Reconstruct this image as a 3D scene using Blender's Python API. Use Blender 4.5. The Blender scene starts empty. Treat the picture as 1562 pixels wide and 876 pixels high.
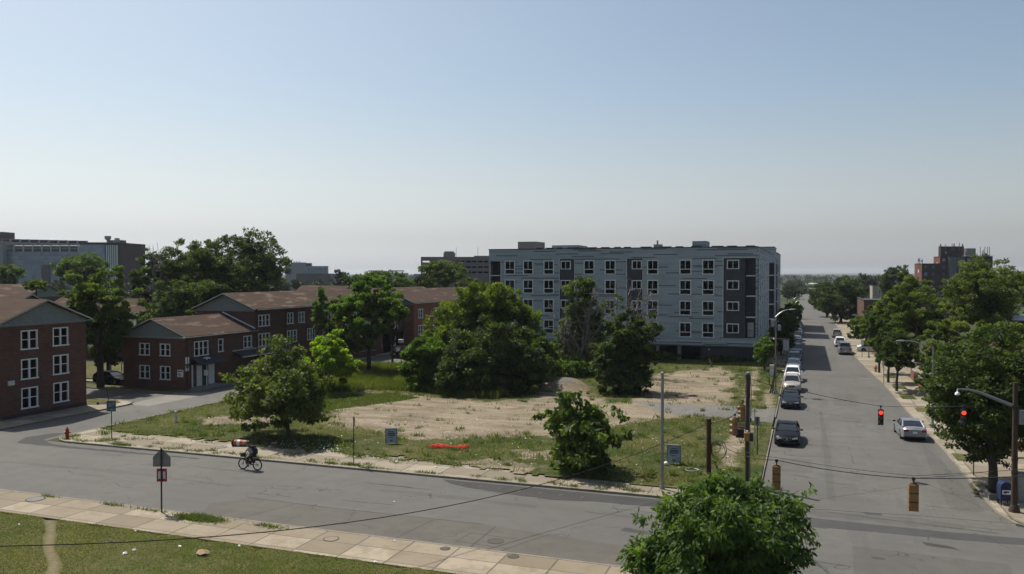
import bpy, bmesh, math, random
import numpy as np
from mathutils import Vector, Matrix, Quaternion
PI = math.pi
rad = math.radians
S = bpy.context.scene
COL = S.collection
random.seed(11)
RS = np.random.RandomState(5)

# ------------------------------------------------------------------ camera
CAM_H = 13.0
YAW, PITCH = rad(19.85), math.atan(20/1238)
cam_d = bpy.data.cameras.new('camera'); cam = bpy.data.objects.new('camera', cam_d); COL.objects.link(cam)
cam_d.sensor_width = 36; cam_d.lens = 1238/1562*36
cam_d.clip_start = .5; cam_d.clip_end = 30000
cam.location = (0, 0, CAM_H); cam.rotation_euler = (PI/2-PITCH, 0, YAW)
S.camera = cam
# ------------------------------------------------------------------ light
SUN_EL, SUN_DIR = rad(57), (-.887, .456)          # horizontal direction towards the sun
w = bpy.data.worlds.new('World'); S.world = w; w.use_nodes = True
nt = w.node_tree; nt.nodes.clear()
wo = nt.nodes.new('ShaderNodeOutputWorld'); bg = nt.nodes.new('ShaderNodeBackground'); sky = nt.nodes.new('ShaderNodeTexSky')
sky.sky_type = 'NISHITA'; sky.sun_disc = False; sky.sun_elevation = SUN_EL
sky.sun_rotation = math.atan2(SUN_DIR[0], SUN_DIR[1])
sky.altitude = 50; sky.air_density = 0.9; sky.dust_density = 2.3; sky.ozone_density = 0.5
bg.inputs[1].default_value = .106
wb = nt.nodes.new('ShaderNodeMix'); wb.data_type = 'RGBA'; wb.blend_type = 'MULTIPLY'; wb.inputs[0].default_value = 1; wb.inputs[7].default_value = (.97, 1.01, .96, 1)   # white balance of the sky
nt.links.new(sky.outputs[0], wb.inputs[6])
# summer haze above the city: the sky loses its colour towards the horizon
tc = nt.nodes.new('ShaderNodeTexCoord'); sx = nt.nodes.new('ShaderNodeSeparateXYZ'); nt.links.new(tc.outputs['Generated'], sx.inputs[0])
mr = nt.nodes.new('ShaderNodeMapRange'); mr.interpolation_type = 'SMOOTHSTEP'; nt.links.new(sx.outputs[2], mr.inputs[0])
mr.inputs[1].default_value = 0.0; mr.inputs[2].default_value = .24; mr.inputs[3].default_value = .9; mr.inputs[4].default_value = .12
bw = nt.nodes.new('ShaderNodeRGBToBW'); nt.links.new(wb.outputs[2], bw.inputs[0])
gt = nt.nodes.new('ShaderNodeMix'); gt.data_type = 'RGBA'; gt.blend_type = 'MULTIPLY'; gt.inputs[0].default_value = 1; gt.inputs[7].default_value = (1.0, 1.04, 1.075, 1); 
m2 = nt.nodes.new('ShaderNodeMapRange'); m2.interpolation_type = 'SMOOTHSTEP'; nt.links.new(sx.outputs[2], m2.inputs[0]); m2.inputs[1].default_value = 0.0; m2.inputs[2].default_value = .05; m2.inputs[3].default_value = 1.6; m2.inputs[4].default_value = 1.0
ml = nt.nodes.new('ShaderNodeMath'); ml.operation = 'MULTIPLY'; nt.links.new(bw.outputs[0], ml.inputs[0]); nt.links.new(m2.outputs[0], ml.inputs[1]); nt.links.new(ml.outputs[0], gt.inputs[6])
hz_ = nt.nodes.new('ShaderNodeMix'); hz_.data_type = 'RGBA'; nt.links.new(mr.outputs[0], hz_.inputs[0]); nt.links.new(wb.outputs[2], hz_.inputs[6]); nt.links.new(gt.outputs[2], hz_.inputs[7])
nt.links.new(hz_.outputs[2], bg.inputs[0]); nt.links.new(bg.outputs[0], wo.inputs[0])
sd = bpy.data.lights.new('sun', 'SUN'); sd.energy = 5.0; sd.angle = rad(.55); sd.color = (1, .95, .87)
sun = bpy.data.objects.new('sun', sd); COL.objects.link(sun)
to_sun = Vector((SUN_DIR[0]*math.cos(SUN_EL), SUN_DIR[1]*math.cos(SUN_EL), math.sin(SUN_EL)))
sun.rotation_euler = to_sun.to_track_quat('Z', 'Y').to_euler()
S.view_settings.view_transform = 'Standard'; S.view_settings.look = 'None'
S.view_settings.exposure = .25; S.view_settings.gamma = 1
S.render.engine = 'CYCLES'
S.cycles.max_bounces = 5; S.cycles.diffuse_bounces = 3; S.cycles.transparent_max_bounces = 6
S.cycles.volume_bounces = 0

# ------------------------------------------------------------------ surveying helpers (photo pixel -> point of the site)
F_, CX, CY = 1238, 781, 438
_fw = (-math.sin(YAW)*math.cos(PITCH), math.cos(YAW)*math.cos(PITCH), -math.sin(PITCH))
_rt = (math.cos(YAW), math.sin(YAW), 0)
_up = (_rt[1]*_fw[2], -_rt[0]*_fw[2], _rt[0]*_fw[1]-_rt[1]*_fw[0])
def ray(px, py): return [_fw[i]*F_+_rt[i]*(px-CX)-_up[i]*(py-CY) for i in range(3)]
def G(px, py, z=0):
    d = ray(px, py); t = (z-CAM_H)/d[2]; return d[0]*t, d[1]*t
def PXp(px, py, X):
    d = ray(px, py); t = X/d[0]; return d[1]*t, CAM_H+d[2]*t
def PYp(px, py, Y):
    d = ray(px, py); t = Y/d[1]; return d[0]*t, CAM_H+d[2]*t
def D(px, Z):
    k = (px-CX)/F_*Z; return (-math.sin(YAW)*Z+math.cos(YAW)*k, math.cos(YAW)*Z+math.sin(YAW)*k)
def ZH(py, Z): return CAM_H-(py-418)/F_*Z
def dep(x, y): return x*_fw[0]+y*_fw[1]

# ------------------------------------------------------------------ node helpers
class M:
    KG = 1.0
    def __init__(s, name, rough=.85, col=(.5, .5, .5), metal=0, spec=.3):
        s.m = bpy.data.materials.new(name); s.m.use_nodes = True; s.t = s.m.node_tree
        s.b = s.t.nodes['Principled BSDF']
        s.b.inputs['Roughness'].default_value = rough; s.b.inputs['Metallic'].default_value = metal
        s.b.inputs['Specular IOR Level'].default_value = spec
        s.b.inputs['Base Color'].default_value = (*col, 1)
        s._pos = None; s.K = M.KG
    def n(s, kind, **kw):
        x = s.t.nodes.new(kind)
        for k, v in kw.items():
            setattr(x, k, v)
        return x
    def put(s, sock, v):
        if isinstance(v, bpy.types.NodeSocket): s.t.links.new(v, sock)
        elif isinstance(v, tuple) and len(v) == 3 and sock.type == 'RGBA': sock.default_value = (*[q*s.K for q in v], 1)
        else: sock.default_value = v
    def pos(s):
        if s._pos is None: s._pos = s.n('ShaderNodeNewGeometry').outputs['Position']
        return s._pos
    def obj(s): return s.n('ShaderNodeTexCoord').outputs['Object']
    def scale(s, v, sc):
        x = s.n('ShaderNodeVectorMath', operation='MULTIPLY'); s.put(x.inputs[0], v); x.inputs[1].default_value = sc; return x.outputs[0]
    def noise(s, scale, detail=4, rough=.55, vec=None, dist=0):
        x = s.n('ShaderNodeTexNoise'); s.put(x.inputs['Vector'], vec or s.pos())
        x.inputs['Scale'].default_value = scale; x.inputs['Detail'].default_value = detail
        x.inputs['Roughness'].default_value = rough; x.inputs['Distortion'].default_value = dist; return x.outputs[0]
    def math(s, op, a, b=0., c=None, clamp=False):
        x = s.n('ShaderNodeMath', operation=op, use_clamp=clamp); s.put(x.inputs[0], a); s.put(x.inputs[1], b)
        if c is not None: s.put(x.inputs[2], c)
        return x.outputs[0]
    def ramp(s, f, stops):
        x = s.n('ShaderNodeValToRGB'); s.put(x.inputs[0], f); cr = x.color_ramp
        while len(cr.elements) < len(stops): cr.elements.new(.5)
        for e, (p, c) in zip(cr.elements, stops):
            e.position = p; e.color = (*c, 1) if isinstance(c, tuple) else (c, c, c, 1)
        return x.outputs[0]
    def step(s, f, a, b): # smooth 0..1 between a and b
        x = s.n('ShaderNodeMapRange'); s.put(x.inputs[0], f); x.inputs[1].default_value = a; x.inputs[2].default_value = b
        return x.outputs[0]
    def mix(s, f, a, b, mode='MIX'):
        x = s.n('ShaderNodeMix', data_type='RGBA', blend_type=mode); s.put(x.inputs[0], f)
        s.put(x.inputs[6], a); s.put(x.inputs[7], b); return x.outputs[2]
    def attr(s, name):
        return s.n('ShaderNodeAttribute', attribute_name=name).outputs['Fac']
    def col(s, c): s.put(s.b.inputs['Base Color'], c); return s
    def bump(s, h, strength=.3, dist=.02):
        x = s.n('ShaderNodeBump'); s.put(x.inputs['Height'], h); x.inputs['Strength'].default_value = strength; x.inputs['Distance'].default_value = dist
        s.put(s.b.inputs['Normal'], x.outputs[0]); return s
    def xyz(s, v=None):
        x = s.n('ShaderNodeSeparateXYZ'); s.put(x.inputs[0], v or s.pos()); return x.outputs
    def vec(s, a, b, c):
        x = s.n('ShaderNodeCombineXYZ'); s.put(x.inputs[0], a); s.put(x.inputs[1], b); s.put(x.inputs[2], c); return x.outputs[0]

def plain(name, c, rough=.6, metal=0, spec=.4, var=.12, sc=3.):
    m = M(name, rough, c, metal, spec)
    f = m.noise(sc, 5, .6)
    m.col(m.mix(m.step(f, .35, .65), tuple(x*(1-var) for x in c), tuple(min(1, x*(1+var)) for x in c)))
    return m.m

MAT = {}
def make_materials():
    M.KG = .66
    # asphalt
    def asphalt(name, base, patch):
        m = M(name, .9)
        big = m.noise(.11, 3, .5); mid = m.noise(.9, 5, .65); fine = m.noise(14, 4, .7)
        # wear running along the roads
        st = m.noise(1, 4, .6, vec=m.scale(m.pos(), (.05, .7, 1)))
        c = m.mix(m.step(big, .35, .68), tuple(x*.86 for x in base), tuple(x*1.14 for x in base))
        c = m.mix(m.math('MULTIPLY', m.step(mid, .45, .62), .55), c, patch)
        blot = m.noise(.28, 6, .75); c = m.mix(m.math('MULTIPLY', m.step(blot, .54, .6), .4), c, patch)
        c = m.mix(m.math('MULTIPLY', m.step(m.noise(1, 5, .7, vec=m.scale(m.pos(), (.8, .035, 1))), .52, .64), m.step(m.xyz()[0], -12., 0.)), c, tuple(x*.84 for x in base))
        c = m.mix(m.math('MULTIPLY', m.step(st, .45, .7), .25), c, tuple(x*1.25 for x in base))
        c = m.mix(m.math('MULTIPLY', m.step(fine, .3, .7), .3), c, tuple(x*.72 for x in base))
        # fine cracks
        v = m.n('ShaderNodeTexVoronoi', feature='DISTANCE_TO_EDGE')
        wv = m.n('ShaderNodeVectorMath', operation='ADD')
        m.put(wv.inputs[0], m.pos()); nz = m.n('ShaderNodeTexNoise'); m.put(nz.inputs['Vector'], m.pos()); nz.inputs['Scale'].default_value = .8
        sc = m.n('ShaderNodeVectorMath', operation='SCALE'); m.put(sc.inputs[0], nz.outputs[1]); sc.inputs[3].default_value = 2.2
        m.put(wv.inputs[1], sc.outputs[0]); m.put(v.inputs['Vector'], wv.outputs[0]); v.inputs['Scale'].default_value = .16
        crack = m.math('MULTIPLY', m.math('LESS_THAN', v.outputs[0], .0055), m.step(m.noise(.25, 2), .47, .56))
        c = m.mix(m.math('MULTIPLY', crack, .6), c, (.045, .043, .04))
        m.col(c).bump(fine, .25, .01); return m.m
    MAT['asphalt'] = asphalt('asphalt', (.155, .148, .135), (.122, .116, .104))
    MAT['concrete_lane'] = asphalt('concrete_lane', (.142, .13, .11), (.105, .097, .08))
    MAT['asphalt_worn'] = asphalt('worn_asphalt', (.135, .128, .115), (.105, .1, .09))
    MAT['dark_asphalt'] = asphalt('dark_asphalt', (.085, .083, .082), (.062, .06, .06))
    MAT['damp'] = asphalt('damp_asphalt', (.068, .065, .06), (.045, .043, .04))
    MAT['apron'] = asphalt('apron', (.27, .25, .22), (.2, .185, .165))
    def walk(name, base, sx, sy, ox=0., oy=0.):
        m = M(name, .9)
        p = m.xyz()
        gx = m.math('ABSOLUTE', m.math('SUBTRACT', m.math('FRACT', m.math('MULTIPLY', m.math('ADD', p[0], ox+500), 1/sx)), .5))
        gy = m.math('ABSOLUTE', m.math('SUBTRACT', m.math('FRACT', m.math('MULTIPLY', m.math('ADD', p[1], oy+500), 1/sy)), .5))
        j = m.math('MAXIMUM', m.math('GREATER_THAN', gx, .5-.04/sx), m.math('GREATER_THAN', gy, .5-.03/sy))
        wn = m.n('ShaderNodeTexWhiteNoise')
        fx = m.math('FLOOR', m.math('MULTIPLY', m.math('ADD', p[0], ox+500+sx*.0), 1/sx)); fy = m.math('FLOOR', m.math('MULTIPLY', m.math('ADD', p[1], oy+500), 1/sy))
        m.put(wn.inputs['Vector'], m.vec(fx, fy, 0.))
        c = m.mix(wn.outputs[0], (base[0]*.62, base[1]*.6, base[2]*.56), tuple(x*1.14 for x in base))
        c = m.mix(m.math('MULTIPLY', m.step(m.noise(.7, 6, .8), .46, .62), .6), c, (base[0]*.58, base[1]*.54, base[2]*.47))
        c = m.mix(m.math('MULTIPLY', m.step(m.noise(9, 4, .7), .4, .7), .25), c, tuple(x*.7 for x in base))
        grow = m.step(m.noise(.9, 4, .7), .52, .6)
        jc = m.mix(grow, (.1, .09, .075), (.055, .075, .025))
        c = m.mix(m.math('MULTIPLY', j, .8), c, jc)
        m.col(c).bump(m.noise(20, 3), .2, .01); return m.m
    MAT['sidewalk'] = walk('sidewalk_concrete', (.4, .335, .245), 2.4, 1.5, 0, .4)
    MAT['sidewalk_pale'] = walk('sidewalk_pale_concrete', (.4, .345, .262), 2.7, 1.75, 0, .15)
    m = M('kerb_concrete', .9); m.col(m.mix(m.step(m.noise(1.4, 5, .7), .3, .7), (.2, .175, .14), (.34, .3, .24))); MAT['kerb'] = m.m
    # lawn
    m = M('lawn_grass', .95, spec=.1)
    a = m.noise(.13, 4, .6); b = m.noise(1.1, 5, .7); f = m.noise(8, 4, .75)
    c = m.mix(m.step(a, .38, .62), (.075, .105, .022), (.19, .165, .07))
    c = m.mix(m.math('MULTIPLY', m.step(b, .45, .62), .7), c, (.22, .18, .095))
    c = m.mix(m.math('MULTIPLY', m.step(f, .3, .7), .5), c, (.03, .045, .012))
    dw = m.attr('dirt'); c = m.mix(m.step(m.math('ADD', dw, m.math('MULTIPLY', m.math('SUBTRACT', m.noise(3.5, 6, .85), .5), 1.3)), .3, .85), c, (.27, .215, .135))
    m.col(c).bump(f, .9, .06); MAT['lawn'] = m.m
    # vacant lot: grass / dry grass / bare earth / gravel by attribute
    m = M('lot_earth', .97, spec=.08)
    a = m.noise(.16, 5, .65); b = m.noise(.9, 6, .72); f = m.noise(7, 4, .75); s2 = m.noise(1, 5, .7, vec=m.scale(m.pos(), (.16, .75, 1)))
    g = m.mix(m.step(a, .4, .6), (.052, .078, .02), (.14, .13, .046))
    g = m.mix(m.math('MULTIPLY', m.step(b, .5, .68), .75), g, (.24, .2, .11))
    g = m.mix(m.math('MULTIPLY', m.step(f, .35, .65), .45), g, (.04, .052, .016))
    e = m.mix(m.step(s2, .36, .64), (.225, .175, .118), (.42, .345, .25))
    e = m.mix(m.math('MULTIPLY', m.step(a, .5, .72), .6), e, (.145, .12, .083))
    e = m.mix(m.math('MULTIPLY', m.step(m.noise(2.6, 6, .8), .5, .72), .55), e, (.1, .092, .05))
    e = m.mix(m.math('MULTIPLY', m.step(f, .52, .7), .6), e, (.52, .47, .4))
    e = m.mix(m.math('MULTIPLY', m.step(m.noise(4.5, 5, .85), .5, .62), .5), e, (.16, .135, .1))
    gp = m.math('MULTIPLY', m.step(m.noise(.42, 6, .8), .53, .6), m.step(m.noise(2.2, 5, .8), .44, .56))
    e = m.mix(m.math('MULTIPLY', gp, .75), e, (.13, .125, .05))
    gr = m.mix(m.step(m.noise(11, 3, .8), .4, .62), (.12, .12, .115), (.32, .31, .3))
    k = m.math('ADD', m.math('ADD', m.attr('dirt'), m.math('MULTIPLY', m.math('SUBTRACT', m.noise(.55, 6, .75), .5), 1.5)), m.math('MULTIPLY', m.math('SUBTRACT', m.noise(2.6, 5, .8), .5), .9))
    c = m.mix(m.step(k, .44, .58), g, e)
    k2 = m.math('ADD', m.attr('gravel'), m.math('MULTIPLY', m.math('SUBTRACT', b, .5), .7))
    c = m.mix(m.math('MULTIPLY', m.step(k2, .4, .7), .8), c, gr)
    # scattered pale specks of litter and stone
    v = m.n('ShaderNodeTexVoronoi'); m.put(v.inputs['Vector'], m.pos()); v.inputs['Scale'].default_value = 1.3
    wn = m.xyz(v.outputs['Color'])
    sp = m.math('MULTIPLY', m.math('LESS_THAN', v.outputs['Distance'], .11), m.math('GREATER_THAN', wn[0], .6))
    c = m.mix(m.math('MULTIPLY', sp, .7), c, (.45, .42, .36))
    m.col(c).bump(m.math('ADD', f, b), .9, .07); MAT['lot'] = m.m
    # general ground
    m = M('ground_mottle', .95, spec=.1)
    a = m.noise(.02, 5, .6); b = m.noise(.3, 4, .6)
    c = m.mix(m.step(a, .42, .58), (.05, .07, .022), (.08, .085, .05)); c = m.mix(m.math('MULTIPLY', m.step(b, .5, .62), .6), c, (.06, .075, .03))
    m.col(c); MAT['ground'] = m.m
    # brick
    def brick(name, c1, c2, mort):
        m = M(name, .9, spec=.15)
        p = m.xyz(); u = m.math('ADD', p[0], p[1])
        v = m.vec(u, p[2], 0.)
        bt = m.n('ShaderNodeTexBrick'); m.put(bt.inputs['Vector'], v)
        m.put(bt.inputs['Color1'], c1); m.put(bt.inputs['Color2'], c2); m.put(bt.inputs['Mortar'], mort)
        bt.inputs['Scale'].default_value = 1; bt.inputs['Brick Width'].default_value = .42; bt.inputs['Row Height'].default_value = .15; bt.inputs['Mortar Size'].default_value = .014
        bt.inputs['Bias'].default_value = -.2
        st = m.noise(.5, 5, .65); c = m.mix(m.math('MULTIPLY', m.step(st, .4, .72), .45), bt.outputs[0], tuple(x*.6 for x in c1))
        c = m.mix(m.math('MULTIPLY', m.step(m.noise(1, 4, .6, vec=m.scale(m.pos(), (1, 1, 7))), .45, .7), .3), c, tuple(x*1.25 for x in c2))
        m.col(c).bump(bt.outputs[1], -.3, .01); return m.m
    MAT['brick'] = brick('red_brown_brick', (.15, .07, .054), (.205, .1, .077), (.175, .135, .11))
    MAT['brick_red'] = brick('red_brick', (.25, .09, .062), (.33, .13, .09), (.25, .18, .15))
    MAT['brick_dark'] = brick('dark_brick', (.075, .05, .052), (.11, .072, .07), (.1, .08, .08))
    MAT['brick_brown'] = brick('brown_brick', (.16, .085, .06), (.2, .11, .075), (.16, .13, .11))
    # shingles
    m = M('brown_shingles', .95, spec=.1); p = m.xyz()
    rows = m.math('FRACT', m.math('MULTIPLY', p[2], 7.))
    blot = m.noise(1, 5, .62, vec=m.scale(m.pos(), (.28, .28, 2.6))); f = m.noise(6, 4, .7)
    c = m.mix(m.step(f, .3, .7), (.068, .046, .034), (.115, .077, .055))
    c = m.mix(m.math('MULTIPLY', m.step(blot, .57, .61), .7), c, (.24, .17, .125))
    c = m.mix(m.math('MULTIPLY', m.step(blot, .45, .38), .6), c, (.065, .045, .035))
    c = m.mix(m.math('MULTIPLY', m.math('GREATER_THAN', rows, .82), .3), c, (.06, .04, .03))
    m.col(c); MAT['shingle'] = m.m
    m = M('grey_shingles', .95, spec=.1); p = m.xyz(); rows = m.math('FRACT', m.math('MULTIPLY', p[2], 7.))
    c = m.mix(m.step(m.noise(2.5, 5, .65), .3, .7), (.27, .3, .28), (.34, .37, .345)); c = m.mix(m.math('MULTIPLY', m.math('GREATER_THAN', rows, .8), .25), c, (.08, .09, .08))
    m.col(c); MAT['shingle_grey'] = m.m
    # lap siding with random dark boards
    m = M('grey_lap_siding', .7, spec=.3); p = m.xyz(); u = m.math('ADD', p[0], m.math('MULTIPLY', p[1], 1.))
    r = m.math('MULTIPLY', p[2], 1/.21); ri = m.math('FLOOR', r); rf = m.math('FRACT', r)
    wn = m.n('ShaderNodeTexWhiteNoise', noise_dimensions='1D'); m.put(wn.inputs['W'], ri)
    uu = m.math('MULTIPLY', m.math('ADD', u, m.math('MULTIPLY', wn.outputs[0], 37.)), 1/3.6); ui = m.math('FLOOR', uu)
    wn2 = m.n('ShaderNodeTexWhiteNoise', noise_dimensions='2D'); m.put(wn2.inputs['Vector'], m.vec(ui, ri, 0.))
    dk = m.math('MULTIPLY', m.math('LESS_THAN', wn2.outputs[0], .19), m.math('GREATER_THAN', rf, .42))
    tone = m.mix(wn2.outputs[0], (.4, .455, .485), (.51, .57, .6))
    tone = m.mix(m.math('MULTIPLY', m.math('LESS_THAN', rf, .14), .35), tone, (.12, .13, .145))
    tone = m.mix(m.math('MULTIPLY', m.step(m.noise(.3, 4), .4, .7), .2), tone, (.22, .24, .26))
    m.col(m.mix(dk, tone, (.155, .175, .195))); MAT['siding'] = m.m
    m = M('charcoal_siding', .7, spec=.3); p = m.xyz(); rf = m.math('FRACT', m.math('MULTIPLY', p[2], 4.))
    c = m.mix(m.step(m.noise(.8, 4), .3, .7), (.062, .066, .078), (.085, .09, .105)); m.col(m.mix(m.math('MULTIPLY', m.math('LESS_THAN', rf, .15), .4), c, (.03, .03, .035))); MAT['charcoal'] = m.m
    # glass
    m = M('window_glass', .08, (.03, .035, .04), 0, .8); n1 = m.noise(.7, 2, .5, vec=m.pos())
    m.col(m.mix(m.step(n1, .45, .55), (.02, .024, .028), (.075, .08, .08))); MAT['glass'] = m.m
    m = M('car_glass', .06, (.012, .016, .02), 0, .6); MAT['car_glass'] = m.m
    m = M('curtain_glass', .15, (.1, .16, .22), 0, .7); p = m.xyz()
    u = m.math('ADD', p[0], p[1]); wn = m.n('ShaderNodeTexWhiteNoise', noise_dimensions='2D')
    m.put(wn.inputs['Vector'], m.vec(m.math('FLOOR', m.math('MULTIPLY', u, .35)), m.math('FLOOR', m.math('MULTIPLY', p[2], .4)), 0.))
    m.col(m.mix(wn.outputs[0], (.17, .26, .37), (.28, .38, .5))); MAT['curtain'] = m.m
    M.KG = .8
    for nm, c, ro, me in [('white_trim', (.62, .63, .62), .5, 0), ('white_paint', (.72, .72, .7), .4, 0), ('pale_trim', (.5, .51, .5), .6, 0), ('grey_metal', (.33, .34, .34), .45, .5),
                          ('dark_metal', (.045, .042, .04), .6, .2), ('galvanised', (.36, .37, .37), .4, .7), ('rust_brown', (.085, .038, .026), .8, .1),
                          ('signal_yellow', (.26, .14, .05), .55, 0), ('signal_black', (.015, .015, .015), .6, 0), ('rubber', (.018, .018, .018), .9, 0),
                          ('wood_pole', (.075, .05, .034), .95, 0), ('bark', (.07, .055, .042), .95, 0), ('pale_bark', (.23, .205, .18), .95, 0), ('dead_wood', (.27, .235, .205), .95, 0),
                          ('concrete', (.3, .285, .26), .9, 0), ('grey_concrete', (.2, .195, .19), .9, 0), ('dark_opening', (.012, .012, .014), .9, 0), ('coping', (.06, .065, .07), .6, .2), ('garage_concrete', (.25, .225, .22), .9, 0),
                          ('hydrant_red', (.36, .035, .022), .5, 0), ('hydrant_orange', (.5, .2, .04), .5, 0), ('sign_green', (.02, .13, .07), .5, 0), ('sign_white', (.7, .7, .68), .5, 0),
                          ('sign_blue', (.03, .06, .14), .5, 0), ('board_blue', (.3, .34, .38), .6, 0), ('board_text', (.09, .12, .17), .7, 0), ('board_frame', (.25, .27, .28), .6, 0), ('sign_back', (.2, .2, .19), .6, .3),
                          ('sign_maroon', (.27, .03, .05), .5, 0), ('orange', (.5, .09, .03), .7, 0), ('net_orange', (.85, .09, .03), .7, 0), ('mail_blue', (.015, .03, .1), .45, 0), ('litter_white', (.75, .75, .72), .8, 0),
                          ('cardboard', (.42, .28, .17), .9, 0), ('chrome', (.6, .6, .6), .15, 1), ('headlight', (.75, .78, .8), .1, 0), ('taillight', (.3, .01, .012), .2, 0), ('plate', (.7, .7, .66), .5, 0),
                          ('skin', (.2, .105, .065), .6, 0), ('shirt', (.42, .44, .47), .9, 0), ('trousers', (.03, .035, .05), .9, 0), ('black_cloth', (.016, .016, .02), .85, 0), ('helmet', (.05, .05, .05), .4, 0),
                          ('roof_white', (.6, .61, .62), .7, 0), ('roof_dark', (.06, .06, .065), .9, 0), ('wood_plank', (.36, .2, .085), .8, 0), ('beige_wall', (.38, .34, .29), .9, 0), ('white_wall', (.7, .7, .7), .8, 0), ('far_grey', (.33, .35, .37), .8, 0),
                          ('louver', (.1, .11, .12), .6, .2), ('dark_glazing', (.11, .135, .145), .4, 0), ('manhole', (.09, .075, .06), .7, .4), ('rubble', (.33, .29, .24), .95, 0), ('joint', (.06, .055, .05), .9, 0)]:
        M.KG = 1.0 if ('white' in nm or 'pale' in nm or 'sign' in nm or nm in ('plate', 'headlight', 'board_blue')) else .72
        MAT[nm] = plain(nm, c, ro, me)
    M.KG = 1.0
    m = M('red_lens_lit', .4, (.8, .02, .01)); m.b.inputs['Emission Color'].default_value = (1, .05, .02, 1); m.b.inputs['Emission Strength'].default_value = 1.6; MAT['red_lit'] = m.m
    MAT['amber_off'] = plain('amber_lens', (.16, .1, .03), .3); MAT['green_off'] = plain('green_lens', (.03, .08, .07), .3); MAT['red_off'] = plain('red_lens', (.12, .015, .01), .3)
    for nm, c, me in [('black', (.008, .009, .012), .0), ('navy', (.016, .02, .03), .0), ('silver', (.27, .28, .3), .5), ('white', (.72, .72, .72), 0), ('blue', (.03, .07, .13), .3), ('bluegrey', (.09, .13, .17), .4), ('grey', (.16, .17, .18), .5), ('champagne', (.42, .4, .36), .5), ('maroon', (.12, .015, .02), .3)]:
        m = M('car_paint_'+nm, .32, c, me, .2); m.b.inputs['Coat Weight'].default_value = 0 if nm in ('black', 'navy') else .12; m.b.inputs['Specular IOR Level'].default_value = .1 if nm in ('black', 'navy') else .25; m.b.inputs['Coat Roughness'].default_value = .08
        f = m.noise(5, 3); m.col(m.mix(m.step(f, .3, .7), tuple(x*.9 for x in c), tuple(min(1, x*1.06) for x in c))); MAT['paint_'+nm] = m.m
def leaf_mat(name, dark, mid, light, trans=.3):
    m = M(name, .6, mid, spec=.25)
    a = m.attr('tone'); f = m.noise(.8, 3)
    t = m.math('ADD', m.math('MULTIPLY', a, .8), m.math('MULTIPLY', f, .2))
    c = m.ramp(t, [(.12, dark), (.5, mid), (.9, light)])
    m.col(c)
    tr = m.n('ShaderNodeBsdfTranslucent'); m.put(tr.inputs[0], m.mix(1., c, (1.6, 1.75, .5), 'MULTIPLY'))
    ms = m.n('ShaderNodeMixShader'); ms.inputs[0].default_value = trans
    m.put(ms.inputs[1], m.b.outputs[0]); m.put(ms.inputs[2], tr.outputs[0])
    m.put(m.t.nodes['Material Output'].inputs[0], ms.outputs[0])
    MAT[name] = m.m
make_materials(); M.KG = 1.0
leaf_mat('leaf_mid', (0.035, 0.061, 0.014), (0.064, 0.099, 0.023), (0.117, 0.158, 0.041), .42)
leaf_mat('leaf_dark', (0.026, 0.042, 0.013), (0.047, 0.073, 0.019), (0.082, 0.111, 0.030), .36)
leaf_mat('leaf_lime', (.1, .16, .014), (.17, .25, .02), (.26, .33, .035), .55)
leaf_mat('leaf_lime_dull', (.038, .06, .014), (.08, .118, .024), (.16, .195, .038), .45)
leaf_mat('leaf_fresh', (0.041, 0.080, 0.013), (0.076, 0.129, 0.022), (0.129, 0.193, 0.039), .46)
leaf_mat('leaf_front', (0.033, 0.066, 0.014), (0.064, 0.108, 0.023), (0.117, 0.175, 0.040), .4)
leaf_mat('leaf_olive', (0.044, 0.064, 0.018), (0.082, 0.108, 0.029), (0.140, 0.164, 0.047), .42)
leaf_mat('grass_blade', (0.043, 0.074, 0.016), (0.095, 0.121, 0.032), (0.213, 0.190, 0.078), .4)
leaf_mat('grass_tall', (.05, .075, .02), (.095, .12, .034), (.19, .18, .08), .4)
leaf_mat('leaf_far', (.022, .036, .018), (.035, .054, .024), (.055, .075, .03), .2)

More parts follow.
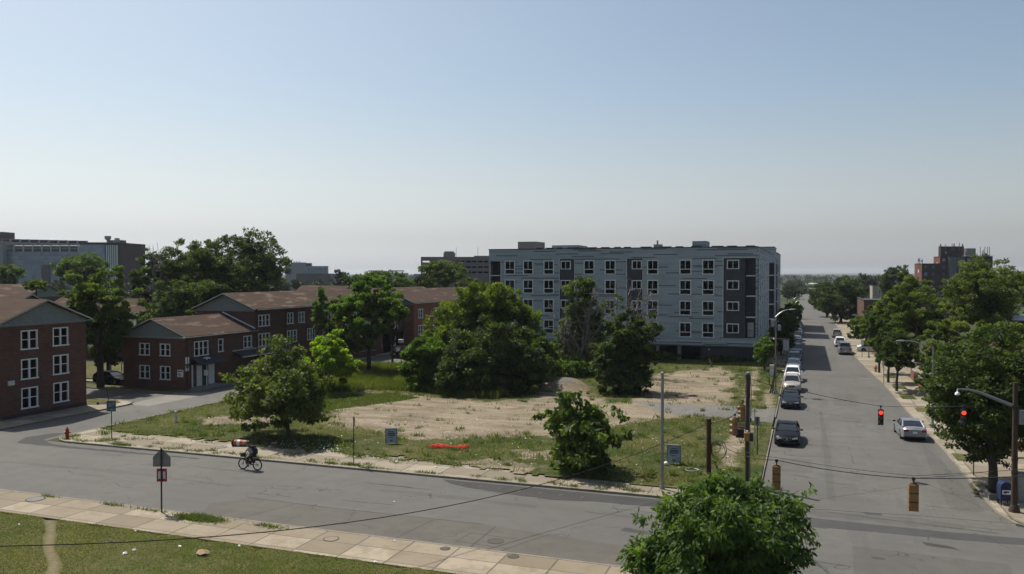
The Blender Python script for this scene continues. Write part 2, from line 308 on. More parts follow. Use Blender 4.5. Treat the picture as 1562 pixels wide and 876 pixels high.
# ------------------------------------------------------------------ mesh builder
class MB:
    def __init__(s): s.v = []; s.f = []; s.mi = []; s.k = 0
    def face(s, pts, m=None):
        n = len(s.v); s.v += [tuple(p) for p in pts]; s.f.append(tuple(range(n, n+len(pts)))); s.mi.append(s.k if m is None else m)
    def box(s, x0, x1, y0, y1, z0, z1):
        n = len(s.v)
        s.v += [(x0, y0, z0), (x1, y0, z0), (x1, y1, z0), (x0, y1, z0), (x0, y0, z1), (x1, y0, z1), (x1, y1, z1), (x0, y1, z1)]
        for q in ((3, 2, 1, 0), (4, 5, 6, 7), (0, 1, 5, 4), (1, 2, 6, 5), (2, 3, 7, 6), (3, 0, 4, 7)):
            s.f.append(tuple(n+i for i in q)); s.mi.append(s.k)
        return s
    def tube(s, pts, radii, n=8, cap=True):
        pts = [Vector(p) for p in pts]
        if not isinstance(radii, (list, tuple)): radii = [radii]*len(pts)
        base = len(s.v); prev = None
        for i, p in enumerate(pts):
            d = (pts[min(i+1, len(pts)-1)]-pts[max(i-1, 0)])
            if d.length < 1e-9: d = Vector((0, 0, 1))
            d.normalize()
            if prev is None: a = d.orthogonal().normalized()
            else:
                a = prev-d*prev.dot(d)
                a = a.normalized() if a.length > 1e-6 else d.orthogonal().normalized()
            prev = a; b = d.cross(a)
            for j in range(n):
                t = 2*PI*j/n; q = p+(a*math.cos(t)+b*math.sin(t))*radii[i]; s.v.append(tuple(q))
        for i in range(len(pts)-1):
            for j in range(n):
                k = (j+1) % n
                s.f.append((base+i*n+j, base+i*n+k, base+(i+1)*n+k, base+(i+1)*n+j)); s.mi.append(s.k)
        if cap:
            s.f.append(tuple(base+j for j in range(n))[::-1]); s.mi.append(s.k)
            s.f.append(tuple(base+(len(pts)-1)*n+j for j in range(n))); s.mi.append(s.k)
        return s
    def prism(s, pts, z0, z1):   # extruded polygon (counter-clockwise in plan)
        n = len(s.v); k = len(pts)
        s.v += [(x, y, z0) for x, y in pts]+[(x, y, z1) for x, y in pts]
        s.f.append(tuple(n+k+i for i in range(k))); s.mi.append(s.k)
        for i in range(k):
            j = (i+1) % k; s.f.append((n+i, n+j, n+k+j, n+k+i)); s.mi.append(s.k)
        return s
    def loft(s, rings, caps=True):
        base = len(s.v); n = len(rings[0])
        for r in rings: s.v += [tuple(p) for p in r]
        for i in range(len(rings)-1):
            for j in range(n):
                k = (j+1) % n
                s.f.append((base+i*n+j, base+i*n+k, base+(i+1)*n+k, base+(i+1)*n+j)); s.mi.append(s.k)
        if caps:
            s.f.append(tuple(base+j for j in range(n))[::-1]); s.mi.append(s.k)
            s.f.append(tuple(base+(len(rings)-1)*n+j for j in range(n))); s.mi.append(s.k)
        return s
    def lathe(s, prof, c=(0, 0, 0), n=12):
        return s.loft([[(c[0]+r*math.cos(2*PI*j/n), c[1]+r*math.sin(2*PI*j/n), c[2]+z) for j in range(n)] for r, z in prof])
    def ball(s, c, rx, ry, rz, n=10, k=7):
        return s.loft([[(c[0]+rx*math.sin(PI*i/k)*math.cos(2*PI*j/n), c[1]+ry*math.sin(PI*i/k)*math.sin(2*PI*j/n), c[2]-rz*math.cos(PI*i/k)) for j in range(n)] for i in [.08]+list(range(1, k))+[k-.08]])
    def build(s, name, mats, parent=None, loc=(0, 0, 0), smooth=False, bevel=0):
        me = bpy.data.meshes.new(name); v = s.v
        if loc != (0, 0, 0): v = [(x-loc[0], y-loc[1], z-loc[2]) for x, y, z in v]
        me.from_pydata(v, [], s.f)
        if not isinstance(mats, (list, tuple)): mats = [mats]
        for m in mats: me.materials.append(MAT[m] if isinstance(m, str) else m)
        if len(mats) > 1: me.polygons.foreach_set('material_index', s.mi)
        bm = bmesh.new(); bm.from_mesh(me)
        if smooth: bmesh.ops.remove_doubles(bm, verts=bm.verts, dist=1e-4)
        bmesh.ops.recalc_face_normals(bm, faces=bm.faces); bm.to_mesh(me); bm.free()
        if smooth:
            me.polygons.foreach_set('use_smooth', [True]*len(me.polygons))
            try: me.set_sharp_from_angle(angle=rad(smooth if smooth > 1 else 40))
            except Exception: pass
        o = bpy.data.objects.new(name, me); COL.objects.link(o)
        if parent: o.parent = parent
        if bevel:
            b = o.modifiers.new('bevel', 'BEVEL'); b.width = bevel; b.segments = 2; b.limit_method = 'ANGLE'
        return o
def tag(o, label=None, cat=None, group=None, kind=None):
    if label: o['label'] = label
    if cat: o['category'] = cat
    if group: o['group'] = group
    if kind: o['kind'] = kind
    return o
def empty(name, loc, rz=0, label=None, cat=None, group=None):
    o = bpy.data.objects.new(name, None); COL.objects.link(o); o.location = loc; o.rotation_euler = (0, 0, rz); o.empty_display_size = .3
    return tag(o, label, cat, group)
def copy_tree(o, parent=None):
    c = o.copy(); COL.objects.link(c)
    if parent: c.parent = parent
    for ch in list(o.children): copy_tree(ch, c)
    return c
def struct(mb, name, mat): return tag(mb.build(name, mat), kind='structure')

# ------------------------------------------------------------------ signed distance to polygon on numpy grid
def sdist(px, py, poly):
    P = np.array(poly, float); n = len(P); d = np.full(px.shape, 1e9); inside = np.zeros(px.shape, bool)
    for i in range(n):
        a, b = P[i], P[(i+1) % n]; e = b-a; wx, wy = px-a[0], py-a[1]
        t = np.clip((wx*e[0]+wy*e[1])/(e@e+1e-12), 0, 1)
        d = np.minimum(d, np.hypot(wx-t*e[0], wy-t*e[1]))
        c = ((a[1] <= py) != (b[1] <= py)) & (px < e[0]*(py-a[1])/(e[1] if e[1] else 1e-9)+a[0]); inside ^= c
    return np.where(inside, d, -d)
def fast_mesh(name, verts, nper, mats, tone=None):
    """verts (n*nper,3) : n separate faces of nper corners"""
    me = bpy.data.meshes.new(name); nv = len(verts); nf = nv//nper
    me.vertices.add(nv); me.vertices.foreach_set('co', verts.astype(np.float32).ravel())
    me.loops.add(nv); me.loops.foreach_set('vertex_index', np.arange(nv, dtype=np.int32))
    me.polygons.add(nf); me.polygons.foreach_set('loop_start', np.arange(0, nv, nper, dtype=np.int32))
    try: me.polygons.foreach_set('loop_total', np.full(nf, nper, dtype=np.int32))
    except Exception: pass
    me.materials.append(MAT[mats])
    if tone is not None:
        at = me.attributes.new('tone', 'FLOAT', 'FACE'); at.data.foreach_set('value', tone.astype(np.float32))
    me.update(calc_edges=True); me.validate()
    return me
def link_mesh(me, name, parent=None):
    o = bpy.data.objects.new(name, me); COL.objects.link(o)
    if parent: o.parent = parent
    return o

# ================================================================== THE SETTING
# ground sheet: dense rings out to the horizon
mb = MB()
R = [0, 60, 150, 300, 600, 1200, 2400, 5000, 9000]; NS = 48
for i in range(len(R)-1):
    for j in range(NS):
        a, b = 2*PI*j/NS, 2*PI*(j+1)/NS
        p = [(R[i]*math.cos(a), R[i]*math.sin(a), 0), (R[i+1]*math.cos(a), R[i+1]*math.sin(a), 0), (R[i+1]*math.cos(b), R[i+1]*math.sin(b), 0), (R[i]*math.cos(b), R[i]*math.sin(b), 0)]
        mb.face(p if i else p[1:])
gr = struct(mb, 'ground', 'ground')
def sheet(name, pts, z, mat):
    mb = MB(); mb.face([(x, y, z) for x, y in pts]); return struct(mb, name, mat)
NK, FK = 35.1, 46.95                                # near and far kerb of the cross street
# right street kerb lines
RL = [(-2.4, 0), (-2.4, 330), (-3, 900)]
RR = [(9.75, 47), (9.7, 58), (9.5, 69), (9.1, 80), (8.7, 103), (8.0, 118), (7.4, 134), (7.3, 330), (6.5, 900)]
sheet('road', [(-400, NK), (300, NK), (300, FK), (-400, FK)], .004, 'asphalt')
sheet('road', [(-2.4, FK)] + RR + [(-3, 900), (-2.4, 330)], .004, 'asphalt')
sheet('road', [(-2.4, -60), (9.75, -60), (9.75, NK), (-2.4, NK)], .004, 'asphalt')
sheet('road', [(-62.8, FK), (-55.6, FK), (-55.6, 300), (-62.8, 300)], .004, 'asphalt')
sheet('road', [(-62.8, -60), (-55.6, -60), (-55.6, NK), (-62.8, NK)], .004, 'asphalt')
sheet('road', [(-110, 64.2), (-62.8, 64.2), (-62.8, 70.2), (-110, 70.2)], .004, 'asphalt')
sheet('road_patch', [(-63.6, 63.6), (-62.2, 62.6), (-60.6, 62.8), (-60.6, 72.4), (-62.2, 72.2), (-64.5, 70.4)], .008, 'apron')
def wob(pts, step=.6, amp=.06, seed=1):
    r = random.Random(seed); out = []
    for i in range(len(pts)):
        a, b = pts[i], pts[(i+1) % len(pts)]; L = math.dist(a, b); n = max(1, int(L/step))
        for k in range(n):
            t = k/n; out.append((a[0]+(b[0]-a[0])*t+(r.uniform(-amp, amp) if k else 0), a[1]+(b[1]-a[1])*t+(r.uniform(-amp, amp) if k else 0)))
    return out
sheet('road', [(9.7, 46.9), (30, 46.9), (30, 47.3), (11.4, 47.35), (10.25, 48.2), (9.7, 50.4)], .0065, 'asphalt')
# older concrete lane along the near kerb, with joints
sheet('road_patch', wob([(-30.5, NK), (-7.5, NK), (-3.5, NK), (-3.5, 37.9), (-8.1, 38.1), (-15.6, 38.9), (-24.9, 38.75), (-30.2, 38.9), (-31.6, 37.2)], 1.5, .03), .008, 'concrete_lane')
mb = MB()
for a, b, w_ in [((-28.4, NK+.05), (-27.0, 38.7), .05), ((-18.9, NK+.05), (-18.4, 38.8), .05), ((-14.9, NK+.1), (-14.9, 38.8), .06), ((-13.1, 36.0), (-12.6, 37.2), .05), ((-12.6, 37.2), (-11.9, 38.5), .05), ((-13.4, 35.2), (-13.1, 36.), .05),
                 ((-15.9, 36.0), (-13.2, 35.8), .04), ((-15.9, 36.0), (-15.7, 37.4), .04), ((-15.7, 37.4), (-13.2, 37.3), .04), ((-30.5, 39.), (-24.9, 38.8), .04), ((-24.9, 38.8), (-15.6, 38.95), .035)]:
    d = Vector((b[0]-a[0], b[1]-a[1])); n_ = Vector((-d.y, d.x)).normalized()*w_/2
    mb.face([(a[0]-n_.x, a[1]-n_.y, .012), (b[0]-n_.x, b[1]-n_.y, .012), (b[0]+n_.x, b[1]+n_.y, .012), (a[0]+n_.x, a[1]+n_.y, .012)])
struct(mb, 'road_joints', 'joint')
# damp dark strip along the far kerb
dr = [(-21.5, 46.6), (-20.5, 45.75), (-19.2, 45.3), (-16.2, 44.75), (-13.4, 44.5), (-11.2, 45.0), (-9.3, 44.95), (-7.2, 45.2), (-4.2, 45.4), (-3.2, 46.0), (-3.6, 46.6)]
sheet('road_patch', wob(dr, .5, .05, 3), .008, 'damp')
sheet('road_patch', wob([(-58.2, 47.4), (-57.6, 49.3), (-56.6, 49.6), (-56.1, 47.2), (-54, 46.2), (-49, 45.95), (-49, 46.15), (-40, 46.15), (-40, 45.9), (-52, 45.5), (-57, 45.6)], .5, .06, 9), .008, 'damp')
# resurfaced trench across the right street
sheet('road_patch', wob([(-2.2, 46.1), (1.0, 45.85), (4, 45.75), (7.0, 45.7), (8.9, 45.75), (13, 46.2), (13, 45.2), (9.2, 44.6), (7, 44.5), (4, 44.45), (1.2, 44.35), (1.1, 44.15), (-2.2, 44.6)], .7, .03, 5), .008, 'dark_asphalt')
sheet('road_patch', wob([(3.0, 47.9), (3.9, 48.05), (4.0, 47.6), (3.2, 47.5)], .3, .03, 6), .008, 'dark_asphalt')
sheet('road_patch', wob([(5.4, 43.6), (6.6, 43.3), (6.9, 42.9), (5.5, 43.1)], .3, .05, 16), .008, 'damp')
sheet('road_patch', wob([(.0, 41.6), (.5, 41.5), (.6, 41.2), (.1, 41.25)], .3, .03, 17), .008, 'dark_asphalt')
sheet('road_patch', wob([(2.9, 40.6), (3.5, 40.5), (3.5, 40.2), (3.0, 40.2)], .3, .03, 18), .008, 'dark_asphalt')
sheet('road_patch', wob([(-8.6, 40.9), (-7.3, 40.6), (-7.1, 40.2), (-8.7, 40.3)], .3, .06, 19), .008, 'dark_asphalt')
sheet('road_patch', wob([(1.3, 50), (1.75, 49.6), (1.8, 60), (1.72, 70), (1.6, 82), (1.35, 82), (1.3, 68)], .8, .05, 31), .006, 'asphalt_worn')
sheet('road_patch', wob([(-2.1, 47.6), (2.5, 47.4), (5.8, 47.9), (8.2, 47.2), (7.6, 46.3), (-2.1, 46.5)], .5, .14, 32), .006, 'asphalt_worn')
sheet('road_patch', wob([(7.6, 50), (9.3, 50.2), (9.1, 62), (8.5, 70), (8.0, 62)], .6, .08, 33), .006, 'asphalt_worn')
sheet('road_patch', wob([(-1.9, 56), (.6, 56.3), (.5, 60.4), (-1.7, 60.2)], .5, .12, 34), .006, 'asphalt_worn')
sheet('road_patch', wob([(2.8, 86), (5.2, 86.4), (5.1, 95), (2.9, 95)], .8, .04, 35), .006, 'asphalt_worn')
sheet('road_patch', wob([(-52, 40.5), (-41, 40.9), (-33, 40.6), (-33, 41.0), (-42, 41.5), (-52, 41.1)], .7, .06, 36), .006, 'asphalt_worn')
sheet('road_patch', wob([(-24, 42.8), (-14, 42.6), (-14, 43.1), (-20, 43.4), (-24, 43.3)], .6, .08, 37), .006, 'asphalt_worn')
sheet('road_patch', wob([(2, 36.5), (8.5, 36.2), (8.6, 41.5), (2.2, 41.8)], .8, .05, 38), .006, 'asphalt_worn')
# a thin seam along the middle of the right street, cracks
mb = MB()
def crackline(pts, w_=.05, z=.012, seed=2):
    r = random.Random(seed); P = []
    for i in range(len(pts)-1):
        a, b = pts[i], pts[i+1]; n = max(2, int(math.dist(a, b)/.7))
        for k in range(n): t = k/n; P.append((a[0]+(b[0]-a[0])*t+r.uniform(-.07, .07), a[1]+(b[1]-a[1])*t+r.uniform(-.07, .07)))
    P.append(pts[-1])
    for i in range(len(P)-1):
        d = Vector((P[i+1][0]-P[i][0], P[i+1][1]-P[i][1]))
        if d.length < 1e-4: continue
        n_ = Vector((-d.y, d.x)).normalized()*w_*r.uniform(.3, .8)
        mb.face([(P[i][0]-n_.x, P[i][1]-n_.y, z), (P[i+1][0]-n_.x, P[i+1][1]-n_.y, z), (P[i+1][0]+n_.x, P[i+1][1]+n_.y, z), (P[i][0]+n_.x, P[i][1]+n_.y, z)])
crackline([(3.2, 60), (3.1, 66)], .03)
for i in range(26):
    x = random.uniform(-2, 8.6); y = random.uniform(38, 108); crackline([(x, y), (x+random.uniform(.8, 3.2), y+random.uniform(-.3, .3))], .035, seed=i)
for i in range(14):
    x = random.uniform(-50, -6); y = random.uniform(39.6, 45); crackline([(x, y), (x+random.uniform(1.5, 6), y+random.uniform(-.2, .2))], .03, seed=50+i)
crackline([(1.2, 47.3), (9.2, 46.3)], .06, seed=71); crackline([(-2.2, 110.5), (7.8, 110.6)], .06, seed=72)
struct(mb, 'road_cracks', 'joint')
# faint remains of paint at the crossing
mb = MB()
for i in range(7): mb.face([(-20+i*1.3, 45.7-.05*i, .012), (-19.98+i*1.3, 45.7-.05*i, .012), (-19.86+i*1.3, 46.05-.05*i, .012), (-19.89+i*1.3, 46.05-.05*i, .012)])
mb.box(6.4, 9.1, 109.5, 109.7, .0085, .012)
struct(mb, 'road_marking', 'concrete')

# pavements and kerbs
def slab(name, pts, z1, mat, z0=-.05):
    mb = MB(); mb.prism(pts, z0, z1); return struct(mb, name, mat)
def kerbline(pts, wd, side, z1=.13, mat='kerb'):
    """strip of width wd on the given side (+1 left of travel)"""
    mb = MB(); P = [Vector(p) for p in pts]; off = []
    for i, p in enumerate(P):
        d = (P[min(i+1, len(P)-1)]-P[max(i-1, 0)]).normalized(); off.append(p+Vector((-d.y, d.x))*wd*side)
    for i in range(len(P)-1):
        q = [P[i], P[i+1], off[i+1], off[i]]
        if side < 0: q = q[::-1]
        mb.prism([(a.x, a.y) for a in q], -.05, z1)
    return struct(mb, 'kerb', mat)
def arc(cx, cy, r, a0, a1, n=10): return [(cx+r*math.cos(rad(a0+(a1-a0)*i/n)), cy+r*math.sin(rad(a0+(a1-a0)*i/n))) for i in range(n+1)]
# near side pavement and lawn
slab('sidewalk', [(-55.6, NK-.15), (-55.6, 31.8), (-6.8, 31.8)]+[(-2.6, 31.8), (-2.6, 32.6)]+arc(-4.9, 32.65, 2.3, 0, 90)[1:], .12, 'sidewalk')
kerbline([(-55.6, NK), (-5, NK)]+arc(-4.9, 32.6, 2.5, 90, 0)[1:]+[(-2.4, 0)], .15, -1)
LW = 90; ys = [31.75+.12*math.sin(i*.9)+.07*math.sin(i*2.3) for i in range(LW+1)]
mb = MB(); lawn_pts = [(-55.6, -10), (-6, -10)]+[(-6-(49.6)*i/LW, ys[i]) for i in range(LW+1)]
mb.prism(lawn_pts, -.05, .14); lawn = None
# as a grid so that the worn path can be told by an attribute
gx, gy = np.meshgrid(np.linspace(-55.6, -6, 200), np.linspace(-10, 31.9, 160)); 
def path_d(x, y):
    cxp = -37.1+(31.5-y)*1.2+.12*np.sin(y*1.7); return 1-np.clip(np.abs(x-cxp)/.6, 0, 1)
def grid_mesh(name, gx, gy, gz, attrs, mat, keep=None):
    ny, nx = gx.shape; idx = np.arange(nx*ny).reshape(ny, nx)
    q = np.stack([idx[:-1, :-1], idx[:-1, 1:], idx[1:, 1:], idx[1:, :-1]], -1)
    if keep is not None: q = q[keep]
    q = q.reshape(-1, 4)
    me = bpy.data.meshes.new(name); me.from_pydata(np.stack([gx, gy, gz], -1).reshape(-1, 3).tolist(), [], q.tolist())
    me.materials.append(MAT[mat])
    for k, v in attrs.items():
        at = me.attributes.new(k, 'FLOAT', 'POINT'); at.data.foreach_set('value', v.astype(np.float32).ravel())
    me.polygons.foreach_set('use_smooth', [True]*len(me.polygons))
    o = bpy.data.objects.new(name, me); COL.objects.link(o); return tag(o, kind='structure')
def bumps(x, y, s=1.): return s*(.5*np.sin(x*.37+y*.21)*np.sin(y*.43-x*.13)+.3*np.sin(x*1.1-y*.7)*np.sin(y*1.3+x*.4)+.2*np.sin(x*2.7+y*2.1)*np.sin(y*3.1-x))
edge = 31.62+.13*np.sin(gx*1.9)+.09*np.sin(gx*4.3+1)
gyy = np.minimum(gy, edge)
grid_mesh('lawn', gx, gyy, .145+bumps(gx, gyy, .02), {'dirt': path_d(gx, gyy)*.9}, 'lawn')

# vacant lot
def Gp(l): return [G(*q) for q in l]
DIRT = Gp([(480, 603), (560, 599), (650, 606), (740, 616), (800, 612), (835, 590), (885, 592), (930, 618), (975, 610), (975, 590), (1000, 573), (1100, 561), (1124, 572), (1125, 600), (1112, 625), (1060, 637), (960, 650), (870, 668), (760, 672), (640, 676), (560, 660), (490, 655), (500, 625), (540, 612)])
DIRT2 = [Gp([(690, 712), (740, 700), (830, 716), (800, 732), (730, 728)]), Gp([(780, 690), (870, 690), (850, 705), (790, 705)]), Gp([(1090, 690), (1130, 650), (1160, 650), (1125, 715), (1100, 715)]),
         Gp([(1135, 640), (1160, 600), (1158, 560), (1145, 560), (1130, 610)]), Gp([(1165, 600), (1185, 590), (1180, 640), (1150, 645)]), Gp([(300, 640), (420, 632), (430, 650), (310, 652)])]
GRAV = Gp([(960, 614), (1060, 620), (1130, 622), (1195, 626), (1190, 650), (1110, 642), (1010, 634)])
PAVED = Gp([(985, 580), (1010, 566), (1090, 566), (1105, 600), (1060, 612), (985, 606)])
gx, gy = np.meshgrid(np.arange(-55.45, -2.5, .42), np.arange(48.9, 120.6, .45))
d0 = np.clip(.5+sdist(gx, gy, DIRT)/3.2, 0, 1)
for q in DIRT2: d0 = np.maximum(d0, np.clip(.38+sdist(gx, gy, q)/2.2, 0, .8))
gv = np.clip(.5+sdist(gx, gy, GRAV)/2., 0, 1)
inner = np.interp(gx, [-55.5, -52, -45, -39, -27.5, -22, -19, -13.4, -2], [51.2, 50.9, 50.9, 50.6, 50.3, 50.0, 49.1, 48.95, 48.9])
lob = .35*np.sin(gx*.9)+.25*np.sin(gx*2.3+1)+.18*np.sin(gx*5.1)
keepv = gy > inner+lob*.8
keepv &= gx > -55.1+.12*np.sin(gy*1.7)+.1*np.sin(gy*4)
keep = keepv[:-1, :-1]
dd = d0
hz = .14+bumps(gx, gy, .05)+.05
mound = lambda cx_, cy_, r, h: h*np.exp(-((gx-cx_)**2+(gy-cy_)**2)/r**2)
mx, my = G(858, 594); hz = hz+mound(mx, my, 1.9, 1.0)+mound(mx-2.2, my+.3, 1.6, .6)+mound(mx+1.8, my, 1.3, .55)
gv = np.maximum(gv, np.exp(-((gx-mx)**2+(gy-my)**2)/5.)*.8)
grid_mesh('vacant_lot', gx, gy, hz, {'dirt': dd, 'gravel': gv}, 'lot', keep)
slab('sidewalk', arc(-53.3, 49.2, 2.1, 180, 270)+[(-3.9, FK+.15)]+arc(-3.9, 48.3, 1.25, -90, 0)[1:]+[(-2.6, 53), (-4.2, 53), (-4.2, 51.8), (-55.4, 51.8)], .12, 'sidewalk_pale')
kerbline([(-55.6, 160), (-55.6, 49.2)]+arc(-53.3, 49.2, 2.3, 180, 270)[1:]+[(-3.9, FK)]+arc(-3.9, 48.4, 1.45, -90, 0)[1:]+[(-2.4, 71.5)], .18, 1)
kerbline([(-2.4, 76.5), (-2.4, 330)], .18, 1)
# concrete flags left of the right street up to the grey building, path
slab('sidewalk', [(-5.9, 107), (-2.6, 107), (-2.6, 330), (-5.9, 330)], .16, 'sidewalk_pale')
# east pavement
slab('sidewalk', [(9.9, 49.6), (11.2, 47.4), (30, 47.2), (30, 54), (16, 54), (15.2, 330), (7.5, 330), (7.55, 134), (8.15, 118), (8.85, 103), (9.25, 80), (9.65, 69), (9.85, 58)], .12, 'sidewalk_pale')
kerbline([(30, FK+.1), (11.6, FK+.2), (10.3, 48), (9.75, 50)]+RR[1:-1], .16, -1)
# verge squares with grass or bare earth
mb = MB()
for y, l in [(62.8, 2.6), (70.5, 3), (84, 2.6)]: mb.face([(9.95, y, .126), (11.3, y+.1, .126), (11.25, y+l, .126), (9.95, y+l, .126)])
struct(mb, 'verge', 'lawn')
mb = MB()
for y, l in [(54, 2.2), (92, 4), (100, 3), (110, 4)]: mb.face([(9.5, y, .126), (10.9, y+.1, .126), (10.8, y+l, .126), (9.5, y+l, .126)])
struct(mb, 'verge', 'lot')
# west side of the side street
slab('sidewalk', [(-66.3, 46.9)]+[(-62.98, 46.9), (-62.98, 61.8)]+arc(-65.3, 61.8, 2.3, 0, 90)[1:]+[(-68, 64.05), (-68, 62.2), (-66.3, 61.8)], .12, 'sidewalk_pale')
kerbline([(-62.8, 46.9), (-62.8, 61.8)]+arc(-65.3, 61.8, 2.5, 0, 90)[1:]+[(-100, 64.2)], .18, 1)
slab('lawn', [(-100, 64.05), (-66.0, 64.0), (-64.4, 63), (-64.3, 61.9), (-66.3, 60.8), (-100, 60.8)], .14, 'lawn')
kerbline([(-100, 70.2), (-65.3, 70.2)]+arc(-65.3, 72.7, 2.5, -90, 0)[1:]+[(-62.8, 160)], .18, 1)
slab('lawn', [(-100, 70.4), (-65.3, 70.4), (-63.6, 71.2), (-63.2, 72), (-64.4, 72.2), (-100, 72.3)], .14, 'lawn')
slab('sidewalk', [(-62.98, 72), (-62.98, 160), (-64.6, 160), (-64.6, 72)], .125, 'sidewalk_pale')
slab('path', [(-110, 73.2), (-75, 74.3), (-75, 75.6), (-110, 75)], .15, 'sidewalk_pale')
slab('lawn', [(-110, 76), (-73.6, 76.3), (-73.6, 90), (-110, 90)], .13, 'lawn')

# distant hills beyond the horizon trees
def hill(d, h, seed, a0=-75, a1=75):
    r = random.Random(seed); mb = MB(); n = 160; prev = None
    ph = [r.uniform(0, 6.3) for _ in range(6)]
    for i in range(n+1):
        a = rad(a0+(a1-a0)*i/n)+YAW*-1; t = i/n*2*PI
        hh = h*(.72+.2*math.sin(3*t+ph[0])+.12*math.sin(7*t+ph[1])+.07*math.sin(17*t+ph[2])+.05*math.sin(41*t+ph[3]))
        x, y = math.sin(a), math.cos(a)
        cur = [(x*d, y*d, -1), (x*(d+60), y*(d+60), hh*.8), (x*(d+200), y*(d+200), hh), (x*(d+700), y*(d+700), hh), (x*(d+900), y*(d+900), -1)]
        if prev:
            for k in range(4): mb.face([prev[k], cur[k], cur[k+1], prev[k+1]])
        prev = cur
    return struct(mb, 'hills', 'leaf_far_ground')
m = M('leaf_far_ground', .95, spec=.05); m.col(m.mix(m.step(m.noise(.01, 6, .75), .4, .6), (.028, .04, .024), (.06, .07, .045))); MAT['leaf_far_ground'] = m.m
hill(7600, 17, 3); hill(5200, 12, 5); hill(3400, 8, 8)

# ================================================================== BUILDINGS
class Face:
    """a vertical wall plane: origin, direction along the wall, outward normal"""
    def __init__(s, ox, oy, ux, uy, nx, ny): s.o = (ox, oy); s.u = (ux, uy); s.n = (nx, ny)
    def p(s, u, z, d=0.): return (s.o[0]+s.u[0]*u+s.n[0]*d, s.o[1]+s.u[1]*u+s.n[1]*d, z)
    def wall(s, mb, u0, u1, z0, z1, holes=(), depth=.16):
        us = sorted({u0, u1, *[h[0] for h in holes], *[h[1] for h in holes]}); zs = sorted({z0, z1, *[h[2] for h in holes], *[h[3] for h in holes]})
        for i in range(len(us)-1):
            for j in range(len(zs)-1):
                cu, cz = (us[i]+us[i+1])/2, (zs[j]+zs[j+1])/2
                if any(h[0] < cu < h[1] and h[2] < cz < h[3] for h in holes): continue
                mb.face([s.p(us[i], zs[j]), s.p(us[i+1], zs[j]), s.p(us[i+1], zs[j+1]), s.p(us[i], zs[j+1])])
        for a, b, c, d in holes:
            for q in (((a, c), (b, c)), ((b, c), (b, d)), ((b, d), (a, d)), ((a, d), (a, c))):
                mb.face([s.p(*q[0]), s.p(*q[1]), s.p(*q[1], -depth), s.p(*q[0], -depth)])
    def box(s, mb, u0, u1, z0, z1, d0, d1):
        P = [s.p(u, z, d) for d in (d0, d1) for z in (z0, z1) for u in (u0, u1)]
        n = len(mb.v); mb.v += P
        for q in ((0, 1, 3, 2), (4, 6, 7, 5), (0, 4, 5, 1), (2, 3, 7, 6), (0, 2, 6, 4), (1, 5, 7, 3)):
            mb.f.append(tuple(n+i for i in q)); mb.mi.append(mb.k)

def brick_window(F, u0, u1, z0, z1, parent, loc, n=2, style='sash', trim='white_trim', ac=False):
    mb = MB(); t = .11; d0, d1 = -.1, .035
    F.box(mb, u0, u0+t, z0, z1, d0, d1); F.box(mb, u1-t, u1, z0, z1, d0, d1)
    F.box(mb, u0+t, u1-t, z1-t, z1, d0, d1-.004); F.box(mb, u0-.05, u1+.05, z0-.07, z0+.05, d0+.004, d1+.06)
    wd = (u1-u0-2*t)
    for i in range(1, n):
        c = u0+t+wd*i/n; F.box(mb, c-.075, c+.075, z0+.05, z1-t, d0, d1-.008)
    zm = (z0+z1)/2; F.box(mb, u0+t, u1-t, zm-.035, zm+.035, d0+.01, d1-.05)
    f = mb.build('window', trim, parent, loc)
    g = MB(); F.box(g, u0+t*.5, u1-t*.5, z0+.04, z1-t*.5, -.14, -.06); g.build('pane', 'glass', f)
    if random.random() < .75:
        bm_ = random.choice(['far_grey', 'grey_concrete', 'louver', 'far_grey'])
        for i in range(n):
            b = MB()
            a0 = u0+t+wd*i/n+.05; a1 = u0+t+wd*(i+1)/n-.05; l = random.choice([.25, .5, .5, .5, .75])*(z1-z0-.2)
            if random.random() < .75: F.box(b, a0, a1, z1-t-l, z1-t, -.058, -.052)
            if b.v: b.build('blind', bm_, f)
    if ac:
        a = MB(); F.box(a, u0+t+.03, u0+t+wd/n-.05, z0+.06, z0+.5, -.05, .28); a.build('air_conditioner', 'pale_trim', f)
    return f

